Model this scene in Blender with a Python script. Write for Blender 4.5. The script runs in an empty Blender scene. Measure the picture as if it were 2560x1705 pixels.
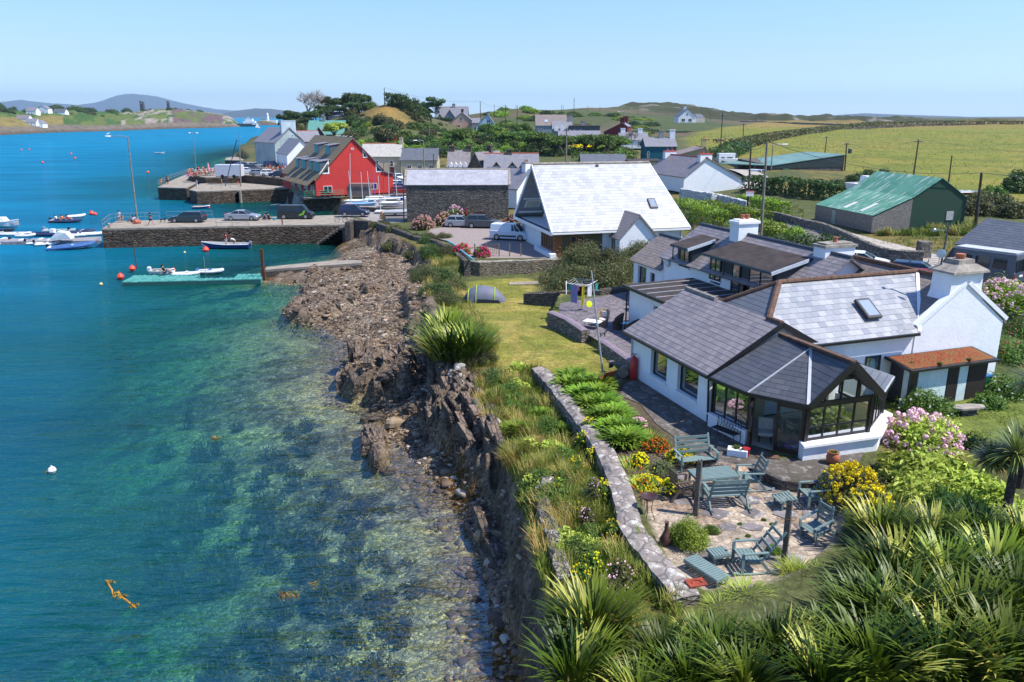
import bpy, math, random
import numpy as np
from math import radians, sin, cos, pi, tan, atan2, sqrt, hypot
from mathutils import Vector, Matrix
sc=bpy.context.scene
COL=sc.collection
# camera, sky, sun, exposure
CH=17.0; F=1991.1; TH=math.atan(563.5/F); CT,ST=cos(TH),sin(TH)
cd=bpy.data.cameras.new('camera'); cam=bpy.data.objects.new('camera',cd); COL.objects.link(cam)
cd.lens=28; cd.sensor_width=36; cd.clip_start=.5; cd.clip_end=30000
cam.location=(0,0,CH); cam.rotation_euler=(pi/2-TH,0,0); sc.camera=cam
SUN_EL,SUN_AZ=radians(57),radians(104)     # azimuth clockwise from +Y
w=bpy.data.worlds.new('World'); sc.world=w; w.use_nodes=True
nt=w.node_tree; bg=nt.nodes['Background']; sky=nt.nodes.new('ShaderNodeTexSky'); sky.sky_type='NISHITA'
sky.sun_disc=False; sky.sun_elevation=SUN_EL; sky.sun_rotation=SUN_AZ; sky.air_density=1.0; sky.dust_density=.0; sky.ozone_density=3; sky.altitude=1500
_mx=nt.nodes.new('ShaderNodeMix'); _mx.data_type='RGBA'; _mx.blend_type='MULTIPLY'; _mx.inputs[0].default_value=1; _mx.inputs[7].default_value=(.80,.93,1.22,1)
_tc=nt.nodes.new('ShaderNodeTexCoord'); _sp=nt.nodes.new('ShaderNodeSeparateXYZ'); _rp=nt.nodes.new('ShaderNodeValToRGB'); nt.links.new(_tc.outputs['Generated'],_sp.inputs[0]); nt.links.new(_sp.outputs[2],_rp.inputs[0])
_rp.color_ramp.elements[1].position=1.
for _i,(_p,_c) in enumerate([(0.,(.58,.62,.66)),(.023,(.60,.60,.57)),(.068,(.68,.61,.49)),(.124,(.74,.71,.51)),(.45,(1,1,1))]):
 if _i>1: _rp.color_ramp.elements.new(_p)
 _rp.color_ramp.elements[_i].position=_p; _rp.color_ramp.elements[_i].color=(*_c,1)
_m2=nt.nodes.new('ShaderNodeMix'); _m2.data_type='RGBA'; _m2.blend_type='MULTIPLY'; _m2.inputs[0].default_value=1; nt.links.new(sky.outputs[0],_m2.inputs[6]); nt.links.new(_rp.outputs[0],_m2.inputs[7])
nt.links.new(_m2.outputs[2],_mx.inputs[6]); nt.links.new(_mx.outputs[2],bg.inputs[0]); bg.inputs[1].default_value=.145
sd=bpy.data.lights.new('sun','SUN'); sd.energy=4.3; sd.angle=radians(.53); sd.color=(1,.94,.85)
sun=bpy.data.objects.new('sun',sd); COL.objects.link(sun)
SDIR=Vector((cos(SUN_EL)*sin(SUN_AZ),cos(SUN_EL)*cos(SUN_AZ),sin(SUN_EL)))
sun.rotation_euler=SDIR.to_track_quat('Z','Y').to_euler()
sc.view_settings.view_transform='Standard'; sc.view_settings.look='None'; sc.view_settings.exposure=.88; sc.view_settings.gamma=1
sc.cycles.max_bounces=6; sc.cycles.transparent_max_bounces=12; sc.cycles.volume_bounces=0; sc.cycles.caustics_reflective=False; sc.cycles.caustics_refractive=False
sc.cycles.sample_clamp_indirect=4
# measuring helpers (photo pixel + height or distance -> point in the place)
def ray(px,py):
 u=(px-1280)/F; v=(py-852.5)/F
 return u,CT-v*ST,-(ST+v*CT)
def G(px,py,z=0.):
 a,b,c=ray(px,py); t=(z-CH)/c
 return Vector((a*t,b*t,z))
def D(px,py,Y):
 a,b,c=ray(px,py); t=Y/b
 return Vector((a*t,Y,CH+c*t))
def g2(px,py,z=0.): p=G(px,py,z); return (p.x,p.y)
# numpy noise
def _h(ix,iy,s):
 n=(ix.astype(np.int64)*374761393+iy.astype(np.int64)*668265263+s*1442695041)&0xffffffff
 n=((n^(n>>13))*1274126177)&0xffffffff
 return ((n^(n>>16))&0xffff)/65535.
def vn(x,y,s=0):
 xi=np.floor(x); yi=np.floor(y); fx=x-xi; fy=y-yi; fx=fx*fx*(3-2*fx); fy=fy*fy*(3-2*fy)
 a=_h(xi,yi,s);b=_h(xi+1,yi,s);c=_h(xi,yi+1,s);d=_h(xi+1,yi+1,s)
 return (a+(b-a)*fx)+((c+(d-c)*fx)-(a+(b-a)*fx))*fy
def fbm(x,y,o=4,s=0):
 t=0;a=1;n=0
 for k in range(o): t=t+a*vn(x*2**k+k*17.3,y*2**k-k*9.1,s+k); n+=a; a*=.5
 return t/n
def sstep(x,a,b):
 t=np.clip((x-a)/(b-a),0,1); return t*t*(3-2*t)
def sdp(X,Y,poly):
 """signed distance to a polygon, positive inside"""
 d=np.full(X.shape,1e9); ins=np.zeros(X.shape,bool); n=len(poly)
 for i in range(n):
  x0,y0=poly[i]; x1,y1=poly[(i+1)%n]; ex,ey=x1-x0,y1-y0; L=ex*ex+ey*ey+1e-12
  t=np.clip(((X-x0)*ex+(Y-y0)*ey)/L,0,1); d=np.minimum(d,(X-x0-t*ex)**2+(Y-y0-t*ey)**2)
  if y0!=y1:
   c=((y0>Y)!=(y1>Y))&(X<(x1-x0)*(Y-y0)/(y1-y0)+x0); ins^=c
 d=np.sqrt(d); return np.where(ins,d,-d)
# node helpers
def newmat(name):
 m=bpy.data.materials.new(name); m.use_nodes=True; return m,m.node_tree.nodes,m.node_tree.links,m.node_tree.nodes['Principled BSDF']
class N:
 """tiny node DSL"""
 def __init__(s,m): s.t=m.node_tree; s.n=s.t.nodes; s.l=s.t.links
 def new(s,ty,**k):
  x=s.n.new('ShaderNode'+ty)
  for a,b in k.items(): setattr(x,a,b)
  return x
 def put(s,sock,v):
  if isinstance(v,bpy.types.NodeSocket): s.l.new(v,sock)
  elif isinstance(v,bpy.types.Node): s.l.new(v.outputs[0],sock)
  else:
   if isinstance(v,(tuple,list)) and len(v)==3 and sock.type=='RGBA': v=(*v,1)
   sock.default_value=v
 def math(s,op,a,b=0.,clamp=False):
  x=s.new('Math',operation=op,use_clamp=clamp); s.put(x.inputs[0],a); s.put(x.inputs[1],b); return x.outputs[0]
 def mix(s,f,a,b,mode='MIX'):
  x=s.new('Mix',data_type='RGBA',blend_type=mode); s.put(x.inputs[0],f); s.put(x.inputs[6],a); s.put(x.inputs[7],b); return x.outputs[2]
 def coord(s,kind='Object',scale=(1,1,1),rot=(0,0,0)):
  c=s.new('TexCoord').outputs[kind]; m=s.new('Mapping'); s.l.new(c,m.inputs[0]); m.inputs['Scale'].default_value=scale; m.inputs['Rotation'].default_value=rot; return m.outputs[0]
 def noise(s,vec,scale,detail=4,rough=.55,dist=0):
  x=s.new('TexNoise'); s.l.new(vec,x.inputs['Vector']); x.inputs['Scale'].default_value=scale; x.inputs['Detail'].default_value=detail; x.inputs['Roughness'].default_value=rough; x.inputs['Distortion'].default_value=dist; return x.outputs[0]
 def voro(s,vec,scale,feature='F1',out=0,rand=1):
  x=s.new('TexVoronoi',feature=feature); s.l.new(vec,x.inputs['Vector']); x.inputs['Scale'].default_value=scale; x.inputs['Randomness'].default_value=rand; return x.outputs[out]
 def ramp(s,f,pts):
  x=s.new('ValToRGB'); s.put(x.inputs[0],f); e=x.color_ramp.elements
  while len(e)<len(pts): e.new(.5)
  for k,(p,c) in enumerate(pts): e[k].position=p; e[k].color=(*c,1) if isinstance(c,tuple) else (c,c,c,1)
  return x.outputs[0]
 def bump(s,h,dist,strength=1.,normal=None):
  x=s.new('Bump'); s.put(x.inputs['Height'],h); x.inputs['Distance'].default_value=dist; x.inputs['Strength'].default_value=strength
  if normal: s.l.new(normal,x.inputs['Normal'])
  return x.outputs[0]
 def attr(s,name,out='Fac'):
  x=s.new('Attribute'); x.attribute_name=name; return x.outputs[out]
def fin(m,b,rough=.8,spec=.3,metal=0.):
 b.inputs['Roughness'].default_value=rough; b.inputs['Specular IOR Level'].default_value=spec; b.inputs['Metallic'].default_value=metal
_mc={}
def plain(name,col,rough=.6,spec=.4,metal=0.,var=.12,sc_=3.,bump=.0,col2=None,kind='Object'):
 if name in _mc: return _mc[name]
 m,n,l,b=newmat(name); q=N(m); fin(m,b,rough,spec,metal); c=q.coord(kind)
 f=q.noise(c,sc_,5,.6)
 c2=col2 or tuple(x*(1-var*2) for x in col)
 q.l.new(q.mix(q.ramp(f,[(.35,0.),(.7,1.)]),col,c2),b.inputs['Base Color'])
 if bump: q.l.new(q.bump(q.noise(c,sc_*4,4),bump),b.inputs['Normal'])
 _mc[name]=m; return m
def slate(name,c1,c2,w=.3,h=.22,rough=.5,spec=.5,streak=.3,line=.25,moss=None,mossamt=.5,varamt=.6):
 m,n,l,b=newmat(name); q=N(m); fin(m,b,rough,spec); uv=q.coord('UV')
 sep=q.new('SeparateXYZ'); q.l.new(uv,sep.inputs[0])
 row=q.math('DIVIDE',sep.outputs[1],h); fr=q.math('FRACT',row); rid=q.math('FLOOR',row)
 x=q.math('ADD',q.math('DIVIDE',sep.outputs[0],w),q.math('MULTIPLY',rid,.5)); fx=q.math('FRACT',x); xid=q.math('FLOOR',x)
 cv=q.new('CombineXYZ'); q.put(cv.inputs[0],xid); q.put(cv.inputs[1],rid)
 wn=q.new('TexWhiteNoise',noise_dimensions='2D'); q.l.new(cv.outputs[0],wn.inputs[0])
 big=q.noise(uv,.7,3); st=q.new('Mapping'); q.l.new(uv,st.inputs[0]); st.inputs['Scale'].default_value=(14,1.2,1)
 sn=q.noise(st.outputs[0],1,3)
 f=q.math('ADD',q.math('MULTIPLY',wn.outputs[0],varamt),q.math('MULTIPLY',big,1-varamt))
 col=q.mix(f,c1,c2)
 col=q.mix(q.math('MULTIPLY',q.ramp(sn,[(.4,0.),(.75,1.)]),streak),col,tuple(min(1,v*1.6) for v in c2))
 if moss: col=q.mix(q.math('MULTIPLY',q.ramp(q.noise(uv,1.3,6,.7),[(.42,0.),(.6,1.)]),mossamt),col,moss)
 edge=q.math('ADD',q.math('LESS_THAN',fr,.09),q.math('MULTIPLY',q.math('LESS_THAN',fx,.05),.5),True)
 col=q.mix(q.math('MULTIPLY',edge,1-line),col,tuple(v*.25 for v in c1))
 q.l.new(col,b.inputs['Base Color'])
 hgt=q.math('ADD',q.math('MULTIPLY',q.math('SUBTRACT',1.,fr),.6),q.math('MULTIPLY',wn.outputs[0],.4))
 hgt=q.math('SUBTRACT',hgt,q.math('MULTIPLY',edge,.5))
 q.l.new(q.bump(hgt,.018,.8),b.inputs['Normal'])
 q.l.new(q.math('ADD',rough-.12,q.math('MULTIPLY',wn.outputs[0],.22)),b.inputs['Roughness'])
 return m
def stone(name,c1,c2,joint,sx=2.2,sy=6.,kind='UV',bump=.05,lich=None,rand=1.):
 m,n,l,b=newmat(name); q=N(m); fin(m,b,.9,.2); uv=q.coord(kind,(sx,sy,sx if kind=='UV' else sy))
 c0=q.coord(kind);
 wv=q.new('VectorMath',operation='ADD'); q.l.new(uv,wv.inputs[0]); nz=q.new('TexNoise'); q.l.new(c0,nz.inputs['Vector']); nz.inputs['Scale'].default_value=3
 sc2=q.new('VectorMath',operation='SCALE'); q.l.new(nz.outputs['Color'],sc2.inputs[0]); sc2.inputs['Scale'].default_value=.3; q.l.new(sc2.outputs[0],wv.inputs[1])
 d=q.voro(wv.outputs[0],1,'DISTANCE_TO_EDGE'); cc=q.voro(wv.outputs[0],1,'F1',1,rand)
 s=q.new('SeparateXYZ'); q.l.new(cc,s.inputs[0])
 col=q.mix(s.outputs[0],c1,c2); col=q.mix(q.math('MULTIPLY',q.noise(c0,9,5,.7),.5),col,tuple(v*.5 for v in c1))
 if lich: col=q.mix(q.ramp(q.noise(c0,2.2,7,.75),[(.52,0.),(.62,1.)]),col,lich)
 e=q.ramp(d,[(.02,1.),(.09,0.)]); col=q.mix(e,col,joint)
 q.l.new(col,b.inputs['Base Color'])
 q.l.new(q.bump(q.math('ADD',q.math('MULTIPLY',q.ramp(d,[(.0,0.),(.2,1.)]),.7),q.math('MULTIPLY',s.outputs[1],.6)),bump),b.inputs['Normal'])
 return m
SPLIT={'bumper','leg','downpipe','post','verge','armrest','coping','purlin','side_post','stone_support','tyre','wheel','headlight','tail_light','window_light','door_panel','pocket','bracket','mooring_ring','baluster','hatch','thwart','fender','insulator','crossarm','roof_sheet','rail_bar','rocker','arm','seat_board','box_leg','lean_to_roof','seagull'}
# mesh builder
class MB:
 def __init__(s): s.v=[]; s.f=[]; s.m=[]; s.cur=0
 def add(s,V,Fc):
  o=len(s.v); s.v+= [tuple(p) for p in V]; s.f+=[tuple(i+o for i in f) for f in Fc]; s.m+=[s.cur]*len(Fc); return s
 def box(s,x0,x1,y0,y1,z0,z1,rz=0,piv=None,rx=0,ry=0):
  V=[Vector((x,y,z)) for z in (z0,z1) for x,y in ((x0,y0),(x1,y0),(x1,y1),(x0,y1))]
  if rz or rx or ry:
   c=Vector(piv) if piv else Vector(((x0+x1)/2,(y0+y1)/2,(z0+z1)/2))
   R=Matrix.Rotation(rz,3,'Z')@Matrix.Rotation(rx,3,'X')@Matrix.Rotation(ry,3,'Y')
   V=[c+R@(p-c) for p in V]
  return s.add(V,[(0,3,2,1),(4,5,6,7),(0,1,5,4),(1,2,6,5),(2,3,7,6),(3,0,4,7)])
 def bar(s,a,b,w,h,up=(0,0,1)):
  """a box from a to b, w wide, h tall"""
  a=Vector(a); b=Vector(b); d=(b-a).normalized(); u=Vector(up)
  if abs(d.dot(u))>.98: u=Vector((1,0,0))
  r=d.cross(u).normalized()*w/2; u=r.cross(d).normalized()*h/2
  V=[p+i*r+j*u for p in (a,b) for i,j in ((-1,-1),(1,-1),(1,1),(-1,1))]
  return s.add(V,[(0,3,2,1),(4,5,6,7),(0,1,5,4),(1,2,6,5),(2,3,7,6),(3,0,4,7)])
 def slab(s,P,t):
  """polygon P thickened downwards along its normal by t"""
  P=[Vector(p) for p in P]; n=Vector((0,0,0))
  for i in range(len(P)): n+= (P[i]-P[0]).cross(P[(i+1)%len(P)]-P[0])
  n.normalize()
  k=len(P); Q=[p-n*t for p in P]
  return s.add(P+Q,[tuple(range(k)),tuple(range(2*k-1,k-1,-1))]+[(i,i+k,(i+1)%k+k,(i+1)%k) for i in range(k)])
 def prism(s,P,z0,z1):
  """2D outline P (counter-clockwise) from z0 to z1 (numbers or lists)"""
  k=len(P); a=z0 if isinstance(z0,list) else [z0]*k; b=z1 if isinstance(z1,list) else [z1]*k
  V=[(p[0],p[1],a[i]) for i,p in enumerate(P)]+[(p[0],p[1],b[i]) for i,p in enumerate(P)]
  return s.add(V,[tuple(range(k-1,-1,-1)),tuple(range(k,2*k))]+[(i,(i+1)%k,(i+1)%k+k,i+k) for i in range(k)])
 def exty(s,P,y0,y1):
  """profile in x,z extruded along y"""
  k=len(P); V=[(p[0],y0,p[1]) for p in P]+[(p[0],y1,p[1]) for p in P]
  return s.add(V,[tuple(range(k)),tuple(range(2*k-1,k-1,-1))]+[((i+1)%k,i,i+k,(i+1)%k+k) for i in range(k)])
 def cyl(s,a,b,r0,r1=None,n=10,caps=True):
  a=Vector(a); b=Vector(b); r1=r0 if r1 is None else r1; d=(b-a).normalized(); t=Vector((0,0,1)) if abs(d.z)<.9 else Vector((1,0,0))
  e=d.cross(t).normalized(); g=d.cross(e)
  V=[a+(e*cos(2*pi*i/n)+g*sin(2*pi*i/n))*r0 for i in range(n)]+[b+(e*cos(2*pi*i/n)+g*sin(2*pi*i/n))*r1 for i in range(n)]
  Fc=[(i,i+n,(i+1)%n+n,(i+1)%n) for i in range(n)]
  if caps: Fc+=[tuple(range(n)),tuple(range(2*n-1,n-1,-1))]
  return s.add(V,Fc)
 def tube(s,P,r,n=6):
  R=r if isinstance(r,(list,tuple)) else [r]*len(P)
  P=[Vector(p) for p in P]; V=[]; Fc=[]
  for i,p in enumerate(P):
   d=(P[min(i+1,len(P)-1)]-P[max(i-1,0)]).normalized(); t=Vector((0,0,1)) if abs(d.z)<.9 else Vector((1,0,0))
   e=d.cross(t).normalized(); g=d.cross(e)
   V+=[p+(e*cos(2*pi*k/n)+g*sin(2*pi*k/n))*R[i] for k in range(n)]
  for i in range(len(P)-1):
   for k in range(n): Fc.append((i*n+k,(i+1)*n+k,(i+1)*n+(k+1)%n,i*n+(k+1)%n))
  Fc+=[tuple(range(n)),tuple(range(len(V)-1,len(V)-n-1,-1))]
  return s.add(V,Fc)
 def lathe(s,prof,c=(0,0,0),n=14,sx=1,sy=1):
  V=[];Fc=[]
  for r,z in prof: V+=[(c[0]+r*cos(2*pi*k/n)*sx,c[1]+r*sin(2*pi*k/n)*sy,c[2]+z) for k in range(n)]
  for i in range(len(prof)-1):
   for k in range(n): Fc.append((i*n+k,i*n+(k+1)%n,(i+1)*n+(k+1)%n,(i+1)*n+k))
  if prof[0][0]>0: Fc.append(tuple(range(n-1,-1,-1)))
  if prof[-1][0]>0: Fc.append(tuple(range(len(V)-n,len(V))))
  return s.add(V,Fc)
 def ball(s,c,rx,ry=None,rz=None,n=10,m=6):
  ry=ry or rx; rz=rz or rx
  return s.lathe([(max(1e-4,sin(pi*i/m)),-cos(pi*i/m)*rz) for i in range(m+1)],c,n,rx,ry)
 def loft(s,rings,caps=True):
  n=len(rings[0]); V=[p for r in rings for p in r]; Fc=[]
  for i in range(len(rings)-1):
   for k in range(n): Fc.append((i*n+k,i*n+(k+1)%n,(i+1)*n+(k+1)%n,(i+1)*n+k))
  if caps: Fc+=[tuple(range(n-1,-1,-1)),tuple(range(len(V)-n,len(V)))]
  return s.add(V,Fc)
 def obj(s,name,mt,parent=None,loc=None,rz=0,smooth=False,bevel=0,**tags):
  if parent and name in SPLIT and len(s.f)>1:
   pa=list(range(len(s.v)))
   def fd(i):
    while pa[i]!=i: pa[i]=pa[pa[i]]; i=pa[i]
    return i
   for f in s.f:
    for j in f[1:]: pa[fd(j)]=fd(f[0])
   gr={}
   for k,f in enumerate(s.f): gr.setdefault(fd(f[0]),[]).append(k)
   if 1<len(gr)<=100:
    o=None
    for ks in gr.values():
     q=MB(); mp={}
     for k in ks:
      for j in s.f[k]:
       if j not in mp: mp[j]=len(q.v); q.v.append(s.v[j])
      q.f.append(tuple(mp[j] for j in s.f[k])); q.m.append(s.m[k])
     o=q.obj(name,mt,parent,loc,rz,smooth,bevel,**tags)
    return o
  me=bpy.data.meshes.new(name); me.from_pydata([tuple(p) for p in s.v],[],s.f)
  for m_ in (mt if isinstance(mt,(list,tuple)) else [mt]): me.materials.append(m_)
  me.polygons.foreach_set('material_index',s.m)
  me.validate(); me.update()
  uv=me.uv_layers.new(name='uv').data
  for p in me.polygons:
   n=p.normal
   if abs(n.z)>.995: t=Vector((1,0,0)); b=Vector((0,1,0))
   else: t=Vector((-n.y,n.x,0)).normalized(); b=n.cross(t)
   for li,vi in zip(p.loop_indices,p.vertices):
    co=me.vertices[vi].co; uv[li].uv=(co.dot(t),co.dot(b))
  if smooth:
   me.polygons.foreach_set('use_smooth',[True]*len(me.polygons)); me.set_sharp_from_angle(angle=radians(40))
  o=bpy.data.objects.new(name,me); COL.objects.link(o)
  if parent: o.parent=parent
  if loc is not None: o.location=loc
  if rz: o.rotation_euler=(0,0,rz)
  if bevel:
   md=o.modifiers.new('bevel','BEVEL'); md.width=bevel; md.segments=2; md.limit_method='ANGLE'
  for k,v in tags.items(): o[k]=v
  return o
def T(name,label,cat,loc=(0,0,0),rz=0,group=None,scale=None):
 o=bpy.data.objects.new(name,None); COL.objects.link(o); o.location=loc; o.rotation_euler=(0,0,rz); o.empty_display_size=.3
 o['label']=label; o['category']=cat
 if group: o['group']=group
 if scale: o.scale=(scale,)*3
 return o
def tag(o,label,cat,group=None,kind=None):
 o['label']=label; o['category']=cat
 if group: o['group']=group
 if kind: o['kind']=kind
 return o
def struct(o,label=None,kind='structure'):
 o['kind']=kind
 if label: o['label']=label
 return o
def dup(r,loc=None,rz=None,label=None,group=None,scale=None):
 c=r.copy(); COL.objects.link(c)
 if loc is not None: c.location=loc
 if rz is not None: c.rotation_euler=(r.rotation_euler[0],r.rotation_euler[1],rz)
 if scale is not None: c.scale=(scale,)*3 if not isinstance(scale,(tuple,list)) else scale
 if label: c['label']=label
 if group: c['group']=group
 for ch in [x for x in r.children]:
  k=ch.copy(); COL.objects.link(k); k.parent=c
  for g in list(ch.children): h=g.copy(); COL.objects.link(h); h.parent=k
 return c
def recol(root,part,mt):
 """own material for one part of a copied thing"""
 for ch in root.children:
  for o in [ch]+list(ch.children):
   if o.name.split('.')[0]==part:
    o.data=o.data.copy(); o.data.materials.clear(); o.data.materials.append(mt)
 return root
def fastmesh(name,V,Fq,mt,rnd=None,smooth=False):
 me=bpy.data.meshes.new(name); V=np.asarray(V,np.float32); Fq=np.asarray(Fq,np.int32); k=Fq.shape[1]
 me.vertices.add(len(V)); me.vertices.foreach_set('co',V.ravel())
 me.loops.add(Fq.size); me.loops.foreach_set('vertex_index',Fq.ravel())
 me.polygons.add(len(Fq)); me.polygons.foreach_set('loop_start',np.arange(0,Fq.size,k,dtype=np.int32)); me.polygons.foreach_set('loop_total',np.full(len(Fq),k,np.int32))
 if smooth: me.polygons.foreach_set('use_smooth',np.ones(len(Fq),bool))
 me.update(calc_edges=True)
 if rnd is not None:
  a=me.attributes.new('rnd','FLOAT','FACE'); a.data.foreach_set('value',np.asarray(rnd,np.float32))
 for m_ in (mt if isinstance(mt,(list,tuple)) else [mt]): me.materials.append(m_)
 return me
def link(name,me,loc=(0,0,0),parent=None,rz=0,scale=None):
 o=bpy.data.objects.new(name,me); COL.objects.link(o); o.location=loc; o.rotation_euler=(0,0,rz)
 if parent: o.parent=parent
 if scale is not None: o.scale=scale if isinstance(scale,(tuple,list)) else (scale,)*3
 return o
# terrain
HO=Vector((15.07,38.1)); HA=radians(19.5); HE=Vector((cos(HA),sin(HA))); HN=Vector((-sin(HA),cos(HA)))
def HP(s,t): p=HO+HE*s+HN*t; return (p.x,p.y)
Lp=[(60,-40),(4,-40)]+[g2(*p) for p in [(1385,1705,2.9),(1345,1500,2.9),(1322,1380,2.9),(1298,1260,2.8),(1262,1160,2.7),(1215,1080,2.5),(1185,1000,2.6),(1190,950,2.6),(1130,925,2.6),(1085,850,2.7),(1068,760,2.8),(1085,690,2.8),(1062,640,2.8),(1005,603,2.8),(955,583,2.8),(925,562,2.6),(905,552,2.6),(875,545,2.6),(872,538,2.6),(866,515,2.6),(850,500,2.6),(850,490,2.6),(745,488,2.6),(722,470,2.6),(640,452,2.6),(548,447,2.6),(520,432,2.6),(535,420,2.6),(600,408,2.6),(620,400,2.6)]]
Lp+=[(-100,300),(-110,330),(-125,380),(-132,450),(-120,560),(-60,680),(100,900),(300,1500),(700,3200),(6000,3400),(6000,-40)]
Wp=[(60,-41),(-.5,-41)]+[g2(*p) for p in [(1232,1705),(1228,1600),(1222,1500),(1205,1430),(1188,1350),(1140,1270),(1075,1190),(1010,1130),(962,1080),(955,1012),(872,992),(862,930),(875,880),(850,845),(800,818),(735,803),(722,770),(775,745),(765,712),(700,708),(657,704),(657,680),(760,668),(835,652),(858,638),(845,612),(862,594)]]
Wp+=[(p[0]-.4,p[1]-.2) for p in [g2(*q) for q in [(870,545,2.6),(866,515,2.6),(850,500,2.6),(850,490,2.6),(745,488,2.6),(722,470,2.6),(640,452,2.6),(548,447,2.6),(520,432,2.6),(535,420,2.6),(600,408,2.6),(620,400,2.6)]]]
Wp+=[(-103,300),(-114,330),(-129,380),(-137,450),(-126,563),(-64,685),(98,905),(298,1505),(700,3210),(6010,3410),(6010,-41)]
_cp=[(1330,1705,None,3.0),(1400,1500,None,3.1),(1340,1250,None,2.9),(1300,1080,None,2.7),(1250,960,None,3.0),(1200,840,None,3.1),(1150,760,None,3.1),(1100,640,None,3.0),(1000,575,None,3.0),(900,540,None,2.7),
 (1300,900,None,3.3),(1700,1700,None,3.4),(2000,1700,None,3.6),(2550,1700,None,3.8),(2550,1200,None,3.6),(2550,1000,None,3.6),(1500,700,None,3.5),(1400,620,None,3.3),(1600,600,None,3.6),
 (900,500,None,2.7),(1000,480,None,2.8),(760,440,None,2.9),(700,420,None,3.2),(1250,520,None,3.2),(1800,560,None,4.2),(1950,560,None,4.2),(2200,600,None,4.0),(2400,640,None,3.9),(2540,700,None,3.9),
 (1750,480,None,4.4),(2100,520,None,4.5),(2350,520,None,4.8),(2500,600,None,4.6),
 (2000,430,150),(2200,455,142),(2400,470,140),(2550,480,140),(1900,420,165),(2000,370,230),(2300,390,200),(2550,400,200),(2000,330,420),(2300,330,420),(2550,330,400),
 (2000,303,620),(2300,303,600),(2550,308,560),(1850,300,760),(1700,300,620),(1620,320,450),(1700,330,420),(1800,345,330),(1850,370,250),(1500,330,420),(1560,345,340),
 (1700,262,900),(1640,264,880),(1760,268,900),(1560,268,760),(1480,270,650),(1400,274,620),(1330,282,640),(1290,270,520),(1850,297,900),(1950,302,900),
 (1100,318,420),(1180,330,350),(1260,340,330),(1340,348,300),(1420,345,320),(1140,348,320),(1230,365,270),(1300,380,250),(1420,380,250),(1500,370,270),
 (960,259,330),(920,272,330),(1000,262,330),(1060,290,360),(880,290,330),(960,310,290),(1000,335,270),(1050,350,270),(900,350,260),(940,375,235),(860,330,300),(800,300,360),(850,285,360),(740,300,400),(745,330,330),(800,335,300),(700,350,330),(1000,385,220),(1100,385,225),(1200,400,215),
 (900,400,None,4.0),(1000,410,None,4.2),(1080,415,None,4.6),(1200,430,None,4.4),(1350,420,None,4.6),(1500,430,None,4.6),(1650,420,None,5.2),(1800,415,None,5.4),(1850,430,None,5.0),(1700,380,240),(700,385,None,4.5)]
CP=[]
for c in _cp:
 p=D(c[0],c[1],c[2]) if c[2] else G(c[0],c[1],c[3]); CP.append((p.x,p.y,p.z))
CP+=[(400,1500,12),(1500,1500,14),(3000,2500,10),(-50,700,4),(200,1000,20),(500,100,6),(900,600,10),(60,-30,4),(30,0,3.6),(60,20,4),(90,60,5),(6000,3000,10),(6000,0,10),(-120,450,3),(-110,380,4),(600,3000,6)]
CP=np.array(CP); _k=np.sqrt((CP[:,None,0]-CP[None,:,0])**2+(CP[:,None,1]-CP[None,:,1])**2)
_n=len(CP); _A=np.zeros((_n+3,_n+3)); _A[:_n,:_n]=_k-np.eye(_n)*.8; _A[:_n,_n]=1; _A[:_n,_n+1:]=CP[:,:2]; _A[_n:,:_n]=_A[:_n,_n:].T
_W=np.linalg.solve(_A,np.r_[CP[:,2],0,0,0])
def base(X,Y):
 Z=_W[_n]+_W[_n+1]*X+_W[_n+2]*Y
 for i in range(_n): Z=Z+_W[i]*np.sqrt((X-CP[i,0])**2+(Y-CP[i,1])**2)
 return Z
FL={}
FL['bed']=([g2(*p,3.45) for p in [(1345,925),(1440,925),(1560,940),(1600,1000),(1700,1100),(1790,1145),(1740,1150),(1640,1160),(1600,1250),(1640,1340),(1600,1360),(1575,1300),(1550,1220),(1520,1150),(1470,1070),(1420,1010),(1380,960)]],3.45,.15)
FL['house']=([HP(*p) for p in [(-8.2,6.2),(-8.2,-2.4),(-8.6,-5.2),(-7.4,-8.2),(-3,-8.6),(.5,-6.8),(1,-2.2),(12,-2),(12,26),(0,25),(-4,15),(-4,6.2)]],3.6,.25)
FL['patio']=([g2(*p,3.15) for p in [(1655,1165),(1780,1150),(1850,1170),(1960,1205),(2080,1215),(2110,1270),(2080,1360),(1990,1440),(1900,1470),(1760,1480),(1690,1420),(1640,1350),(1600,1260)]],3.15,.2)
FL['side']=([g2(*p,3.6) for p in [(1560,960),(1590,945),(1790,1065),(1960,1160),(1840,1170),(1760,1140),(1650,1080),(1540,1000)]],3.6,.3)
FL['lawn']=([g2(1100,770,2.4),g2(1085,700,2),g2(1165,690,1.9),g2(1300,688,1.9),g2(1420,686,1.9),g2(1430,720,2.2),g2(1400,755,2.6),g2(1385,785,2.9),g2(1440,820,3.1),g2(1560,905,3.3),g2(1480,950,3.3),g2(1330,935,3.3),g2(1260,920,3.3),g2(1210,850,3.)],(3.3,45.,1.9,73.),.8)
FL['dining']=([g2(*p,3.6) for p in [(1378,778),(1400,725),(1600,700),(1640,760),(1600,905),(1580,900),(1500,850),(1420,800)]],3.6,.12)
FL['carpark']=([g2(*p,3.2) for p in [(1060,585),(1075,567),(1120,560),(1300,560),(1420,570),(1420,647),(1180,648),(1170,640),(1130,605)]],3.2,.3)
FL['ahouse']=([g2(*p,3.2) for p in [(1290,635),(1330,560),(1720,560),(1740,640),(1500,652),(1330,640)]],3.2,.5)
FL['quay']=([g2(*p,2.6) for p in [(880,540),(868,512),(850,488),(830,470),(1000,465),(1200,470),(1260,540),(1010,560)]],2.6,1.)
FL['village']=([g2(*p,2.9) for p in [(640,440),(700,410),(760,430),(1000,440),(1015,462),(830,468),(740,480)]],2.9,2.)
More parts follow.
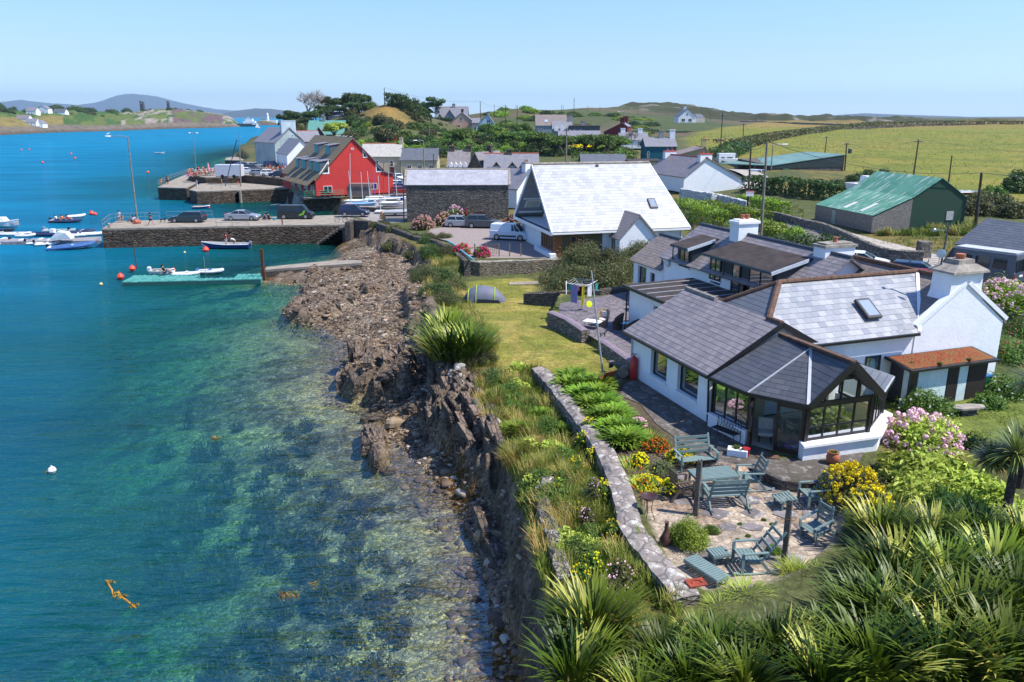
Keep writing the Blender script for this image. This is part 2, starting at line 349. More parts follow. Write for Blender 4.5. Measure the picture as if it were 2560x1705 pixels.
FL['eastyard']=([HP(*p) for p in [(11,30),(11,14),(14,2),(20,0),(30,8),(30,30)]],3.9,2.)
FL['vanyard']=([g2(*p,5.05) for p in [(2345,740),(2620,800),(2750,700),(2600,655),(2410,668)]],5.05,1.2)
FLA=[(np.array(a),b,c) for a,b,c in FL.values()]
def rot(X,Y,a): return X*cos(a)-Y*sin(a), X*sin(a)+Y*cos(a)
ROCKS=[([g2(*p) for p in [(715,770),(740,720),(820,735),(880,735),(900,770),(840,800),(780,815),(725,800)]],.95),
 ([g2(*p) for p in [(770,690),(850,700),(870,740),(800,745)]],.5),
 ([g2(*p) for p in [(900,730),(970,720),(1000,745),(950,755),(905,755)]],.8),
 ([g2(*p) for p in [(850,960),(890,905),(990,940),(1040,960),(1020,1010),(900,1000),(865,990)]],1.9),
 ([g2(*p) for p in [(1080,950),(1180,1030),(1240,1140),(1262,1230),(1250,1300),(1200,1290),(1150,1180),(1080,1130),(1060,1080),(1120,1080),(1080,1020)]],2.2),
 ([g2(*p) for p in [(905,1110),(955,1095),(965,1150),(930,1175)]],1.2),
 ([g2(*p) for p in [(1165,1340),(1215,1330),(1255,1400),(1235,1420)]],1.2),
 ([g2(*p) for p in [(1010,780),(1080,760),(1130,950),(1070,960),(1040,900)]],1.4),
 ([g2(*p) for p in [(700,690),(790,680),(900,678),(900,690),(780,712),(690,705)]],.5),
 ([g2(*p) for p in [(890,600),(960,590),(1010,640),(1000,665),(950,650)]],1.3)]
def strata(X,Y,a=radians(68),k=1.):
 U,V=rot(X,Y,-a)
 wob=fbm(X*.35,Y*.35,3,5)*2.2
 r=1-np.abs(2*vn(U*.16*k,(V+wob)*1.7*k,11)-1); r2=1-np.abs(2*vn(U*.5*k,(V+wob)*4.2*k,12)-1)
 s=fbm(U*.5,V*1.2,4,13)
 return .5*r+.22*r2+.45*s
def height(X,Y,detail=True):
 R=np.hypot(X,Y)
 sl=sdp(X,Y,Lp); sw=sdp(X,Y,Wp)
 hb=base(X,Y)
 for P,z,bl in FLA:
  x0,y0=P.min(0)-3; x1,y1=P.max(0)+3; k=(X>x0)&(X<x1)&(Y>y0)&(Y<y1)
  if k.any():
   s=sdp(X[k],Y[k],[tuple(p) for p in P]); t=sstep(s,-bl,bl*.2); zz=z if not isinstance(z,tuple) else np.interp(Y[k],(z[1],z[3]),(z[0],z[2])); hb[k]=hb[k]*(1-t)+zz*t
 d=np.maximum(-sw,0)
 dep=-.02-np.where(d<18,.13*d+.0045*d*d,3.8+(d-18)*.1); dep=np.maximum(dep,-14)
 dep=dep-sstep(Y,55,75)*1.2*sstep(d,0,1.5)
 near=1-sstep(R,90,160)
 dw=np.maximum(sw,0); dl=np.maximum(-sl,0); hbe=1.5*np.power(dw/(dw+dl+.01),.8)*np.clip((dw+dl)/4,.3,1)
 h=np.where(sw<0,dep,hbe)
 rockm=np.zeros_like(X)
 if detail:
  pb=(fbm(X*.5,Y*.5,4,21)-.5)*.45+(fbm(X*2.2,Y*2.2,3,22)-.5)*.22
  h=h+pb*near*np.clip(.6+dw*.3+d*.1,0,1)*sstep(sl,.5,-.5)
 for P,a in ROCKS:
  A=np.array(P); x0,y0=A.min(0)-3; x1,y1=A.max(0)+3; k=(X>x0)&(X<x1)&(Y>y0)&(Y<y1)&(sl<.6)
  if k.any():
   s=sdp(X[k],Y[k],P)+(fbm(X[k]*.9,Y[k]*.9,3,7)-.5)*1.6; t=sstep(s,-.25,.35)
   rockm[k]=np.maximum(rockm[k],t)
   h[k]=h[k]+t*a*(strata(X[k],Y[k])*1.15-.12)
 cw=.22+.35*fbm(X*.4,Y*.4,3,31)
 c=sstep(sl+(fbm(X*.7,Y*.7,3,32)-.5)*1.2*near,-1.6*cw,.35)
 if detail:
  cr=sstep(c,.02,.2)*sstep(c,1.,.8); rockm=np.maximum(rockm,cr*sstep(R,200,140)); h=h+cr*near*(strata(X,Y,radians(75),1.2)-.5)*1.3
  hb=hb+sstep(R,250,500)*(fbm(X*.012,Y*.012,4,41)-.5)*4*sstep(sl,0,60)+(fbm(X*.3,Y*.3,3,42)-.5)*.15*near*sstep(sl,8,0)
  hb=hb+sstep(sdp(X,Y,[(140,620),(330,560),(480,1100),(120,1100)]),-80,40)*(fbm(X*.03,Y*.03,5,43)-.45)*16
 return h*(1-c)+hb*c,rockm,sl,sw
def hz(x,y): return float(height(np.array([float(x)]),np.array([float(y)]),False)[0][0])
def polar(a0,a1,da,rs):
 A=np.radians(np.arange(a0,a1+da/2,da)); R,AA=np.meshgrid(rs,A,indexing='ij')
 X=R*np.sin(AA); Y=R*np.cos(AA); nr,na=X.shape
 i=np.arange(nr-1)[:,None]*na+np.arange(na-1)[None,:]
 return X,Y,np.stack([i,i+1,i+1+na,i+na],-1).reshape(-1,4)
rs=[6.]
while rs[-1]<3300: rs.append(rs[-1]*(1.0045 if rs[-1]<150 else 1.012))
X,Y,Q=polar(-52,80,.16,np.array(rs))
H,RM,SL,SW=height(X,Y)
gm,_,_,gb=newmat('ground')
me=fastmesh('ground',np.stack([X,Y,H],-1).reshape(-1,3),Q[:,::-1],gm,smooth=True)
def inpoly(pts,z,X,Y,soft=.4,nz=0.,sc_=.3):
 P=pts if z is None else [g2(a,b,z) for a,b in pts]
 A=np.array(P); x0,y0=A.min(0)-4; x1,y1=A.max(0)+4; k=(X>x0)&(X<x1)&(Y>y0)&(Y<y1); o=np.zeros_like(X)
 if k.any(): o[k]=sstep(sdp(X[k],Y[k],P)+(fbm(X[k]*sc_,Y[k]*sc_,3,51)-.5)*nz,-soft,soft)
 return o
C=np.zeros(X.shape+(3,)); A3=np.zeros(X.shape+(3,))
def paint(m,c,aux=None):
 m=m[...,None]; C[...]=C*(1-m)+np.array(c)*m
 if aux is not None: A3[...]=A3*(1-m)+np.array(aux)*m
R_=np.hypot(X,Y); n1=fbm(X*.08,Y*.08,4,61); n2=fbm(X*.6,Y*.6,4,62); n3=fbm(X*.02,Y*.02,4,63)
one=np.ones_like(X)
paint(one,(.075,.085,.03),(0,1,0))                       # rough grass
paint(sstep(n1,.5,.62),(.14,.115,.035)); paint(sstep(n2,.55,.7)*.6,(.045,.07,.02))
far=sstep(R_,260,420); paint(far*sstep(n3,.4,.6),(.1,.08,.045)); paint(far*sstep(n3,.62,.5)*.7,(.05,.07,.025))
fld=inpoly([(2600,640),(2420,500),(2200,445),(2030,415),(1880,400),(1780,380)],4.5,X,Y,2)
fldp=[(x,y) for x,y in [g2(1760,402,5.5),g2(1860,418,5.3),g2(2050,432,5.2),g2(2300,470,4.8),g2(2600,520,4.8)]]+[(260,130),(420,300),(500,560),(330,640),(200,620),(150,520),(95,420),(70,330)]
fm=inpoly(fldp,None,X,Y,4); paint(fm,(.15,.16,.022),(0,1,0)); paint(fm*sstep(n1,.42,.62)*.6,(.2,.165,.035)); paint(fm*sstep(fbm(X*.05,Y*.15,4,64),.55,.7)*.6,(.1,.12,.02))
paint(fm*sstep(Y,430,520)*.8,(.22,.15,.05)); paint(fm*sstep(fbm(X*.35,Y*.12,4,72),.56,.66)*sstep(Y,420,300)*.5,(.09,.11,.02))
LW=[g2(1100,775,2.4),g2(1090,715,2),g2(1165,702,1.9),g2(1300,695,1.9),g2(1420,705,2.1),g2(1400,755,2.6),g2(1385,785,2.9),g2(1440,820,3.1),g2(1570,910,3.3),g2(1500,945,3.3),g2(1350,930,3.3),g2(1280,940,3.3),g2(1235,950,3.3),g2(1225,850,3.),g2(1150,800,2.7)]
lawn=inpoly(LW,None,X,Y,.5,1.2)
paint(lawn,(.17,.17,.03),(0,.9,0)); paint(lawn*sstep(fbm(X*.5,Y*.5,4,65),.45,.62)*.75,(.28,.225,.06)); paint(lawn*sstep(fbm(X*1.5,Y*1.5,3,75),.55,.65)*.35,(.11,.14,.025)); paint(lawn*sstep(n2,.58,.7)*.5,(.13,.14,.03))
pt_=inpoly([(1640,1165),(1700,1140),(1800,1150),(1960,1195),(2090,1200),(2120,1270),(2080,1370),(1990,1450),(1900,1480),(1770,1490),(1690,1430),(1640,1350),(1610,1260)],3.15,X,Y,.2,.4); paint(pt_,(.38,.31,.235),(.3,0,0)); paint(pt_*sstep(n2,.57,.66)*.5,(.22,.13,.08))
sb=inpoly([(1440,935),(1560,940),(1600,1000),(1700,1110),(1640,1160),(1600,1250),(1560,1240),(1500,1110)],3.45,X,Y,.3,.3); paint(sb,(.09,.07,.045))
gl=inpoly([HP(*p) for p in [(1,-2.5),(12,-2.5),(13,-9),(2,-8)]],None,X,Y,.4,.8); paint(gl,(.12,.15,.03),(0,.6,0))
sp=inpoly([(1340,650),(1560,650),(1560,700),(1400,720),(1330,720)],3.4,X,Y,.5); paint(sp,(.12,.12,.04))
bank=inpoly([g2(1190,950,2.6),g2(1240,930,3),g2(1350,930,3.3),g2(1500,1130,3),g2(1560,1300,3),g2(1700,1480,3),g2(1700,1705,3),g2(1380,1705,2.2),g2(1340,1500,2.2),g2(1300,1260,2.2),g2(1215,1080,2.5)],None,X,Y,.6,1)
paint(bank,(.13,.115,.035),(0,.8,0)); paint(bank*sstep(n2,.5,.65),(.2,.13,.05)); paint(bank*sstep(fbm(X*.9,Y*.9,3,66),.55,.68),(.07,.09,.02))
gv=inpoly([HP(*p) for p in [(-4.5,17),(-3.2,10.2),(2,10),(2.3,16)]],None,X,Y,.4,.5); paint(gv,(.3,.26,.22),(.5,0,0))
beach=sstep(SL,.3,-.9)*sstep(R_,260,200)
paint(beach,(.31,.23,.15),(1,0,0)); paint(beach*sstep(fbm(X*.3,Y*.3,3,73),.42,.58)*sstep(SW,1.,3.)*.8,(.36,.29,.22)); paint(beach*sstep(n2,.5,.62)*.7,(.12,.085,.055)); paint(beach*sstep(fbm(X*.35,Y*.35,4,67),.52,.64)*sstep(SW,3.5,.5),(.22,.10,.015))
paint(beach*sstep(fbm(X*.25+9,Y*.25,3,68),.6,.72)*sstep(SW,2,4)*.7,(.12,.045,.03))
under=sstep(SW,.15,-.4)
paint(under,(.29,.27,.12),(.75,0,0)); paint(under*sstep(fbm(X*.22,Y*.3,5,69),.47,.58)*.9,(.10,.08,.03)); paint(under*sstep(fbm(X*.8,Y*.9,4,70),.55,.65)*sstep(SW,-2.,-4)*.9,(.07,.045,.012)); paint(under*sstep(SW,-3.,-.3)*.55,(.19,.13,.06)); paint(under*sstep(SW,-9,-22)*.8,(.06,.07,.05)); paint(under*sstep(SW,-.1,-3)*sstep(SW,-12,-6)*sstep(fbm(X*1.7,Y*1.7,3,71),.5,.62)*.6,(.3,.29,.19))
rk=np.clip(RM,0,1); paint(rk,(.105,.078,.052),(.15,0,1)); paint(rk*sstep(strata(X,Y),.55,.8)*.7,(.19,.145,.11)); paint(rk*sstep(H,.5,.1)*.7,(.045,.035,.022))
paint(sstep(sdp(X,Y,[(140,620),(330,560),(480,1100),(120,1100)]),-60,20)*sstep(fbm(X*.03,Y*.03,5,43),.3,.4),(.042,.045,.02),(0,1,0)); paint(sstep(sdp(X,Y,[(140,620),(330,560),(480,1100),(120,1100)]),-60,20)*sstep(fbm(X*.06,Y*.06,5,44),.66,.72),(.17,.16,.14),(0,0,1))
hill=inpoly([(900,330),(920,262),(1010,262),(1030,300),(980,350)],None if False else 17,X,Y,5) if False else None
hp=[D(935,300,320).xy[:],D(930,262,345).xy[:],D(1000,262,345).xy[:],D(1010,300,310).xy[:]]; paint(inpoly(hp,None,X,Y,8,10,.1),(.25,.16,.045))
paint(inpoly([g2(885,541,2.6),g2(870,512,2.6),g2(990,505,2.6),g2(1010,515,2.6),g2(1010,562,2.6),g2(940,560,2.6)],None,X,Y,.5),(.27,.25,.24),(.1,0,0))
paint(inpoly([g2(640,450,2.9),g2(700,405,2.9),g2(780,425,2.9),g2(1010,440,2.9),g2(1020,470,2.9),g2(1200,470,2.9),g2(1190,490,2.9),g2(850,486,2.6),g2(740,485,2.9)],None,X,Y,1),(.27,.25,.23),(.1,0,0))
def setattr3(me,name,arr):
 a=me.attributes.new(name,'FLOAT_COLOR','POINT'); z=np.ones((arr.reshape(-1,3).shape[0],4),np.float32); z[:,:3]=arr.reshape(-1,3); a.data.foreach_set('color',z.ravel())
setattr3(me,'col',C); setattr3(me,'aux',A3)
ground=link('ground',me); struct(ground,'rough grassy ground, shingle shore and weedy sea bed')
q=N(gm); fin(gm,gb,.92,.15); cc=q.attr('col','Color'); ax=q.new('SeparateColor'); q.l.new(q.attr('aux','Color'),ax.inputs[0])
pe,gr,ro=ax.outputs; vec=q.coord('Object')
vv=q.new('VectorMath',operation='ADD'); q.l.new(vec,vv.inputs[0]); nzv=q.new('TexNoise'); q.l.new(vec,nzv.inputs['Vector']); nzv.inputs['Scale'].default_value=1.3; s_=q.new('VectorMath',operation='SCALE'); q.l.new(nzv.outputs['Color'],s_.inputs[0]); s_.inputs['Scale'].default_value=.4; q.l.new(s_.outputs[0],vv.inputs[1])
mp=q.new('Mapping'); q.l.new(vv.outputs[0],mp.inputs[0]); mp.inputs['Rotation'].default_value=(0,0,.6); mp.inputs['Scale'].default_value=(1.,1.8,1)
v1=q.voro(mp.outputs[0],2.6,'F1',1); d1=q.voro(mp.outputs[0],2.6,'DISTANCE_TO_EDGE'); v2=q.voro(mp.outputs[0],7.5,'F1',1); d2=q.voro(mp.outputs[0],7.5,'DISTANCE_TO_EDGE')
sx=q.new('SeparateXYZ'); q.l.new(v1,sx.inputs[0]); sx2=q.new('SeparateXYZ'); q.l.new(v2,sx2.inputs[0])
br=q.math('MULTIPLY',q.math('ADD',.35,q.math('MULTIPLY',sx.outputs[0],1.)),q.math('ADD',.4,q.math('MULTIPLY',sx2.outputs[0],1.2)))
br=q.math('MULTIPLY',br,q.math('MULTIPLY',q.ramp(d1,[(0.,.45),(.1,1.)]),q.ramp(d2,[(0.,.4),(.1,1.)])))
br=q.math('ADD',q.math('MULTIPLY',br,pe),q.math('SUBTRACT',1.,pe))
gn=q.noise(vec,5,7,.75); gn2=q.noise(vec,.9,6,.7)
gf=q.math('MULTIPLY',q.ramp(gn,[(.34,.5),(.66,1.45)]),q.ramp(gn2,[(.35,.72),(.65,1.25)]))
mr=q.new('Mapping'); q.l.new(vv.outputs[0],mr.inputs[0]); mr.inputs['Rotation'].default_value=(0,.3,-radians(68)); mr.inputs['Scale'].default_value=(.8,6,3)
rn=q.noise(mr.outputs[0],1.1,7,.7)
rf=q.math('ADD',q.math('MULTIPLY',q.math('MULTIPLY',q.ramp(rn,[(.3,.25),(.65,1.6)]),1.),ro),q.math('SUBTRACT',1.,ro))
tot=q.math('MULTIPLY',q.math('MULTIPLY',br,gf),rf)
cm=q.new('VectorMath',operation='SCALE'); q.l.new(cc,cm.inputs[0]); q.l.new(tot,cm.inputs['Scale'])
hue=q.mix(q.math('MULTIPLY',pe,.45),cm.outputs[0],q.mix(.6,cm.outputs[0],q.mix(sx.outputs[1],(.28,.16,.07),(.16,.2,.2)),'MULTIPLY'))
hue=q.mix(q.math('MULTIPLY',pe,q.math('MULTIPLY',q.math('GREATER_THAN',sx2.outputs[1],.86),.35)),cm.outputs[0],(.42,.4,.34))
q.l.new(hue,gb.inputs['Base Color'])
hh=q.math('ADD',q.math('MULTIPLY',q.math('ADD',q.math('MULTIPLY',q.ramp(d1,[(0,0.),(.25,1.)]),1.),q.math('MULTIPLY',q.ramp(d2,[(0,0.),(.3,1.)]),.5)),pe),q.math('ADD',q.math('MULTIPLY',rn,q.math('MULTIPLY',ro,2.)),q.math('MULTIPLY',gn,q.math('MULTIPLY',gr,.8))))
q.l.new(q.bump(hh,.09,.9),gb.inputs['Normal'])
# water
rs=[5.]
while rs[-1]<16000: rs.append(rs[-1]*(1.011 if rs[-1]<200 else 1.03))
X,Y,Q=polar(-52,52,.26,np.array(rs))
Hw,_,_,SWw=height(X,Y,False)
wm,wn_,wl,wb=newmat('sea_water')
me=fastmesh('water',np.stack([X,Y,0*X],-1).reshape(-1,3),Q[:,::-1],wm,smooth=True)
a=me.attributes.new('depth','FLOAT','POINT'); a.data.foreach_set('value',np.maximum(0,-Hw).astype(np.float32).ravel())
water=link('water',me); struct(water,'turquoise sea clear over the shallow stones')
q=N(wm); wn_.remove(wb); out=wn_['Material Output']
vec=q.coord('Object'); dep=q.attr('depth')
def wv(scale,rotz,sx,sy,det,dist=0.):
 m=q.new('Mapping'); q.l.new(vec,m.inputs[0]); m.inputs['Rotation'].default_value=(0,0,rotz); m.inputs['Scale'].default_value=(sx,sy,1); return q.noise(m.outputs[0],scale,det,.55,dist)
wa=wv(.9,radians(-18),.45,1.7,3,.6); wb_=wv(.28,radians(-30),.6,1.5,2); wc=wv(3.2,radians(-10),.5,1.3,2); wd=wv(.05,radians(-20),.5,2.2,3)
hgt=q.math('ADD',q.math('ADD',q.math('MULTIPLY',wa,.5),q.math('MULTIPLY',wb_,.9)),q.math('ADD',q.math('MULTIPLY',wc,.12),q.math('MULTIPLY',wd,2.)))
bmp=q.bump(hgt,.6,.8)
op=q.math('SUBTRACT',1.,q.math('EXPONENT',q.math('MULTIPLY',dep,-.17)))
tint=q.ramp(q.math('DIVIDE',dep,4.),[(0.,(1.,1.,1.)),(.12,(.88,.97,.88)),(.5,(.36,.82,.62)),(1.,(.07,.52,.42))])
patch=q.noise(vec,.035,4,.6)
body=q.mix(q.ramp(patch,[(.38,0.),(.62,1.)]),(.002,.075,.085),(.003,.12,.10))
body=q.mix(q.ramp(q.math('DIVIDE',dep,12.),[(.24,0.),(.62,1.)]),body,q.mix(q.ramp(wd,[(.35,0.),(.65,1.)]),(.001,.125,.24),(.001,.19,.34)))
tr=q.new('BsdfTransparent'); q.l.new(tint,tr.inputs[0]); df=q.new('BsdfDiffuse'); q.l.new(body,df.inputs[0])
mx=q.new('MixShader'); q.l.new(op,mx.inputs[0]); q.l.new(tr.outputs[0],mx.inputs[1]); q.l.new(df.outputs[0],mx.inputs[2])
fr=q.new('Fresnel'); fr.inputs[0].default_value=1.33; q.l.new(bmp,fr.inputs['Normal'])
gl_=q.new('BsdfGlossy'); gl_.inputs['Roughness'].default_value=.06; q.l.new(bmp,gl_.inputs['Normal']); gl_.inputs[0].default_value=(.55,.82,1,1)
mx2=q.new('MixShader'); q.l.new(q.math('MINIMUM',q.math('MULTIPLY',fr.outputs[0],.34),.13),mx2.inputs[0]); q.l.new(mx.outputs[0],mx2.inputs[1]); q.l.new(gl_.outputs[0],mx2.inputs[2])
q.l.new(mx2.outputs[0],out.inputs[0])
# materials
RENDER_W=plain('white_render',(.74,.77,.80),.85,.25,0,.04,1.5,.01)
BLACK=plain('black_paint',(.012,.012,.014),.35,.5); DKWOOD=plain('dark_timber',(.022,.012,.008),.45,.5); WHITE=plain('white_paint',(.8,.8,.8),.45,.4,0,.03)
GREYC=plain('weathered_concrete',(.33,.3,.26),.9,.2,0,.35,2,.02,(.16,.14,.12)); CONC=plain('pale_concrete',(.30,.265,.215),.9,.2,0,.2,.8,.01)
LEAD=plain('lead_flashing',(.42,.44,.47),.5,.5); STEEL=plain('galvanised_steel',(.38,.4,.42),.42,.5,.6,.1); TERRA=plain('terracotta',(.42,.14,.07),.75,.3,0,.2,5,.005)
RIDGE=plain('ridge_tile',(.13,.075,.05),.8,.3,0,.25,4,.01); RIDGER=plain('red_ridge_tile',(.42,.11,.07),.8,.3,0,.2,4)
RUST=plain('rust',(.16,.06,.03),.8,.2,0,.4,6,.01); WOODG=plain('silvered_timber',(.17,.15,.125),.9,.2,0,.35,8,.02); POLE=plain('pole_timber',(.10,.075,.06),.9,.2,0,.3,3,.01); POLEG=plain('grey_pole_timber',(.25,.23,.2),.9,.2,0,.25,3,.01)
RUB=plain('rubber',(.012,.012,.013),.7,.3); CHROME=plain('chrome',(.6,.6,.62),.15,.5,1.)
def glassmat(name,tint=(.02,.03,.035),alpha=.0,rough=.04):
 m,n,l,b=newmat(name); q=N(m);
 gl=q.new('BsdfGlossy'); gl.inputs[0].default_value=(.9,.95,1,1); gl.inputs['Roughness'].default_value=rough
 df=q.new('BsdfDiffuse'); df.inputs[0].default_value=(*tint,1); tr=q.new('BsdfTransparent'); tr.inputs[0].default_value=(.78,.83,.82,1)
 a=q.new('MixShader'); a.inputs[0].default_value=alpha; l.new(df.outputs[0],a.inputs[1]); l.new(tr.outputs[0],a.inputs[2])
 fr=q.new('Fresnel'); fr.inputs[0].default_value=1.5; x=q.new('MixShader'); q.l.new(q.math('MULTIPLY',q.math('ADD',.06,fr.outputs[0],True),.45),x.inputs[0]); l.new(a.outputs[0],x.inputs[1]); l.new(gl.outputs[0],x.inputs[2]); l.new(x.outputs[0],n['Material Output'].inputs[0]); n.remove(b)
 return m
GLASS=glassmat('window_glass'); GLASSC=glassmat('clear_glass',alpha=.97); GLASSB=glassmat('blue_tinted_glass',(.03,.09,.13))
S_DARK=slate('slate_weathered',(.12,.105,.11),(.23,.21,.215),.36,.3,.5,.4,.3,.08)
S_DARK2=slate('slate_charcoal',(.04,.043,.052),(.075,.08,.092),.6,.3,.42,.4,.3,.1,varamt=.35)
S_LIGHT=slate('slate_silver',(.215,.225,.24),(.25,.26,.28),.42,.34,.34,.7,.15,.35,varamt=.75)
S_WHITE=slate('slate_pale_sheen',(.32,.33,.335),(.375,.385,.39),.55,.42,.42,.55,.08,.5,varamt=.9)  # base colour lightened to carry the glossy sheen of the slates
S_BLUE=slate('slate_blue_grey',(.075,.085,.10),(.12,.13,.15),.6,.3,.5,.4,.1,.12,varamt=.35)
S_MID=slate('slate_mid_grey',(.13,.13,.15),(.20,.20,.225),.35,.3,.6,.4,.2,.5)
S_BARN=slate('slate_patchy',(.17,.17,.20),(.42,.42,.45),.4,.25,.5,.5,.2,.5,varamt=.25)
S_MOSS=slate('slate_mossy',(.10,.09,.08),(.17,.15,.13),.4,.3,.8,.3,.1,.5,moss=(.20,.14,.03),mossamt=.75)
S_TILE=slate('roof_tile_brown',(.12,.10,.10),(.21,.18,.165),.32,.25,.8,.3,.3,.3,moss=(.3,.24,.2),mossamt=.3)
ST_DARK=stone('stone_dark_rubble',(.085,.075,.065),(.17,.15,.13),(.035,.03,.027),2.4,6.5)
ST_BARN=stone('stone_barn',(.085,.08,.075),(.19,.175,.155),(.045,.04,.035),1.6,5,bump=.04)
ST_WALL=stone('stone_lichen_wall',(.15,.135,.115),(.30,.27,.22),(.05,.045,.04),2.5,8,lich=(.42,.40,.35))
ST_WHT=stone('stone_limewashed',(.55,.56,.55),(.7,.71,.7),(.2,.2,.2),3,3,bump=.06)
ST_CAP=stone('stone_cap_lichen',(.22,.19,.17),(.31,.27,.24),(.15,.13,.12),1.7,1.7,'Object',.04,lich=(.50,.48,.43))
ST_QUAY=stone('stone_quay',(.06,.045,.035),(.17,.125,.09),(.025,.02,.015),1.3,4.2,bump=.09)
# building helpers
def gate_wall(mb,a,b,z0,z1,th,ops):
 """straight wall a->b (outer face on the right of a->b), holes ops=(u0,u1,w0,w1) in metres"""
 a=Vector(a[:2]); b=Vector(b[:2]); L=(b-a).length; d=(b-a)/L; n=Vector((d.y,-d.x))
 us=sorted({0,L,*[o[0] for o in ops],*[o[1] for o in ops]})
 for u0,u1 in zip(us,us[1:]):
  if u1-u0<1e-4: continue
  m=(u0+u1)/2; hs=sorted([(o[2],o[3]) for o in ops if o[0]<m<o[1]]); z=z0
  segs=[]
  for h0,h1 in hs:
   if z0+h0>z: segs.append((z,z0+h0))
   z=z0+h1
  if z<z1: segs.append((z,z1))
  for q0,q1 in segs:
   P=[a+d*u0,a+d*u1]; P=[P[0],P[1],P[1]-n*th,P[0]-n*th]
   mb.prism([(p.x,p.y) for p in reversed(P)][::-1],q0,q1)
def win(par,a,b,z0,u0,u1,w0,w1,inset=.16,fm=DKWOOD,gm_=GLASS,mull=(),trans=(),fw=.07,name='window',sill=None):
 a=Vector(a[:2]); b=Vector(b[:2]); d=(b-a).normalized(); n=Vector((d.y,-d.x)); o=-inset
 def P(u,zz,off=0.): p=a+d*u+n*(o+off); return (p.x,p.y,z0+zz)
 f=MB()
 for (A,B,w_,h_) in [(P(u0+fw/2,w0),P(u0+fw/2,w1),fw,.06),(P(u1-fw/2,w0),P(u1-fw/2,w1),fw,.06),(P(u0+fw,w0+fw/2),P(u1-fw,w0+fw/2),.06,fw),(P(u0+fw,w1-fw/2),P(u1-fw,w1-fw/2),.06,fw)]:
  if A[2]!=B[2]: f.bar(A,B,.06,fw,(d.x,d.y,0))
  else: f.bar(A,B,.06,fw)
 for m in mull: f.bar(P(u0+m,w0+fw),P(u0+m,w1-fw),.05,fw*.8,(d.x,d.y,0))
 for m in trans: f.bar(P(u0+fw,w0+m),P(u1-fw,w0+m),.05,fw*.8)
 fo=f.obj(name,fm,par)
 g=MB(); g.bar(P((u0+u1)/2,w0+fw*.5,-.02),P((u0+u1)/2,w1-fw*.5,-.02),.012,u1-u0-fw,(d.x,d.y,0)); g.obj('pane',gm_,fo)
 if sill:
  s_=MB(); s_.bar(P(u0-.08,w0-.05,inset-.02),P(u1+.08,w0-.05,inset-.02),.22,.08); s_.obj('sill',sill,fo)
 return fo
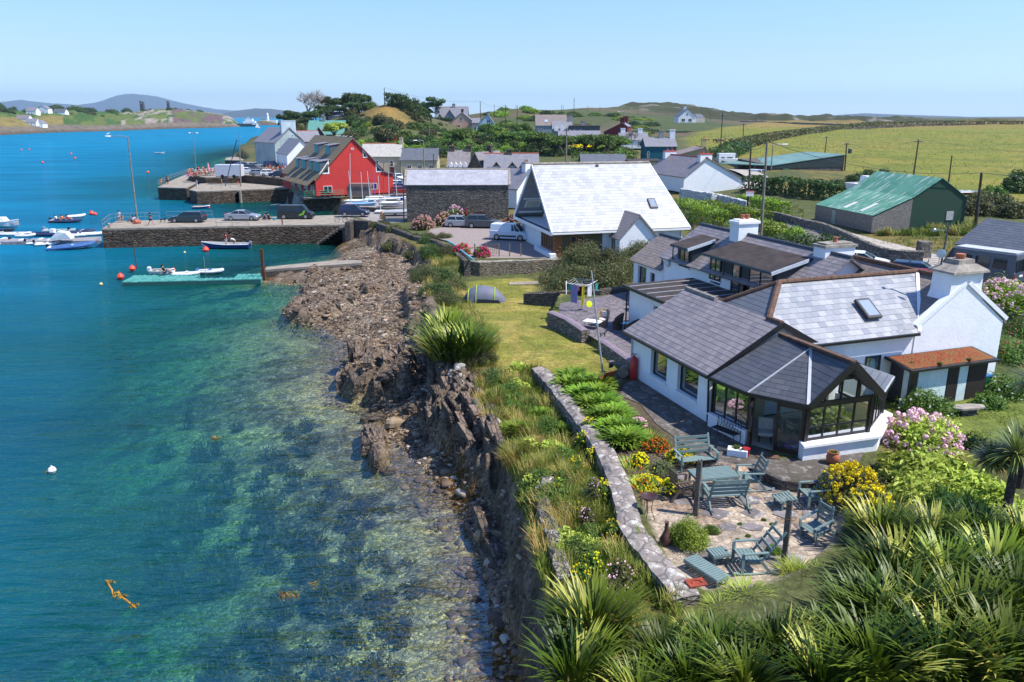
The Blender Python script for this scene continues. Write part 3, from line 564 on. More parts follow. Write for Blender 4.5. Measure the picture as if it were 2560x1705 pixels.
def house(name,label,a,b,z,D_,prof,axis='gable',wall=RENDER_W,roof=S_MID,chim=(),wins=(),ridge=None,over=.25,cat='house',eaves=None,fm=WHITE,group=None,gm_=GLASS,verge=None,th=.14,chm=None,nopar=False):
 """a->b front wall on the ground (left to right as seen from the camera); local x along it, y away from the camera"""
 a=Vector(a[:2]); b=Vector(b[:2]); L=(b-a).length; rz=atan2((b-a).y,(b-a).x)
 r=T(name,label,cat,(a.x,a.y,z),rz,group)
 P=[tuple(p) for p in prof]
 m=MB(); full=[(P[0][0],0)]+P+[(P[-1][0],0)]
 if axis=='gable': m.exty(full[::-1],0,D_)
 else:
  k=len(full); V=[(0,p[0],p[1]) for p in full]+[(L,p[0],p[1]) for p in full]
  m.add(V,[tuple(range(k-1,-1,-1)),tuple(range(k,2*k))]+[(i,(i+1)%k,(i+1)%k+k,i+k) for i in range(k)])
 m.obj('wall',wall,r)
 for i in range(len(P)-1):
  (x0,z0),(x1,z1)=P[i],P[i+1]; l=hypot(x1-x0,z1-z0); ex,ez=(x1-x0)/l,(z1-z0)/l
  o0=over if i==0 else 0; o1=over if i==len(P)-2 else 0
  x0-=ex*o0; z0-=ez*o0; x1+=ex*o1; z1+=ez*o1; nx,nz=-ez*.02,ex*.02
  m=MB(); lift=th
  if axis=='gable': Q=[(x0+nx,-over,z0+nz+lift),(x1+nx,-over,z1+nz+lift),(x1+nx,D_+over,z1+nz+lift),(x0+nx,D_+over,z0+nz+lift)]
  else: Q=[(-over,x0+nx,z0+nz+lift),(L+over,x0+nx,z0+nz+lift),(L+over,x1+nx,z1+nz+lift),(-over,x1+nx,z1+nz+lift)]
  m.slab(Q,th); ro=m.obj('roof',roof if not isinstance(roof,(list,tuple)) else roof[i],r)
 it=max(range(len(P)),key=lambda i:P[i][1]); xr,zr=P[it]
 if ridge:
  m=MB();
  if axis=='gable': m.cyl((xr,-over,zr+th),(xr,D_+over,zr+th),.14,n=6)
  else: m.cyl((-over,xr,zr+th),(L+over,xr,zr+th),.14,n=6)
  m.obj('ridge_tiles',ridge,r)
 for c in chim:   # (along ridge or (x,y), width, depth, top z, material, pots)
  pos,w_,d_,zt,cm_,pots=c[:6]; xx,yy=pos if isinstance(pos,tuple) else ((xr,pos) if axis=='gable' else (pos,xr))
  m=MB(); m.box(xx-w_/2,xx+w_/2,yy-d_/2,yy+d_/2,zr-1.6,zt-.14); co=m.obj('chimney',cm_,r)
  m=MB(); m.box(xx-w_/2-.07,xx+w_/2+.07,yy-d_/2-.07,yy+d_/2+.07,zt-.14,zt); m.obj('cap',c[6] if len(c)>6 else cm_,co)
  for k in range(pots):
   m=MB(); px=xx+(k-(pots-1)/2)*w_/max(1,pots)*.8; m.lathe([(.12,zt),(.10,zt+.32),(.125,zt+.35),(.125,zt+.42),(.09,zt+.42)],(px,yy,0),8); m.obj('chimney_pot',TERRA,co)
 for w_ in wins:   # (side,u,z,w,h[,kind])
  s_,u,zz,ww,hh=w_[:5]
  A,B={'f':((0,0),(L,0)),'r':((L,0),(L,D_)),'l':((0,D_),(0,0)),'b':((L,D_),(0,D_))}[s_]
  kind=w_[5] if len(w_)>5 else 'w'
  if kind=='door': win(r,A,B,0,u,u+ww,zz,zz+hh,-.035,w_[6] if len(w_)>6 else DKWOOD,w_[6] if len(w_)>6 else DKWOOD,fw=.09,name='door')
  else: win(r,A,B,0,u,u+ww,zz,zz+hh,-.035,fm,gm_,mull=(ww/2,) if ww>.9 else (),trans=(hh/2,) if hh>.9 and ww<=1.2 else (),fw=.07 if ww<2 else .1)
 return r
def gprof(W,e,rdg,off=.5): return [(0,e),(W*off,rdg),(W,e)]
def rwall(name,label,pts,h,th,mt=None,step=.5,jag=.08,cap=None,cat='stone wall',seed=1,group=None,capw=0.,ground_z=None):
 """rubble wall following pts (x,y,ztop); h tall"""
 mt=mt or ST_WALL; rnd=random.Random(seed); S=[]
 for i in range(len(pts)-1):
  a=Vector(pts[i]); b=Vector(pts[i+1]); k=max(1,int((b-a).length/step))
  S+=[a.lerp(b,j/k) for j in range(k)]
 S.append(Vector(pts[-1])); m=MB(); rings=[]
 for i,p in enumerate(S):
  d=(S[min(i+1,len(S)-1)]-S[max(i-1,0)]); d=Vector((d.x,d.y,0)).normalized(); n=Vector((-d.y,d.x,0)); j=lambda:rnd.uniform(-jag,jag)
  t=th/2; zt=p.z; w0=t*1.12
  rings.append([p+n*w0+Vector((0,0,-h)),p-n*w0+Vector((0,0,-h)),p-n*(t+j()*.3)+Vector((0,0,j()*.6-.04)),p-n*t*.4+Vector((0,0,j()*.7+.03)),p+n*t*.4+Vector((0,0,j()*.7+.03)),p+n*(t+j()*.3)+Vector((0,0,j()*.6-.04))])
 m.loft(rings)
 if cap:
  o=m.obj(name,[mt,cap]);
  for p in o.data.polygons:
   if abs(p.normal.z)>.2: p.material_index=1
 else: o=m.obj(name,mt)
 return tag(o,label,cat,group)
# the near white house
hz0=3.6
NH=T('house','rambling white house with slate roofs beside the garden, glazed porch in front','house',(HO.x,HO.y,hz0),HA)
def L3(s,t,z): return (s,t,z-hz0)
W_=MB()
Aa,Ab=(-7.35,5.4),(-7.35,-2.1)
opsA=[(2.15,3.75,.72,2.2),(4.75,6.55,.72,2.2)]
gate_wall(W_,Aa,Ab,-.4,2.53,.3,[(a_,b_,c_+.4,d_+.4) for a_,b_,c_,d_ in opsA])
W_.prism([(-7.05,5.4),(-7.35,5.4),(-7.35,5.1),(-.6,5.1),(-.6,5.4)][::1],-.4,2.5)
for t0,t1 in ((-2.1,-1.8),(5.05,5.35)):
 W_.exty([(-7.05,-.4),(-.6,-.4),(-.6,2.5),(-3.95,4.28),(-7.05,2.6)],t0,t1)
W_.prism([(-2.6,-2.16),(4.05,-2.16),(4.05,-1.85),(-2.6,-1.85)],-.4,3.3)
W_.exty([(4.05,-.4),(9.75,-.4),(9.75,3.35),(6.9,5.45),(4.05,3.4)],-2.2,-1.85)
W_.box(9.45,9.75,-1.85,8.5,-.4,3.35); W_.exty([(4.05,-.4),(9.75,-.4),(9.75,3.35),(6.9,5.4),(4.05,3.4)],8.2,8.5)
fo_=[(2.3,19),(2.3,4.0)]
gate_wall(W_,(2.3,18.9),(2.3,4.2),-.4,3.78,.3,[(9.1,10.0,3.1,4.18),(6.0,7.1,2.4+.9,4.18),(11.35,13.3,3.3,4.18)])
W_.exty([(2.35,-.4),(8.2,-.4),(8.2,3.8),(5.3,5.75),(2.35,3.8)],18.6,18.9); W_.exty([(2.35,-.4),(8.2,-.4),(8.2,3.8),(5.3,5.75),(2.35,3.8)],4.3,4.6); W_.box(7.9,8.2,4.6,18.6,-.4,3.8)
gate_wall(W_,(2.25,23.3),(2.25,18.9),-.4,2.75,.3,[(.7,2.0,.9+.4,2.4+.4),(2.6,3.3,1.3,2.6)])
W_.exty([(2.55,-.4),(7,-.4),(7,2.8),(4.6,4.4),(2.55,2.8)],23.0,23.3)
gate_wall(W_,(-2.6,14.7),(-2.6,5.4),-.4,2.5,.3,[(3.2,5.0,.8,2.5)])
W_.box(-2.3,2.3,14.4,14.7,-.4,2.5)
wall=W_.obj('wall',RENDER_W,NH)
for (u0,u1,w0,w1) in opsA: win(NH,Aa,Ab,0,u0,u1,w0,w1,.2,BLACK,GLASS,fw=.07,sill=RENDER_W)
win(NH,(-2.6,14.7),(-2.6,5.4),-.4,3.2,5.0,.8,2.5,.2,DKWOOD,GLASS,mull=(.9,))
win(NH,(2.25,23.3),(2.25,18.9),-.4,.7,2.0,1.3,2.8,.2,DKWOOD,GLASS,sill=WHITE); win(NH,(2.25,23.3),(2.25,18.9),-.4,2.6,3.3,1.3,2.6,.2,DKWOOD,GLASS)
win(NH,(-2.6,-2.16),(4.05,-2.16),0,3.8,4.7,1.5,2.3,-.03,BLACK,GLASSB)
def rf(name,P,mt,th=.1,par=NH): m=MB(); m.slab([L3(*p) for p in P],th); return m.obj(name,mt,par)
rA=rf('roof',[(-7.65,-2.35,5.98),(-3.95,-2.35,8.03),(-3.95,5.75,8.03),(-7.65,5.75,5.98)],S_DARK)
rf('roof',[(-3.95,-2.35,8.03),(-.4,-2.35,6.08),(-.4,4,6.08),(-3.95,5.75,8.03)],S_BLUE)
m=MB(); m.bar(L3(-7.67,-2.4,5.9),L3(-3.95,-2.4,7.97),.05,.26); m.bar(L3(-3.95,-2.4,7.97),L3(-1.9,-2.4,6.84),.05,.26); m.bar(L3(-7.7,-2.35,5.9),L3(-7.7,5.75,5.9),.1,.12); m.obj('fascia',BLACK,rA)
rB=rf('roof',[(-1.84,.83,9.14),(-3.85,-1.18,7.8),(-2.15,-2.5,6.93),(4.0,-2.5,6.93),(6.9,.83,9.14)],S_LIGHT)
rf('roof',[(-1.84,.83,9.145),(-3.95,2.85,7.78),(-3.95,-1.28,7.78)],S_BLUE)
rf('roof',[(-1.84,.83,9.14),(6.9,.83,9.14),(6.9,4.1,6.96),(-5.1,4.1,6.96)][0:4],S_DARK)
rC=rf('roof',[(6.9,-2.15,9.12),(6.9,8.7,9.12),(3.7,8.7,6.85),(3.7,-2.15,6.85)],S_TILE)
rf('roof',[(6.9,-2.15,9.12),(10.1,-2.15,6.85),(10.1,8.7,6.85),(6.9,8.7,9.12)],S_TILE)
rF=rf('roof',[(5.3,3.9,9.45),(5.3,19.1,9.45),(1.95,19.1,7.25),(1.95,3.9,7.25)],S_DARK)
rf('roof',[(5.3,3.9,9.45),(8.6,3.9,7.25),(8.6,19.1,7.25),(5.3,19.1,9.45)],S_DARK)
rf('roof',[(4.6,18.9,8.15),(4.6,23.6,8.15),(1.95,23.6,6.3),(1.95,18.9,6.3)],S_TILE); rf('roof',[(4.6,18.9,8.15),(7.3,18.9,6.3),(7.3,23.6,6.3),(4.6,23.6,8.15)],S_TILE)
rf('roof',[(5.5,6.2,8.55),(9,5.6,8.55),(9,4.2,7.6),(4.6,4.2,7.6)],S_DARK)
FELT=plain('roof_felt',(.055,.043,.038),.85,.3,0,.3,1.5,.01)
rD=rf('flat_roof',[(-2.95,14.95,6.36),(-2.95,5.2,6.36),(2.28,5.2,6.46),(2.28,14.95,6.46)],FELT,.16)
m=MB()
for k in range(8): m.bar(L3(-2.9,14.2-k*1.15,6.385),L3(2.2,14.2-k*1.15,6.485),.05,.03)
m.obj('seam',LEAD,rD)
m=MB(); m.bar(L3(-3.0,15,6.28),L3(-3.0,5.2,6.28),.08,.2); m.obj('fascia',BLACK,rD)
def rline(P,r=.11,mt=RIDGE,name='ridge_tiles',par=NH):
 m=MB(); a=Vector(L3(*P[0])); b=Vector(L3(*P[1])); k=max(2,int((b-a).length/.42))
 for i in range(k): m.cyl(a.lerp(b,i/k),a.lerp(b,(i+.97)/k),r*1.04,r,8)
 return m.obj(name,mt,par)
rline([(-1.84,.83,9.16),(6.9,.83,9.16)],.13); rline([(-1.84,.83,9.16),(-3.85,-1.2,7.83)],.15); rline([(-1.84,.83,9.16),(-3.95,2.85,7.83)],.12)
rline([(-3.95,2.9,8.03),(-3.95,5.75,8.03)],.12,GREYC); rline([(-3.95,-1.3,8.03),(-3.95,-2.35,8.03)],.13); rline([(6.9,-.9,9.14),(6.9,8.7,9.14)],.15); rline([(5.3,3.9,9.47),(5.3,19.1,9.47)],.1,S_DARK2); rline([(5.5,6.2,8.57),(9,5.6,8.57)],.13)
rline([(4.6,18.9,8.17),(4.6,23.6,8.17)],.1,S_DARK2)
m=MB(); m.bar(L3(4.0,-2.5,6.97),L3(6.7,.66,9.1),.16,.05); m.bar(L3(6.8,-2.1,9.13),L3(4.05,-2.1,7.15),.34,.2); m.bar(L3(7.0,-2.1,9.13),L3(9.95,-2.1,7.05),.34,.2); m.obj('coping',RENDER_W,NH)
m=MB(); m.bar(L3(-2.1,-2.56,6.86),L3(3.95,-2.56,6.86),.11,.12); m.obj('gutter',BLACK,NH)
m=MB(); m.cyl(L3(2.2,19.0,7.2),L3(2.2,19.0,6.6),.05); m.cyl(L3(2.1,11.2,7.2),L3(2.1,11.2,8.3),.04); m.cyl(L3(2.1,17.4,7.2),L3(2.1,17.4,8.3),.04); m.cyl(L3(-7.55,-2.25,5.8),L3(-7.45,-2.25,3.6),.05); m.cyl(L3(-2.75,14.8,6.2),L3(-2.75,14.8,3.6),.05); m.obj('downpipe',BLACK,NH)
def chimney(x,y,w_,d_,z0,z1,pots,cap=WHITE,capz=.16,rzz=0):
 m=MB(); m.box(x-w_/2,x+w_/2,y-d_/2,y+d_/2,z0-hz0,z1-hz0); c=m.obj('chimney',RENDER_W,NH)
 m=MB(); m.box(x-w_/2-.09,x+w_/2+.09,y-d_/2-.09,y+d_/2+.09,z1-hz0,z1-hz0+capz); m.box(x-w_/2+.1,x+w_/2-.1,y-d_/2+.1,y+d_/2-.1,z1-hz0+capz,z1-hz0+capz+.1); m.obj('cap',cap,c)
 for k in range(pots):
  m=MB(); m.lathe([(.14,0),(.12,.22),(.15,.24),(.15,.3),(.1,.3)],(x+(k-(pots-1)/2)*.4,y,z1-hz0+capz+.1),10); m.obj('chimney_pot',TERRA,c)
 return c
chimney(5.3,13.9,1.5,1.0,8.2,10.15,2); chimney(5.9,6.0,2.1,1.0,7.4,9.75,1,GREYC,.14)
m=MB(); x,y=6.9,-1.6
m.loft([[(x-1.35,y-.596,4.2),(x+1.35,y-.596,4.2),(x+1.35,y+.6,4.2),(x-1.35,y+.6,4.2)],[(x-1.02,y-.597,5.05),(x+1.02,y-.597,5.05),(x+1.02,y+.6,5.05),(x-1.02,y+.6,5.05)],[(x-.98,y-.6,6.0),(x+.98,y-.6,6.0),(x+.98,y+.6,6.0),(x-.98,y+.6,6.0)]]); c=m.obj('chimney',RENDER_W,NH)
m=MB(); m.loft([[(x+a*1.16,y+b*.8,6.0) for a,b in ((-1,-1),(1,-1),(1,1),(-1,1))],[(x+a*1.14,y+b*.78,6.1) for a,b in ((-1,-1),(1,-1),(1,1),(-1,1))],[(x+a*.6,y+b*.5,6.4) for a,b in ((-1,-1),(1,-1),(1,1),(-1,1))],[(x+a*.52,y+b*.42,6.4) for a,b in ((-1,-1),(1,-1),(1,1),(-1,1))],[(x+a*.5,y+b*.4,6.62) for a,b in ((-1,-1),(1,-1),(1,1),(-1,1))]]); m.obj('cap',GREYC,c)
m=MB(); m.lathe([(.2,6.6),(.2,6.72),(.23,6.74),(.23,6.86),(.17,6.86)],(x,y,0),12); m.obj('chimney_pot',TERRA,c)
def dormer(t0,t1,zf,sfront,sback,zb,name='dormer'):
 m=MB(); m.slab([L3(sfront-.15,t1+.15,zf),L3(sfront-.15,t0-.15,zf),L3(sback,t0-.15,zb),L3(sback,t1+.15,zb)],.12); d=m.obj(name,FELT,NH)
 m=MB(); m.bar(L3(sfront-.17,t1+.17,zf-.08),L3(sfront-.17,t0-.17,zf-.08),.05,.13); m.obj('gutter',plain('dark_blue_fascia',(.03,.06,.08),.5),d); m=MB(); m.bar(L3(sfront-.17,t0-.17,zf-.1),L3(sback-.3,t0-.17,zb-.12),.05,.2); m.obj('fascia',plain('fascia_blue_white',(.5,.56,.62),.6),d)
 m=MB()
 for t in (t0,t1-.12):
  m.add([L3(sfront+.35,t,7.35),L3(sfront+.35,t,zf-.12),L3(sback,t,zb-.12),L3(sfront+.35,t+.12,7.35),L3(sfront+.35,t+.12,zf-.12),L3(sback,t+.12,zb-.12)],[(0,1,2),(3,5,4),(0,3,4,1),(1,4,5,2),(2,5,3,0)])
 m.box(sfront+.33,sfront+.45,t0+.12,t1-.12,3.5,zf-hz0-.14); m.obj('cheek',plain('dark_cladding',(.018,.03,.042),.5),d); return d
d1=dormer(15.2,17.1,8.45,1.95,4.2,9.0); d2=dormer(6.3,13.1,8.45,1.95,4.6,9.1)
win(d1,(2.28,17.1),(2.28,15.2),3.0,.35,1.6,.4,1.7,-.05,DKWOOD,GLASS,mull=(.62,),sill=WHITE)
win(d2,(2.28,13.1),(2.28,6.3),2.9,.15,1.35,.3,1.8,-.05,DKWOOD,GLASS,mull=(.6,),sill=WHITE); win(d2,(2.28,13.1),(2.28,6.3),2.9,4.3,6.6,.35,1.8,-.05,DKWOOD,GLASS,mull=(1.1,),sill=WHITE)
win(d2,(2.28,13.1),(2.28,6.3),2.9,2.55,3.45,-.0,1.85,-.05,DKWOOD,GLASS,name='door',fw=.1)
p=Vector(L3(1.9,-1.15,7.89)); sl=Vector((0,.83,.557)); m=MB(); m.add([p+Vector((a_,0,0))*1+sl*b_+Vector((0,-.557,.83))*c_ for c_ in (.04,.2) for a_,b_ in ((-.42,-.62),(.42,-.62),(.42,.62),(-.42,.62))],[(0,3,2,1),(4,5,6,7),(0,1,5,4),(1,2,6,5),(2,3,7,6),(3,0,4,7)]); k=m.obj('skylight',BLACK,NH)
m=MB(); m.add([p+Vector((a_,0,0))+sl*b_+Vector((0,-.557,.83))*.212 for a_,b_ in ((-.32,-.5),(.32,-.5),(.32,.5),(-.32,.5))],[(0,1,2,3)]); m.obj('pane',glassmat('skylight_glass',(.25,.3,.36)),k)
SH=T('lean_to_shed','black and white lean-to shed with red sedum roof against the gable wall','shed',(*HP(0,0),3.45),HA)
m=MB(); m.box(2.75,7.6,-3.5,-2.24,0,1.98); m.obj('wall',BLACK,SH)
m=MB(); m.box(3.2,5.0,-3.53,-3.5,0,1.9); m.box(5.75,6.3,-3.53,-3.5,0,1.9); m.box(2.72,2.75,-3.4,-3.1,0,1.9); m.obj('panel',plain('aqua_white_panel',(.55,.68,.68),.7),SH)
m=MB(); m.box(6.35,7.5,-3.54,-3.5,.03,1.88); m.obj('door',plain('tarred_board',(.02,.013,.01),.7),SH)
m=MB(); m.box(5.05,5.7,-3.54,-3.5,.03,1.88); m.obj('door',plain('tarred_board',(.02,.013,.01),.7),SH)
SED=plain('red_sedum',(.23,.05,.03),.95,.1,0,.3,3,.08,(.16,.11,.04))
m=MB(); m.slab([(2.35,-3.8,2.14),(7.85,-3.8,2.14),(7.85,-2.24,2.36),(2.35,-2.24,2.36)],.06); r_=m.obj('roof',BLACK,SH)
m=MB(); m.bar((2.3,-3.85,2.08),(7.9,-3.85,2.08),.1,.11); m.bar((2.3,-3.85,2.12),(2.3,-2.24,2.34),.06,.14); m.obj('fascia',BLACK,r_)
nx_,ny_=70,22; V=[];Fq=[]
for i in range(ny_):
 for j in range(nx_):
  s_=2.5+5.2*j/(nx_-1); t_=-3.72+1.42*i/(ny_-1); e=min(1,6*min(j/(nx_-1),1-j/(nx_-1),i/(ny_-1),1-i/(ny_-1)))
  V.append((s_,t_,2.15+.14*(t_+3.8)+e*(.05+random.Random(i*99+j).uniform(0,.05))))
for i in range(ny_-1):
 for j in range(nx_-1): Fq.append((i*nx_+j,i*nx_+j+1,(i+1)*nx_+j+1,(i+1)*nx_+j))
MB().add(V,Fq).obj('sedum',SED,SH)
# glazed sun room
SR=T('sun_room','black framed glass sun room with dark slate polygon roof on the house front','conservatory',(HO.x,HO.y,hz0),HA)
K=[(-7.75,-2.62),(-7.4,-4.9),(-6.05,-6.95),(-2.4,-7.0),(-.15,-5.3),(-.1,-2.25)]
ze,zr_=2.4,4.0; Ap=(-4.2,-7.0,4.05); Hp=(-4.1,-4.5,3.9); Rb=(-4.05,-2.4,3.98)
def E(i,z=ze): return (K[i][0],K[i][1],z)
def rk_(P,mt): m=MB(); m.slab(P,.09); return m.obj('roof',mt,SR)
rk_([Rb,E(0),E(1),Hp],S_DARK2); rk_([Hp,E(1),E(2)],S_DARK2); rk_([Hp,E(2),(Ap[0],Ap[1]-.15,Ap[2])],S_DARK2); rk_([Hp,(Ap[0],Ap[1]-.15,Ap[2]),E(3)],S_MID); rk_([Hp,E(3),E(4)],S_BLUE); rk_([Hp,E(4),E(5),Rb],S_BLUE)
m=MB();
for i,w_ in ((1,.05),(2,.13),(4,.07)): m.bar(Hp,E(i,ze+.02),w_,.06)
m.bar(E(4,ze+.02),E(3,ze+.02),.07,.04); m.obj('lead_hip',LEAD,SR)
m=MB(); m.bar(Rb,(Ap[0],Ap[1]-.15,Ap[2]+.02),.26,.1); m.obj('ridge_tiles',RIDGE,SR)
m=MB()
for i in range(2): m.bar(E(i,ze-.06),E(i+1,ze-.06),.08,.16)
m.bar(E(4,ze-.06),E(5,ze-.06),.08,.16); m.bar(E(3,ze-.06),E(4,ze-.06),.08,.16)
m.bar((K[2][0],K[2][1]-.12,ze-.05),(Ap[0],Ap[1]-.17,Ap[2]-.08),.06,.3); m.bar((Ap[0],Ap[1]-.17,Ap[2]-.08),(K[3][0],K[3][1]-.12,ze-.05),.06,.3)
m.obj('fascia',BLACK,SR)
I=[(-7.35,-2.4),(-7.1,-4.75),(-5.8,-6.65),(-2.65,-6.7),(-.45,-5.15),(-.4,-2.3)]
def pt(i,f,z): a=Vector(I[i]); b=Vector(I[(i+1)%6]); p=a.lerp(b,f); return (p.x,p.y,z)
m=MB()
for i in range(1,5): m.box(I[i][0]-.07,I[i][0]+.07,I[i][1]-.07,I[i][1]+.07,0,ze-.1)
m.box(I[0][0]-.05,I[0][0]+.05,I[0][1]-.05,I[0][1]+.05,0,ze-.1)
m.bar(pt(2,0,ze-.12),pt(2,1,ze-.12),.1,.16); m.obj('post',BLACK,SR)
def glaze(i,f0,f1,z0,z1,mull,trans=(),name='window',slope=None):
 m=MB(); A,B=Vector(pt(i,f0,0)),Vector(pt(i,f1,0))
 for z in (z0+.04,z1-.04): m.bar((A.x,A.y,z),(B.x,B.y,z),.07,.09)
 for z in trans: m.bar((A.x,A.y,z),(B.x,B.y,z),.06,.07)
 for f in [0,*mull,1]: p=A.lerp(B,f); m.bar((p.x,p.y,z0),(p.x,p.y,z1),.07,.08,(B-A).normalized())
 o=m.obj(name,BLACK,SR); g=MB(); g.bar((A.x,A.y,(z0+z1)/2),(B.x,B.y,(z0+z1)/2),.015,z1-z0-.1); g.obj('pane',GLASSC,o); return o
glaze(0,.05,.96,.62,ze-.12,(.33,.66)); glaze(3,.05,.96,.75,ze-.12,(.25,.5,.75)); glaze(4,.05,.95,.75,ze-.12,(.5,))
glaze(2,.03,.97,.75,ze-.2,(.25,.5,.75),(1.28,))
m=MB(); mid=Vector(pt(2,.5,0)); wd=Vector(I[3])-Vector(I[2])
for f in (.25,.5,.75):
 p=Vector(I[2])+wd*f; zt=ze+ (Ap[2]-ze-.3)*(1-abs(f-.5)*2); m.bar((p.x,p.y,ze-.12),(p.x,p.y,zt),.06,.07,(1,0,0))
m.bar((mid.x-.5,mid.y,3.25),(mid.x+.5,mid.y,3.25),.07,.16)
gf=m.obj('window',BLACK,SR); m=MB(); a,b=Vector(I[2]),Vector(I[3])
m.add([(a.x+.15,a.y+.02,ze-.1),(b.x-.15,b.y+.02,ze-.1),(mid.x,mid.y+.02,Ap[2]-.3)],[(0,1,2)]); m.obj('pane',GLASSC,gf)
A,B=Vector(pt(1,.06,0)),Vector(pt(1,.94,0)); M_=A.lerp(B,.5); dd=(B-A).normalized()
def leaf(p0,p1,name):
 m=MB();
 for p in (p0,p1): m.bar((p.x,p.y,.05),(p.x,p.y,2.12),.06,.12,((p1-p0).normalized()))
 for z,h in ((.14,.2),(2.06,.12)): m.bar((p0.x,p0.y,z),(p1.x,p1.y,z),.06,h)
 o=m.obj(name,DKWOOD,SR); m=MB(); m.bar((p0.x,p0.y,1.1),(p1.x,p1.y,1.1),.015,1.85); m.obj('pane',GLASSC,o)
 m=MB(); q0=p0.lerp(p1,.93); m.box(q0.x-.03,q0.x+.03,q0.y-.06,q0.y+.06,.98,1.06); m.obj('handle',plain('brass',(.5,.33,.1),.3,.5,1.),o)
leaf(B,M_,'door'); nrm=Vector((dd.y,-dd.x)); A3v=Vector((A.x,A.y,0)); oe=Vector((A.x+nrm.x*.95+dd.x*.18,A.y+nrm.y*.95+dd.y*.18,0)); leaf(A3v,oe,'door')
m=MB()
m.prism([(-7.55,-2.4),(-7.28,-4.8),(-6.95,-4.75),(-7.2,-2.4)],0,.6); m.prism([(-6.05,-6.95),(-2.45,-7.1),(-.2,-5.35),(-.05,-2.3),(-.5,-2.3),(-.55,-5.1),(-2.65,-6.65),(-5.95,-6.55)],-.05,.62)
lw=m.obj('low_wall',RENDER_W,SR); m=MB(); m.prism([(-6.15,-7.08),(-2.4,-7.24),(-.05,-5.42),(.06,-2.3),(-.5,-2.3),(-.55,-5.1),(-2.65,-6.63),(-5.95,-6.53)],.62,.72); m.prism([(-7.62,-2.4),(-7.35,-4.86),(-6.95,-4.77),(-7.2,-2.4)],.6,.66); m.obj('sill',WHITE,lw)
m=MB(); m.prism([(-7.3,-2.4),(-7.05,-4.75),(-5.8,-6.6),(-2.65,-6.6),(-.5,-5.1),(-.45,-2.3)],.0,.04); m.obj('floor',plain('pale_tiles',(.4,.36,.31),.4),SR)
m=MB(); m.box(-6.0,-4.6,-2.45,-2.25,0,2.2); m.obj('inner_panel',plain('cream_plaster',(.5,.42,.25),.8),SR)
def tbl(name,label,cat,loc,rz,parts):
 r=T(name,label,cat,loc,rz)
 for nm,boxes,mt in parts:
  m=MB()
  for b_ in boxes: m.box(*b_)
  m.obj(nm,mt,r,bevel=.015)
 return r
CREAM=plain('cream_fabric',(.5,.48,.42),.9,.1); BLUEF=plain('blue_fabric',(.03,.12,.4),.9,.1)
tbl('armchair','pale upholstered armchair just inside the open sun room door','armchair',(*HP(-6.2,-4.7),hz0+.04),HA-.6,[('seat',[(-.3,.3,-.3,.3,.3,.45)],CREAM),('backrest',[(-.3,.3,.22,.32,.45,.95)],CREAM),('leg',[(-.28,-.22,-.28,-.22,0,.3),(.22,.28,-.28,-.22,0,.3),(-.28,-.22,.22,.28,0,.3),(.22,.28,.22,.28,0,.3)],DKWOOD)])
tbl('sofa','white sofa behind the big sun room window','sofa',(*HP(-3.4,-5.2),hz0+.04),HA,[('seat',[(-.9,.9,-.4,.4,.1,.42)],CREAM),('backrest',[(-.9,.9,.28,.45,.42,.85)],CREAM),('armrest',[(-1.05,-.9,-.4,.45,.1,.6),(.9,1.05,-.4,.45,.1,.6)],CREAM)])
tbl('low_bench','red cushioned bench along the low sun room wall','bench',(*HP(-4.4,-6.2),hz0+.04),HA,[('seat',[(-1.1,1.1,-.2,.2,.3,.4)],plain('red_fabric',(.3,.05,.03),.9)),('leg',[(-1.0,-.9,-.15,.15,0,.3),(.9,1.0,-.15,.15,0,.3)],DKWOOD)])
tbl('floor_cushion','blue cushion on the floor behind the closed sun room door','cushion',(*HP(-5.7,-5.9),hz0+.04),HA+.5,[('cushion',[(-.35,.35,-.3,.3,0,.28)],BLUEF)])
# village buildings
def P2(px,Y,py=430): return D(px,py,Y).xy[:]
S_A=S_WHITE
# barn
a=G(1018,556,2.9); BR=house('stone_barn','long dark stone barn with patchy grey slate roof beside the hydrangeas',a,(a.x+13.9,a.y+.3),2.9,5.4,[(0,5.0),(2.7,6.85),(5.4,5.0)],'side',ST_BARN,S_BARN,ridge=GREYC,over=.15,cat='barn',wins=[('f',9.3,.1,1.5,1.3,'door',plain('faded_red_door',(.12,.03,.025),.8))])
m=MB(); m.bar((-.12,-.2,5.05),(-.12,2.7,7.0),.3,.12); m.bar((14.05,-.2,5.05),(14.05,2.7,7.0),.3,.12); m.obj('verge',GREYC,BR)
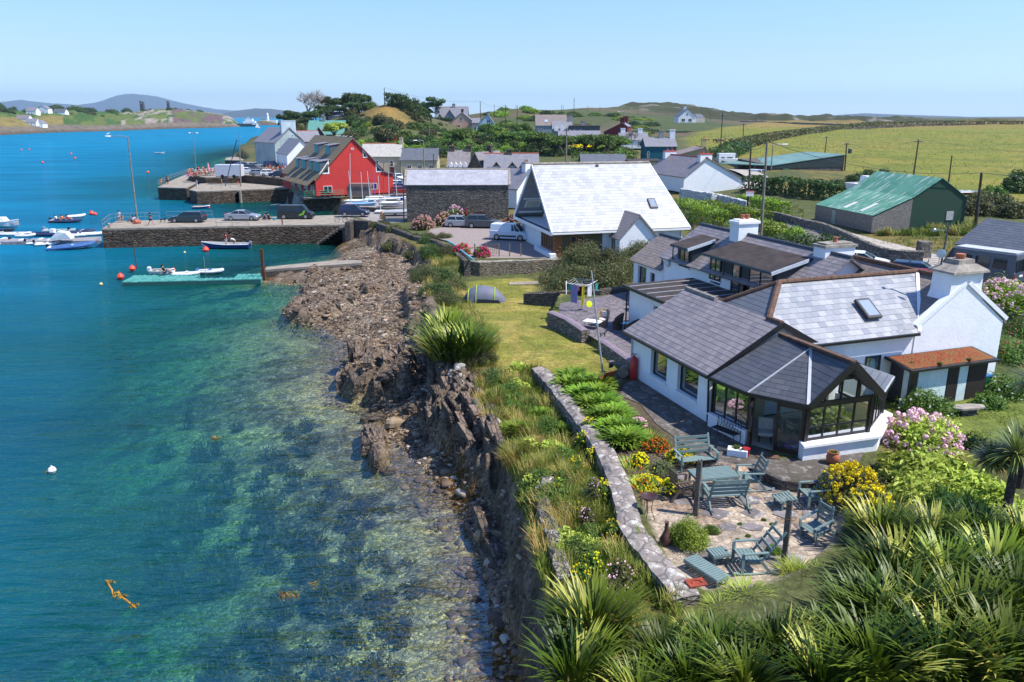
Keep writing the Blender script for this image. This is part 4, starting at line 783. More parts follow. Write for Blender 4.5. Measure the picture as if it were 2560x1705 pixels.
# A-frame house
ea=Vector((4.0,79.3)); ex_=Vector((.966,.258)); ey_=Vector((-.258,.966)); a0=ea-ey_*0
AH=T('steep_roofed_house','modern house with huge pale slate roof, glazed seaward gable and wooden doors','house',(a0.x,a0.y,3.2),atan2(ex_.y,ex_.x))
m=MB(); L=15.1; Wd=14.5; er,rr=2.6,8.85
m.slab([(0,0,er),(L,0,er),(L-1.7,Wd/2,rr),(0.1,Wd/2,rr)],.22); m.obj('roof',S_A,AH)
m=MB(); m.slab([(.1,Wd/2,rr),(L-1.7,Wd/2,rr),(L,Wd,er),(0,Wd,er)],.22); rb=m.obj('roof',plain('boarded_soffit',(.3,.34,.4),.7,.3),AH)
m=MB(); m.cyl((0,Wd/2,rr),(L-1.7,Wd/2,rr),.16,n=8); m.obj('ridge_tiles',GREYC,AH)
m=MB(); m.bar((-.04,0,er-.12),(-.04,Wd/2,rr-.15),.09,.34); m.bar((-.04,Wd/2,rr-.15),(-.04,Wd,er-.12),.09,.34); m.bar((-.05,-.05,er-.2),(-.05,Wd,er-.2),.1,.34); m.bar((0,-.08,er-.16),(L,-.08,er-.16),.1,.16); m.bar((L+.03,0,er-.12),(L-1.67,Wd/2,rr-.15),.07,.26); m.obj('fascia',WHITE,AH)
m=MB(); m.box(.6,L-.6,.7,Wd-.7,0,er-.1); m.exty([(2.6,er-.1),(L-.6,er-.1),(L-.6,er),(L-1.9,er+4)],.0,.0) if False else None
V=[(3.2,.9,er-.1),(3.2,Wd-.9,er-.1),(3.2,Wd/2,rr-.9),(L-.7,.9,er-.1),(L-.7,Wd-.9,er-.1),(L-2.0,Wd/2,rr-.5)]
m.add(V,[(0,1,2),(3,5,4),(0,2,5,3),(1,4,5,2),(0,3,4,1)]); m.obj('wall',RENDER_W,AH)
m=MB(); m.add([(3.12,5.2,er),(3.12,Wd-4.5,er),(3.12,Wd/2+.4,rr-1.4),(3.12,Wd/2-.9,rr-1.6)],[(0,1,2,3)]); m.obj('stone_panel',ST_DARK,AH)
m=MB(); m.box(0,3.3,.05,Wd-.05,er-.35,er-.12); m.obj('balcony_floor',plain('dark_decking',(.06,.06,.065),.7),AH)
m=MB(); m.bar((.3,Wd*.66,er+4.1),(3.1,Wd*.66,er+4.1),.12,.2); m.bar((.3,Wd*.8,er+2.2),(3.1,Wd*.8,er+2.2),.12,.2); m.bar((.3,Wd*.93,er+.5),(3.1,Wd*.93,er+.5),.12,.2); m.obj('purlin',WHITE,AH)
sl2=Vector((0,-Wd/2,rr-er)).normalized(); nb=Vector((0,-sl2.z,sl2.y));
p=Vector((1.6,Wd,er-.3))+sl2*2.9; m=MB(); c4=[p+Vector((x_,0,0))+sl2*y_+nb*0 for x_,y_ in ((-.9,-.7),(.9,-.7),(.9,.7),(-.9,.7))]
m.slab([c+Vector((0,-.05,-.05)) for c in c4],.06); k=m.obj('window',WHITE,AH); m=MB(); m.slab([p+Vector((x_,-.12,-.12))+sl2*y_ for x_,y_ in ((-.7,-.5),(.7,-.5),(.7,.5),(-.7,.5))],.02); m.obj('pane',plain('bright_pane',(.6,.6,.5),.3),k)
OAK=plain('oiled_oak',(.27,.1,.035),.5,.4,0,.2,4)
m=MB()
for k in range(6): m.box(.42,.58,.75+k*.85,.87+k*.85,.5,er-.15)
m.box(.42,.58,.7,5.2,.45,.6); m.box(.42,.58,.7,5.2,er-.35,er-.13); m.box(.4,.75,.55,.75,0,er-.15); m.box(.75,1.2,.5,.68,0,er-.15)
for k in range(4): m.box(1.2+k*.85,1.3+k*.85,.55,.68,0,er-.15)
m.box(1.2,5.6,.55,.68,er-.35,er-.13); m.box(1.3,2.05,.57,.66,0,.6); m.obj('timber_frame',OAK,AH)
m=MB(); m.box(.5,.56,.85,5.1,.6,er-.35); m.box(1.3,5.6,.62,.67,.1,er-.35); m.obj('window',glassmat('warm_glass',(.10,.085,.05)),AH)
m=MB(); m.box(-.2,.45,-.1,5.6,-.1,.42); m.obj('low_wall',RENDER_W,AH)
for u in (2.1,2.9): win(AH,(0,.55),(15,.55),0,u,u+.72,.1,2.1,0,OAK,GLASS,fw=.14,name='door')
for (u,v,w_,h_,nm,mt) in ((11.9,.36,.85,1.35,'skylight',BLACK),(7.2,.955,.3,.2,'roof_vent',BLACK)):
 p=Vector((u,0,er)).lerp(Vector((u,Wd/2,rr)),v); s1=Vector((0,Wd/2,rr-er)).normalized(); n1=Vector((0,-s1.z,s1.y)); m=MB()
 m.add([p+Vector((x_*w_/2,0,0))+s1*y_*h_/2+n1*z_ for z_ in (.0,.14) for x_,y_ in ((-1,-1),(1,-1),(1,1),(-1,1))],[(0,3,2,1),(4,5,6,7),(0,1,5,4),(1,2,6,5),(2,3,7,6),(3,0,4,7)]); k=m.obj(nm,mt,AH)
 if nm=='skylight':
  m=MB(); m.add([p+Vector((x_*w_*.38,0,0))+s1*(y_*h_*.4)+n1*.15 for x_,y_ in ((-1,-1),(1,-1),(1,1),(-1,1))],[(0,1,2,3)]); m.obj('pane',plain('grey_sky_pane',(.22,.27,.33),.2,.7),k)
m=MB(); m.exty([(6.6,0),(10.5,0),(10.5,2.1),(8.55,4.15),(6.6,2.1)],-1.6,1.5); m.obj('porch_wall',RENDER_W,AH)
m=MB(); m.slab([(6.3,-1.85,1.9),(8.55,-1.85,4.35),(8.55,3.4,4.35),(6.3,1.1,1.9)],.14); m.slab([(8.55,-1.85,4.35),(10.8,-1.85,1.9),(10.8,1.1,1.9),(8.55,3.4,4.35)],.14); m.obj('porch_roof',S_DARK,AH)
win(AH,(6.6,1.0),(6.6,-1.6),0,.6,1.4,.1,1.9,-.03,DKWOOD,GLASS,name='door')
m=MB(); m.box(12.5,12.6,.3,.6,0,2.4); m.box(14.3,14.4,.3,.6,0,2.4); m.obj('downpipe',WHITE,AH)
# red boathouse
a=G(791,490.5,2.9); b=G(984,481,2.9)
REDR=plain('red_render',(.50,.045,.04),.85,.2,0,.12,.8,.01,(.42,.04,.035)); W=(b-a).length
RH=house('red_gabled_house','tall red gabled house with grey dormers on the quay',a,b,2.9,23,[(0,2.9),(W*.49,10.1),(W*.905,3.75)],'gable',REDR,[S_MOSS,S_MID],over=.3,ridge=None,wins=[('f',1.4,.55,1.6,1.2),('f',8.2,.9,.9,.7),('f',10.2,.75,1.5,1.15),('f',7.0,8.1,.45,.3)])
m=MB(); m.box(W*.905,W,0,19,0,3.6); m.obj('side_extension',REDR,RH)
m=MB(); m.slab([(W*.86,-.3,4.1),(W+.3,-.3,3.6),(W+.3,19,3.6),(W*.86,19,4.1)],.14); m.obj('roof',S_MID,RH)
def tri(P,nm='window'):
 m=MB(); n=len(P); c=sum((Vector((x_,0,z_)) for x_,z_ in P),Vector())/n
 m.exty(P[::-1],-.05,0); o=m.obj(nm,WHITE,RH); m=MB(); Q=[c.lerp(Vector((x_,0,z_)),.68) for x_,z_ in P]; m.exty([(q_.x,q_.z) for q_ in Q][::-1],-.07,-.05); m.obj('pane',GLASS,o)
tri([(2.65,3.9),(2.65,6.3),(.75,3.9)]); tri([(9.2,6.6),(10.2,6.6),(9.2,8.1)]); tri([(11.6,3.9),(13.0,3.9),(11.6,5.6)])
k_=(10.1-2.9)/(W*.49)
def rdorm(x0,y0,w_,h_=1.5,dep=1.9):
 z0=2.9+k_*x0; m=MB(); zt=z0+h_
 x1=x0+(h_+.25)/k_
 m.box(x0+.05,x1+.4,y0,y0+w_,z0,zt-.05); d=m.obj('dormer',plain('dormer_slate_grey',(.07,.10,.12),.7),RH)
 m=MB(); m.slab([(x0-.25,y0-.15,zt-.0),(x0-.25,y0+w_+.15,zt),(x1+.9,y0+w_+.15,zt+.45),(x1+.9,y0-.15,zt+.45)][::-1],.1); m.obj('dormer_roof',S_MID,d)
 m=MB(); m.box(x0-.02,x0+.05,y0+.15,y0+w_-.15,z0+.3,zt-.15); m.obj('window',plain('teal_joinery',(.05,.3,.33),.5),d)
for y0,w_ in ((.9,2.6),(5.2,1.6),(9.6,2.6),(14.5,1.8)): rdorm(1.1,y0,w_*1.15,2.1)
for y0 in (3.5,10.5): rdorm(4.0,y0,2.6,2.0)
m=MB()
for y0 in (.4,4.9,9.4,13.9):
 m.slab([(-1.6,y0,1.9),(-1.6,y0+3.9,1.9),(1.2,y0+3.9,4.25),(1.2,y0,4.25)][::-1],.16)
m.obj('lean_to_roof',S_MOSS,RH)
m=MB()
for y0 in (1,5.4,9.9,14.4): m.box(-.06,0,y0,y0+.9,.3,2.0); m.box(-.06,0,y0+1.4,y0+2.2,.8,1.9)
m.obj('window',plain('pale_blue_joinery',(.4,.55,.62),.5),RH)
gull=None
# other houses of the quay and street
BLUEW=plain('pale_blue_render',(.42,.52,.58),.85,.2,0,.15,.5); CREAMR=plain('cream_render',(.50,.44,.30),.85,.2,0,.1,.6); GREYR=plain('grey_render',(.3,.3,.29),.9,.2,0,.15,.6)
house('white_gabled_house','white gabled house with two small windows left of the red house',P2(720,200),P2(790,203),3.1,14,gprof(7.2,4.6,8.2),'gable',RENDER_W,S_MID,wins=[('f',2.9,3.3,.9,1.3),('f',2.9,.8,.9,1.0)],cat='house')
house('blue_grey_house','tall weathered blue-grey house at the end of the quay street',P2(692,216),P2(768,222),3.2,12,[(0,6.9),(4.5,10.6),(8.4,7.2)],'gable',plain('weathered_blue_render',(.36,.43,.44),.9,.2,0,.3,.35,0,(.24,.29,.29)),S_MID,chim=[(.7,4.2,.9,12.6,BLUEW,0)],wins=[('f',5.0,8.3,.5,.6),('f',.8,4.2,.9,1.4),('f',.8,1.2,.9,1.4)])
house('slate_roofed_house','low house with plain grey slate roof and red ridge behind the blue-grey house',P2(740,246),P2(808,250),5.2,8,[(0,4.2),(4,7.2),(8,4.2)],'side',GREYR,S_MID,ridge=RIDGER,wins=[])
house('cream_terrace','cream two storey terrace with light slate roof and dark red door behind the red house',P2(905,190),P2(1001,190),3.4,8,[(0,4.4),(4,7.1),(8,4.4)],'side',CREAMR,slate('slate_pale_lichen',(.28,.27,.25),(.42,.40,.36),.4,.3,.8,.3,.2,.5),ridge=RIDGER,chim=[(8.9,.8,.8,8.6,CREAMR,1)],wins=[('f',6.6,2.2,.8,1.3),('f',3.2,2.2,.8,1.3),('f',6.6,.1,.9,1.9,'door',plain('maroon_door',(.12,.02,.02),.5))])
house('cream_bungalow','cream cottage with dark slate roof and three windows joined to the cream terrace',P2(1002,189),P2(1093,189),3.4,7,[(0,3.6),(3.5,6.1),(7,3.6)],'side',CREAMR,S_BLUE,wins=[('f',1.5,1.7,1,.9),('f',4,1.7,1,.9),('f',6.6,1.7,1,.9)])
ST_COT=stone('stone_cottage',(.12,.10,.075),(.2,.165,.125),(.06,.05,.04),2,4)
x=house('stone_terrace','old stone terrace with peaked dormers, grey slate roof and red ridge',P2(1212,153),P2(1345,153),4.3,7,[(0,3.0),(3.5,5.6),(7,3.0)],'side',ST_COT,S_MID,ridge=RIDGER,chim=[(4.6,.95,.9,6.5,ST_DARK,0)])
for u in (2.2,5.2,7.3):
 m=MB(); m.exty([(u-.75,2.6),(u+.75,2.6),(u+.75,3.5),(u,4.25),(u-.75,3.5)],-.1,2.2); d=m.obj('dormer',ST_DARK,x)
 m=MB(); m.slab([(u-.95,-.35,3.25),(u,-.35,4.4),(u,2.4,4.4),(u-.95,2.4,3.25)],.1); m.slab([(u,-.35,4.4),(u+.95,-.35,3.25),(u+.95,2.4,3.25),(u,2.4,4.4)],.1); m.obj('dormer_roof',S_DARK,d)
 win(d,(u-.5,-.1),(u+.5,-.1),2.2,.1,.9,.5,1.4,-.03,WHITE,GLASS,mull=(.4,))
house('stone_gable_wing','stone wing with steep slate roofs and two dark chimneys beside the stone terrace',P2(1170,158),P2(1215,156),4.3,9,gprof(3.4,2.9,5.8),'gable',ST_COT,S_DARK,chim=[(5.5,1.0,.9,7.0,ST_DARK,1)])
x=house('stone_dormer_cottage','stone cottage with a row of small gabled dormers and twin chimneys',P2(1120,160),P2(1172,160),4.2,8,[(0,3.0),(4,6.0),(8,3.0)],'side',ST_COT,S_DARK,chim=[(.6,1,.9,7.0,ST_DARK,1),(3.9,1.1,.9,7.0,ST_DARK,1)])
for u in (.6,1.5,2.4,3.4):
 m=MB(); m.exty([(u-.35,2.9),(u+.35,2.9),(u+.35,3.5),(u,4.0),(u-.35,3.5)],-.15,1.4); m.obj('dormer',WHITE,x)
house('awning_cafe','small dark cafe with cream awning roof between the barn and steep-roofed house',P2(1264,128),P2(1293,128),3.4,5,[(0,1.9),(2.5,2.9),(5,1.9)],'side',DKWOOD,plain('cream_awning',(.6,.5,.33),.8),cat='cafe')
house('white_chimney_cottage','white cottage end with slate roof and grey chimney beside the steep roof',P2(1292,122),P2(1340,126),3.4,8,gprof(5.2,2.9,5.6,.62),'gable',RENDER_W,S_MID,chim=[(.6,1.3,.7,6.7,RENDER_W,2,GREYC)],wins=[('f',.8,1.2,.5,1.)])
x=Vector(P2(1711,135)); g_=Vector((.954,.3))
house('white_cottage','white cottage with grey slate roof, red ridge and two white chimneys with red tops',x,x+g_*11.8,4.6,13.5,[(0,2.5),(4.1,5.5),(11.8,1.6)],'gable',RENDER_W,S_DARK,ridge=RIDGER,chim=[(.7,2.2,.9,6.3,RENDER_W,2,plain('red_paint',(.5,.04,.03),.6)),(13.,2.2,.9,6.3,RENDER_W,2,plain('red_paint',(.5,.04,.03),.6))])
x=G(2178,581.6,4.3); y=Vector((.985,.18))
GSH=plain('green_cladding',(.012,.055,.035),.7,.3,0,.3,.9,.01,(.03,.05,.03))
m_,n_,l_,b_=newmat('green_corrugated'); q=N(m_); fin(m_,b_,.5,.4); uv=q.coord('UV'); s_=q.new('SeparateXYZ'); q.l.new(uv,s_.inputs[0])
big=q.noise(uv,.35,5,.6); st=q.new('Mapping'); q.l.new(uv,st.inputs[0]); st.inputs['Scale'].default_value=(.9,.16,1); sn=q.noise(st.outputs[0],2.2,5,.75)
c=q.mix(q.ramp(big,[(.4,0.),(.6,1.)]),(.05,.22,.13),(.09,.29,.19)); c=q.mix(q.ramp(sn,[(.54,0.),(.6,.8)]),c,(.5,.55,.53)); c=q.mix(q.ramp(q.noise(uv,1.1,6,.8),[(.66,0.),(.7,1.)]),c,(.2,.06,.02))
q.l.new(c,b_.inputs['Base Color']); q.l.new(q.bump(q.math('SINE',q.math('MULTIPLY',s_.outputs[0],2*pi/.18)),.03),b_.inputs['Normal']); GRC=m_
x2=house('green_shed','weathered green corrugated shed with concrete lean-to in the field',x,x+y.to_3d()*11.6,4.3,11.8,[(0,1.9),(4.7,3.85),(8,5.9),(11.6,3.6)],'gable',GSH,GRC,over=.12,cat='shed',th=.05,wins=[('f',1.5,.35,.9,.7)],fm=GREYC)
m=MB(); m.exty([(-.02,0),(4.65,0),(4.65,3.7),(-.02,1.75)],-.05,.0); m.box(-.06,0,-.05,11.8,0,1.85); m.obj('block_wall',stone('concrete_blocks',(.20,.185,.165),(.27,.25,.22),(.14,.13,.12),2.2,4.4,bump=.01,rand=.25),x2)
m=MB(); m.box(-.1,-.06,7.2,8.0,0,1.7); m.obj('door',plain('pale_green_door',(.25,.33,.28),.7),x2)
m=MB(); m.slab([(.35,5.9,2.14),(1.9,5.9,2.78),(1.9,6.6,2.78),(.35,6.6,2.14)],.03); m.slab([(.35,2.6,2.14),(2.3,2.6,2.95),(2.3,3.2,2.95),(.35,3.2,2.14)],.03); m.obj('roof_sheet',plain('white_roof_sheet',(.6,.6,.58),.6),x2)
m=MB(); m.box(9.2,10.1,-.06,0,1.2,2.2); m.obj('window',plain('whitened_pane',(.4,.42,.4),.6),x2)
a=G(1926,446,5.2); b=G(2105,441.5,5.2)
x=house('dark_green_shed','long dark green and stone shed with sloping pale green roof below the field',a,b,5.2,12,[(0,2.4),(12,3.2)],'side',ST_BARN,S_MID,cat='shed',over=.05)
for c_ in list(x.children):
 if c_.name.startswith('roof'): bpy.data.objects.remove(c_)
Lx=(b-a).length; m=MB(); m.slab([(-.2,-.2,2.5),(Lx+.2,-.2,4.4),(Lx+.2,12.2,4.4),(-4.5,12.2,2.3)],.12); m.obj('roof',plain('pale_green_sheet',(.14,.25,.21),.5,.4,0,.2,.3),x)
m=MB(); m.exty([(-.05,1.9),(Lx+.05,1.9),(Lx+.05,4.25),(-.05,2.36)],-.1,-.02); m.box(Lx-.1,Lx,0,12,1.9,4.2); m.obj('cladding',plain('dark_green_cladding',(.012,.03,.032),.7),x); m=MB(); m.box(2.6,4.0,-.08,0,0,1.9); m.obj('door',plain('mid_green_door',(.06,.14,.09),.7),x)
m=MB(); m.box(6.2,6.35,-.12,-.02,0,3); m.box(Lx-.2,Lx,-.14,-.02,0,4.2); m.obj('rail',RUST,x)
house('olive_house','olive-cream gabled house with brown hipped roof and yellow chimneys behind the white cottage',P2(1688,178),P2(1790,178),5.2,9,[(0,3.4),(6.2,5.0),(9.2,1.8)],'gable',plain('olive_render',(.32,.29,.17),.85,.2,0,.1,.5),S_TILE,chim=[(1.5,1.0,.8,7.0,plain('yellow_render',(.45,.38,.16),.85),1)],ridge=RIDGE)
x=house('teal_house','dark teal rendered house with grey hipped roof and tall white chimney',P2(1612,205),P2(1688,205),5.2,8,[(0,4.3),(4,6.3),(8,4.3)],'side',plain('teal_render',(.012,.11,.15),.8,.2),S_MID,chim=[(7.2,1.3,1.,8.4,RENDER_W,2),(4.4,1.2,.9,8.2,GREYR,1)],wins=[('f',5.2,2.8,.5,.8),('f',.4,1.6,.5,1.5)])
house('cream_flat_house','flat topped cream wall of a low house behind the steep roof',P2(1572,168),P2(1652,168),4.8,6,[(0,3.1),(6,3.2)],'side',CREAMR,FELT)
house('grey_bungalow','low bungalow with wide grey slate roof and stubby chimney behind the steep roof',P2(1455,170),P2(1565,170),4.4,8,[(0,2.5),(4,4.6),(8,2.5)],'side',GREYR,S_BLUE,chim=[(6.4,1.6,.9,4.6,GREYR,1)])
house('dark_long_shed','long low shed with dark slate roof under the village complex',P2(1398,262,350),P2(1502,262,350),6.2,9,[(0,3.0),(4.5,6.0),(9,3.0)],'side',ST_DARK,S_MID)
x=house('grey_gabled_house','grey house with tan slate roof and rooflight above the gardens',P2(1340,300,320),P2(1416,300,320),9.2,9,[(0,4.3),(4.5,8.0),(9,4.3)],'side',plain('blue_grey_render',(.26,.32,.37),.85,.2),S_TILE,wins=[('f',.4,.6,.5,2.8),('f',1.6,.6,.5,2.8)])
m=MB(); m.slab([(3.1,1.2,5.5),(4.3,1.2,5.5),(4.3,2.2,6.3),(3.1,2.2,6.3)],-.1); m.obj('skylight',plain('bluish_pane',(.35,.42,.5),.2),x)
x=house('blue_gable_terrace','blue-grey terrace with small white gabled dormers and central gable',P2(1382,288,320),P2(1430,288,320),8.8,8,[(0,3.6),(4,6.2),(8,3.6)],'side',plain('slate_blue_render',(.16,.22,.27),.85,.2),S_MID,chim=[(6.4,1.6,.8,8.4,GREYR,2)])
for u in (1.2,3.3):
 m=MB(); m.exty([(u-.7,3),(u+.7,3),(u+.7,4.2),(u,5.3),(u-.7,4.2)],-.3,2.6); m.obj('dormer',WHITE,x)
house('grey_flat_extension','two storey dark grey extension with arched white windows',P2(1427,284,320),P2(1500,284,320),8.6,8,[(0,4.9),(8,5.0)],'side',plain('dark_grey_render',(.10,.11,.12),.85,.2),FELT,wins=[('f',1.0,1.6,.7,2.2),('f',3.0,1.6,.7,2.2)],chim=[((4.5,5),1.5,.8,6.6,GREYR,1)])
house('dark_red_house','dark red gabled house with grey roof at the end of the grey terrace',P2(1510,282,320),P2(1564,280,320),8.2,9,[(0,3.4),(6.2,6.4),(8,5.2)],'gable',plain('dark_red_render',(.16,.025,.03),.85,.2),S_MID,chim=[(.6,1.5,.9,8.2,plain('dark_red_render',(.16,.025,.03),.85,.2),1),(8,1.4,.9,8.6,plain('dark_red_render',(.16,.025,.03),.85,.2),1)])
house('white_bungalow','little white house with thick white chimney behind the leafless garden trees',P2(1552,255,330),P2(1622,255,330),7.2,8,[(0,2.4),(4,4.6),(8,2.4)],'side',RENDER_W,S_MID,chim=[(6.6,1.4,1,6.0,RENDER_W,1),(1.2,1.4,1,6.0,RENDER_W,0)],wins=[('f',5.4,.8,1.1,1.2)])
house('white_field_cottage','white gabled cottage standing alone at the edge of the green field',P2(1696,415,300),P2(1739,415,300),14-.4,11,gprof(8.8,3.0,6.6,.48),'gable',RENDER_W,S_BLUE,wins=[('f',1.6,.4,1.8,1.6),('f',5.0,.4,1.8,1.6),('f',3.8,3.4,.9,1.2)],chim=[(6,1.2,.9,7.8,RENDER_W,0)])
house('white_cottage_annex','low grey roofed annex right of the lone white cottage',P2(1738,420,300),P2(1762,424,300),13.6,6,[(0,2.3),(3,4.0),(6,2.3)],'side',GREYR,S_BLUE,over=.1)
x=house('hilltop_house','large slate roofed house with three glazed gables and red ridge on the hill',P2(1088,420,300),P2(1169,420,300),12.6,10,[(0,3.5),(5,8.6),(10,3.5)],'side',plain('dark_slate_wall',(.09,.10,.12),.8),S_MID,ridge=RIDGER,chim=[(9.2,1.6,1.2,10.2,GREYR,1)])
for u,s_ in ((2.6,1.4),(7.6,2.5),(14.0,1.6)):
 m=MB(); m.exty([(u-s_*1.15,2.6),(u+s_*1.15,2.6),(u,2.6+s_*1.75)],-2,3); m.obj('gable',plain('gable_glazing',(.16,.2,.24),.4),x); m=MB(); m.slab([(u-s_*1.4,-2.3,2.4),(u,-2.3,2.9+s_*1.8),(u,3.4,2.9+s_*1.8),(u-s_*1.4,3.4,2.4)],.15); m.slab([(u,-2.3,2.9+s_*1.8),(u+s_*1.4,-2.3,2.4),(u+s_*1.4,3.4,2.4),(u,3.4,2.9+s_*1.8)],.15); m.obj('gable_roof',S_MID,x)
house('hill_bungalow','low dark gabled bungalow left of the hilltop house',P2(1046,415,300),P2(1084,415,300),12.8,9,gprof(7.6,2.2,5.2),'gable',DKWOOD,S_MID,ridge=RIDGER)
house('peach_house','peach gabled house with two dark windows on the slope',P2(1123,350,315),P2(1186,350,315),11.9-.4,12,gprof(11,2.4,6.8,.5),'gable',plain('peach_render',(.52,.36,.26),.85,.2,0,.08,.5),S_MID,wins=[('f',4.5,3.4,1.3,1.7),('f',2.4,.2,2.3,1.5)],chim=[(3,1,.9,8.2,DKWOOD,0)])
house('pale_blue_house','pale blue gabled house half hidden by trees right of the peach house',P2(1190,342,318),P2(1238,342,318),11.0,10,gprof(8.2,1.8,6.6,.6),'gable',plain('sky_blue_render',(.36,.55,.66),.85,.2),S_MID,wins=[('f',4.5,3.0,1.4,1.5)],chim=[(7,1,.9,7.6,GREYR,0)])
house('peach_annex','grey roofed low annex between the peach and pale blue houses',P2(1180,346,315),P2(1200,346,315),11.3,7,[(0,2.6),(3.5,4.6),(7,2.6)],'side',GREYR,S_MID,over=.1)
x=house('green_roofed_house','timber house with faded green slate roof and porch gable under the trees',P2(768,292,330),P2(858,292,330),9.0,9,[(0,1.6),(4.5,6.2),(9,1.6)],'side',DKWOOD,slate('green_slate',(.06,.20,.16),(.12,.29,.24),.5,.3,.7,.3,.2,.6),chim=[(5,1.2,.9,7.8,GREYR,1)])
m=MB(); m.exty([(2.2,.6),(6.8,.6),(4.5,3.8)],-1.2,2); m.obj('porch_gable',plain('dark_brown_board',(.06,.035,.03),.7),x); m=MB(); m.slab([(1.8,-1.5,.4),(4.5,-1.5,4.2),(4.5,3,4.2),(1.8,3,.4)],.15); m.slab([(4.5,-1.5,4.2),(7.2,-1.5,.4),(7.2,3,.4),(4.5,3,4.2)],.15); m.obj('porch_roof',S_MID,x)
house('grey_hill_bungalow','pale bungalow with flat grey roof among the pines on the headland',P2(812,345,300),P2(850,345,300),13.6,7,[(0,3.2),(3.5,4.9),(7,3.2)],'side',BLUEW,S_MID)
r1=G(2475,548,8.8); dr=Vector((.36,-.933,0)); nr=Vector((-.933,-.36,0));
RE=T('slate_outbuilding','dark purple-grey slate roofed building with pink wall behind the grey van','outbuilding',(r1.x,r1.y,3.9),0)
e1=nr*3;
m=MB(); lo=lambda v,z:(v.x,v.y,z); m.add([lo(e1*.5,0),lo(e1*.5+dr*13,0),lo(-e1*.93+dr*13,0),lo(-e1*.93,0),lo(e1*.5,3.5),lo(e1*.5+dr*13,3.5),lo(-e1*.93+dr*13,3.0),lo(-e1*.93,3.0),lo(e1*0,4.75),lo(dr*13,4.75)],[(0,4,5,1),(2,6,7,3),(0,3,7,8,4),(1,5,9,6,2),(4,8,9,5),(8,7,6,9)]); m.obj('wall',plain('pink_render',(.42,.27,.42),.85,.2),RE)
m=MB(); ov=dr*-.35; m.slab([lo(e1*1.05+ov,3.0),lo(e1*1.05+dr*13.3,3.0),lo(dr*13.3,4.95),lo(ov,4.95)],.13); m.slab([lo(ov,4.95),lo(dr*13.3,4.95),lo(-e1*1.05+dr*13.3,3.0),lo(-e1*1.05+ov,3.0)],.13); m.obj('roof',S_BLUE,RE)
# quays, piers, slip
def quay(name,label,pts,z,mt=ST_QUAY,top=CONC,cat='pier',z0=-2.5,kerb=True):
 m=MB(); P=[p[:2] for p in pts]
 A=sum(P[i][0]*P[(i+1)%len(P)][1]-P[(i+1)%len(P)][0]*P[i][1] for i in range(len(P)))
 if A<0: P=P[::-1]
 m.prism(P,z0,z-.22); r=T(name,label,cat); m.obj('stone_face',mt,r)
 m=MB(); m.prism(P,z-.22,z); m.obj('deck',top,r); return r
pz=2.6
quay('stone_pier','long stone pier with concrete deck and cars parked along it',[g2(*p,pz) for p in [(253.5,571.5),(290,553),(560,545),(868,537),(1000,530),(1000,562),(860,561),(700,563),(500,567)]],pz)
quay('harbour_quay','weathered stone quay with concrete top facing the inner harbour',[g2(*p,pz) for p in [(473,474),(491,478),(535,477),(600,474),(722,470),(745,486),(745,470),(722,455),(640,452),(500,459)]],pz)
quay('bathing_quay','stone quay arm with railings where swimmers stand',[g2(*p,pz) for p in [(394,468),(466,470),(500,452),(513,448),(560,446),(560,432),(470,434),(440,446)]],pz)
quay('upper_quay','upper stone quay wall carrying the parked trailer and cafe tables',[g2(*p,3.9) for p in [(470,437),(513,443),(600,443),(605,437),(720,447),(740,453),(735,405),(610,405),(540,418),(490,424)]],3.9,CONC and ST_QUAY)
quay('far_jetty','low stone jetty jutting from the headland behind the trailer',[g2(*p,2.4) for p in [(562,400),(600,401),(640,404),(680,395),(640,389),(600,391),(566,394)]],2.4)
m=MB(); P=[G(663,674,.95),G(905,657,1.6),G(905,650,1.6),G(830,651,1.3),G(700,664,.95),G(665,667,.95)]; m.slab([P[0],P[1],P[2],P[3],P[4],P[5]],.25); r=T('slipway','low concrete slipway jetty leading to the floating pontoon','jetty'); m.obj('deck',CONC,r)
m=MB(); m.slab([(p.x,p.y,p.z-.26) for p in P],1.6); m.obj('stone_base',ST_DARK,r)
gp=[G(848,489,2.75),G(762,492,2.75),G(740,476,2.75)]
WK=T('walkway','concrete walkway deck on piers in front of the red house','walkway')
m=MB(); m.slab([G(760,494,2.7),G(862,490,2.7),G(862,482,2.7),G(742,470,2.7),G(736,476,2.7)],.3); m.obj('deck',CONC,WK)
def pier_(px,py,w_): p=G(px,py,2.4); return (p.x-w_,p.x+w_,p.y+.3,p.y+2.2,-2,2.4)
m=MB(); m.box(*pier_(733,482,1.2)); m.box(*pier_(800,494,3.2)); m.box(*pier_(858,492,1.0)); m.obj('stone_support',ST_QUAY,WK)
def rail(name,label,pts,h=1.05,mt=STEEL,n=2,post=2.2,r=.03,cat='railing',group=None):
 o=T(name,label,cat,group=group); m=MB(); p_=MB()
 for i in range(len(pts)-1):
  a=Vector(pts[i]); b=Vector(pts[i+1]); L=(b-a).length; k=max(1,round(L/post))
  for j in range(k+(i==len(pts)-2)):
   p=a.lerp(b,j/k); p_.cyl(p,p+Vector((0,0,h)),r,n=6)
  for q_ in range(n): m.cyl(a+Vector((0,0,h*(1-q_/n))),b+Vector((0,0,h*(1-q_/n))),r,n=6)
 m.obj('rail',mt,o); p_.obj('post',mt,o); return o
GRP=plain('green_rail_paint',(.02,.28,.16),.5)
rail('green_railing','green painted railing along the ramp and walkway by the red house',[G(713,461,2.6),G(733,478,2.75),G(762,493.5,2.75),G(860,490,2.75)],1.1,GRP,3,1.6,.04)
SR_=plain('grey_rail',(.25,.27,.29),.5,.4,.3)
rail('pier_railing','grey tubular railing around the seaward end of the pier',[G(257,571,pz),G(275,556,pz),G(291,552.5,pz),G(400,549,pz)],1.05,SR_)
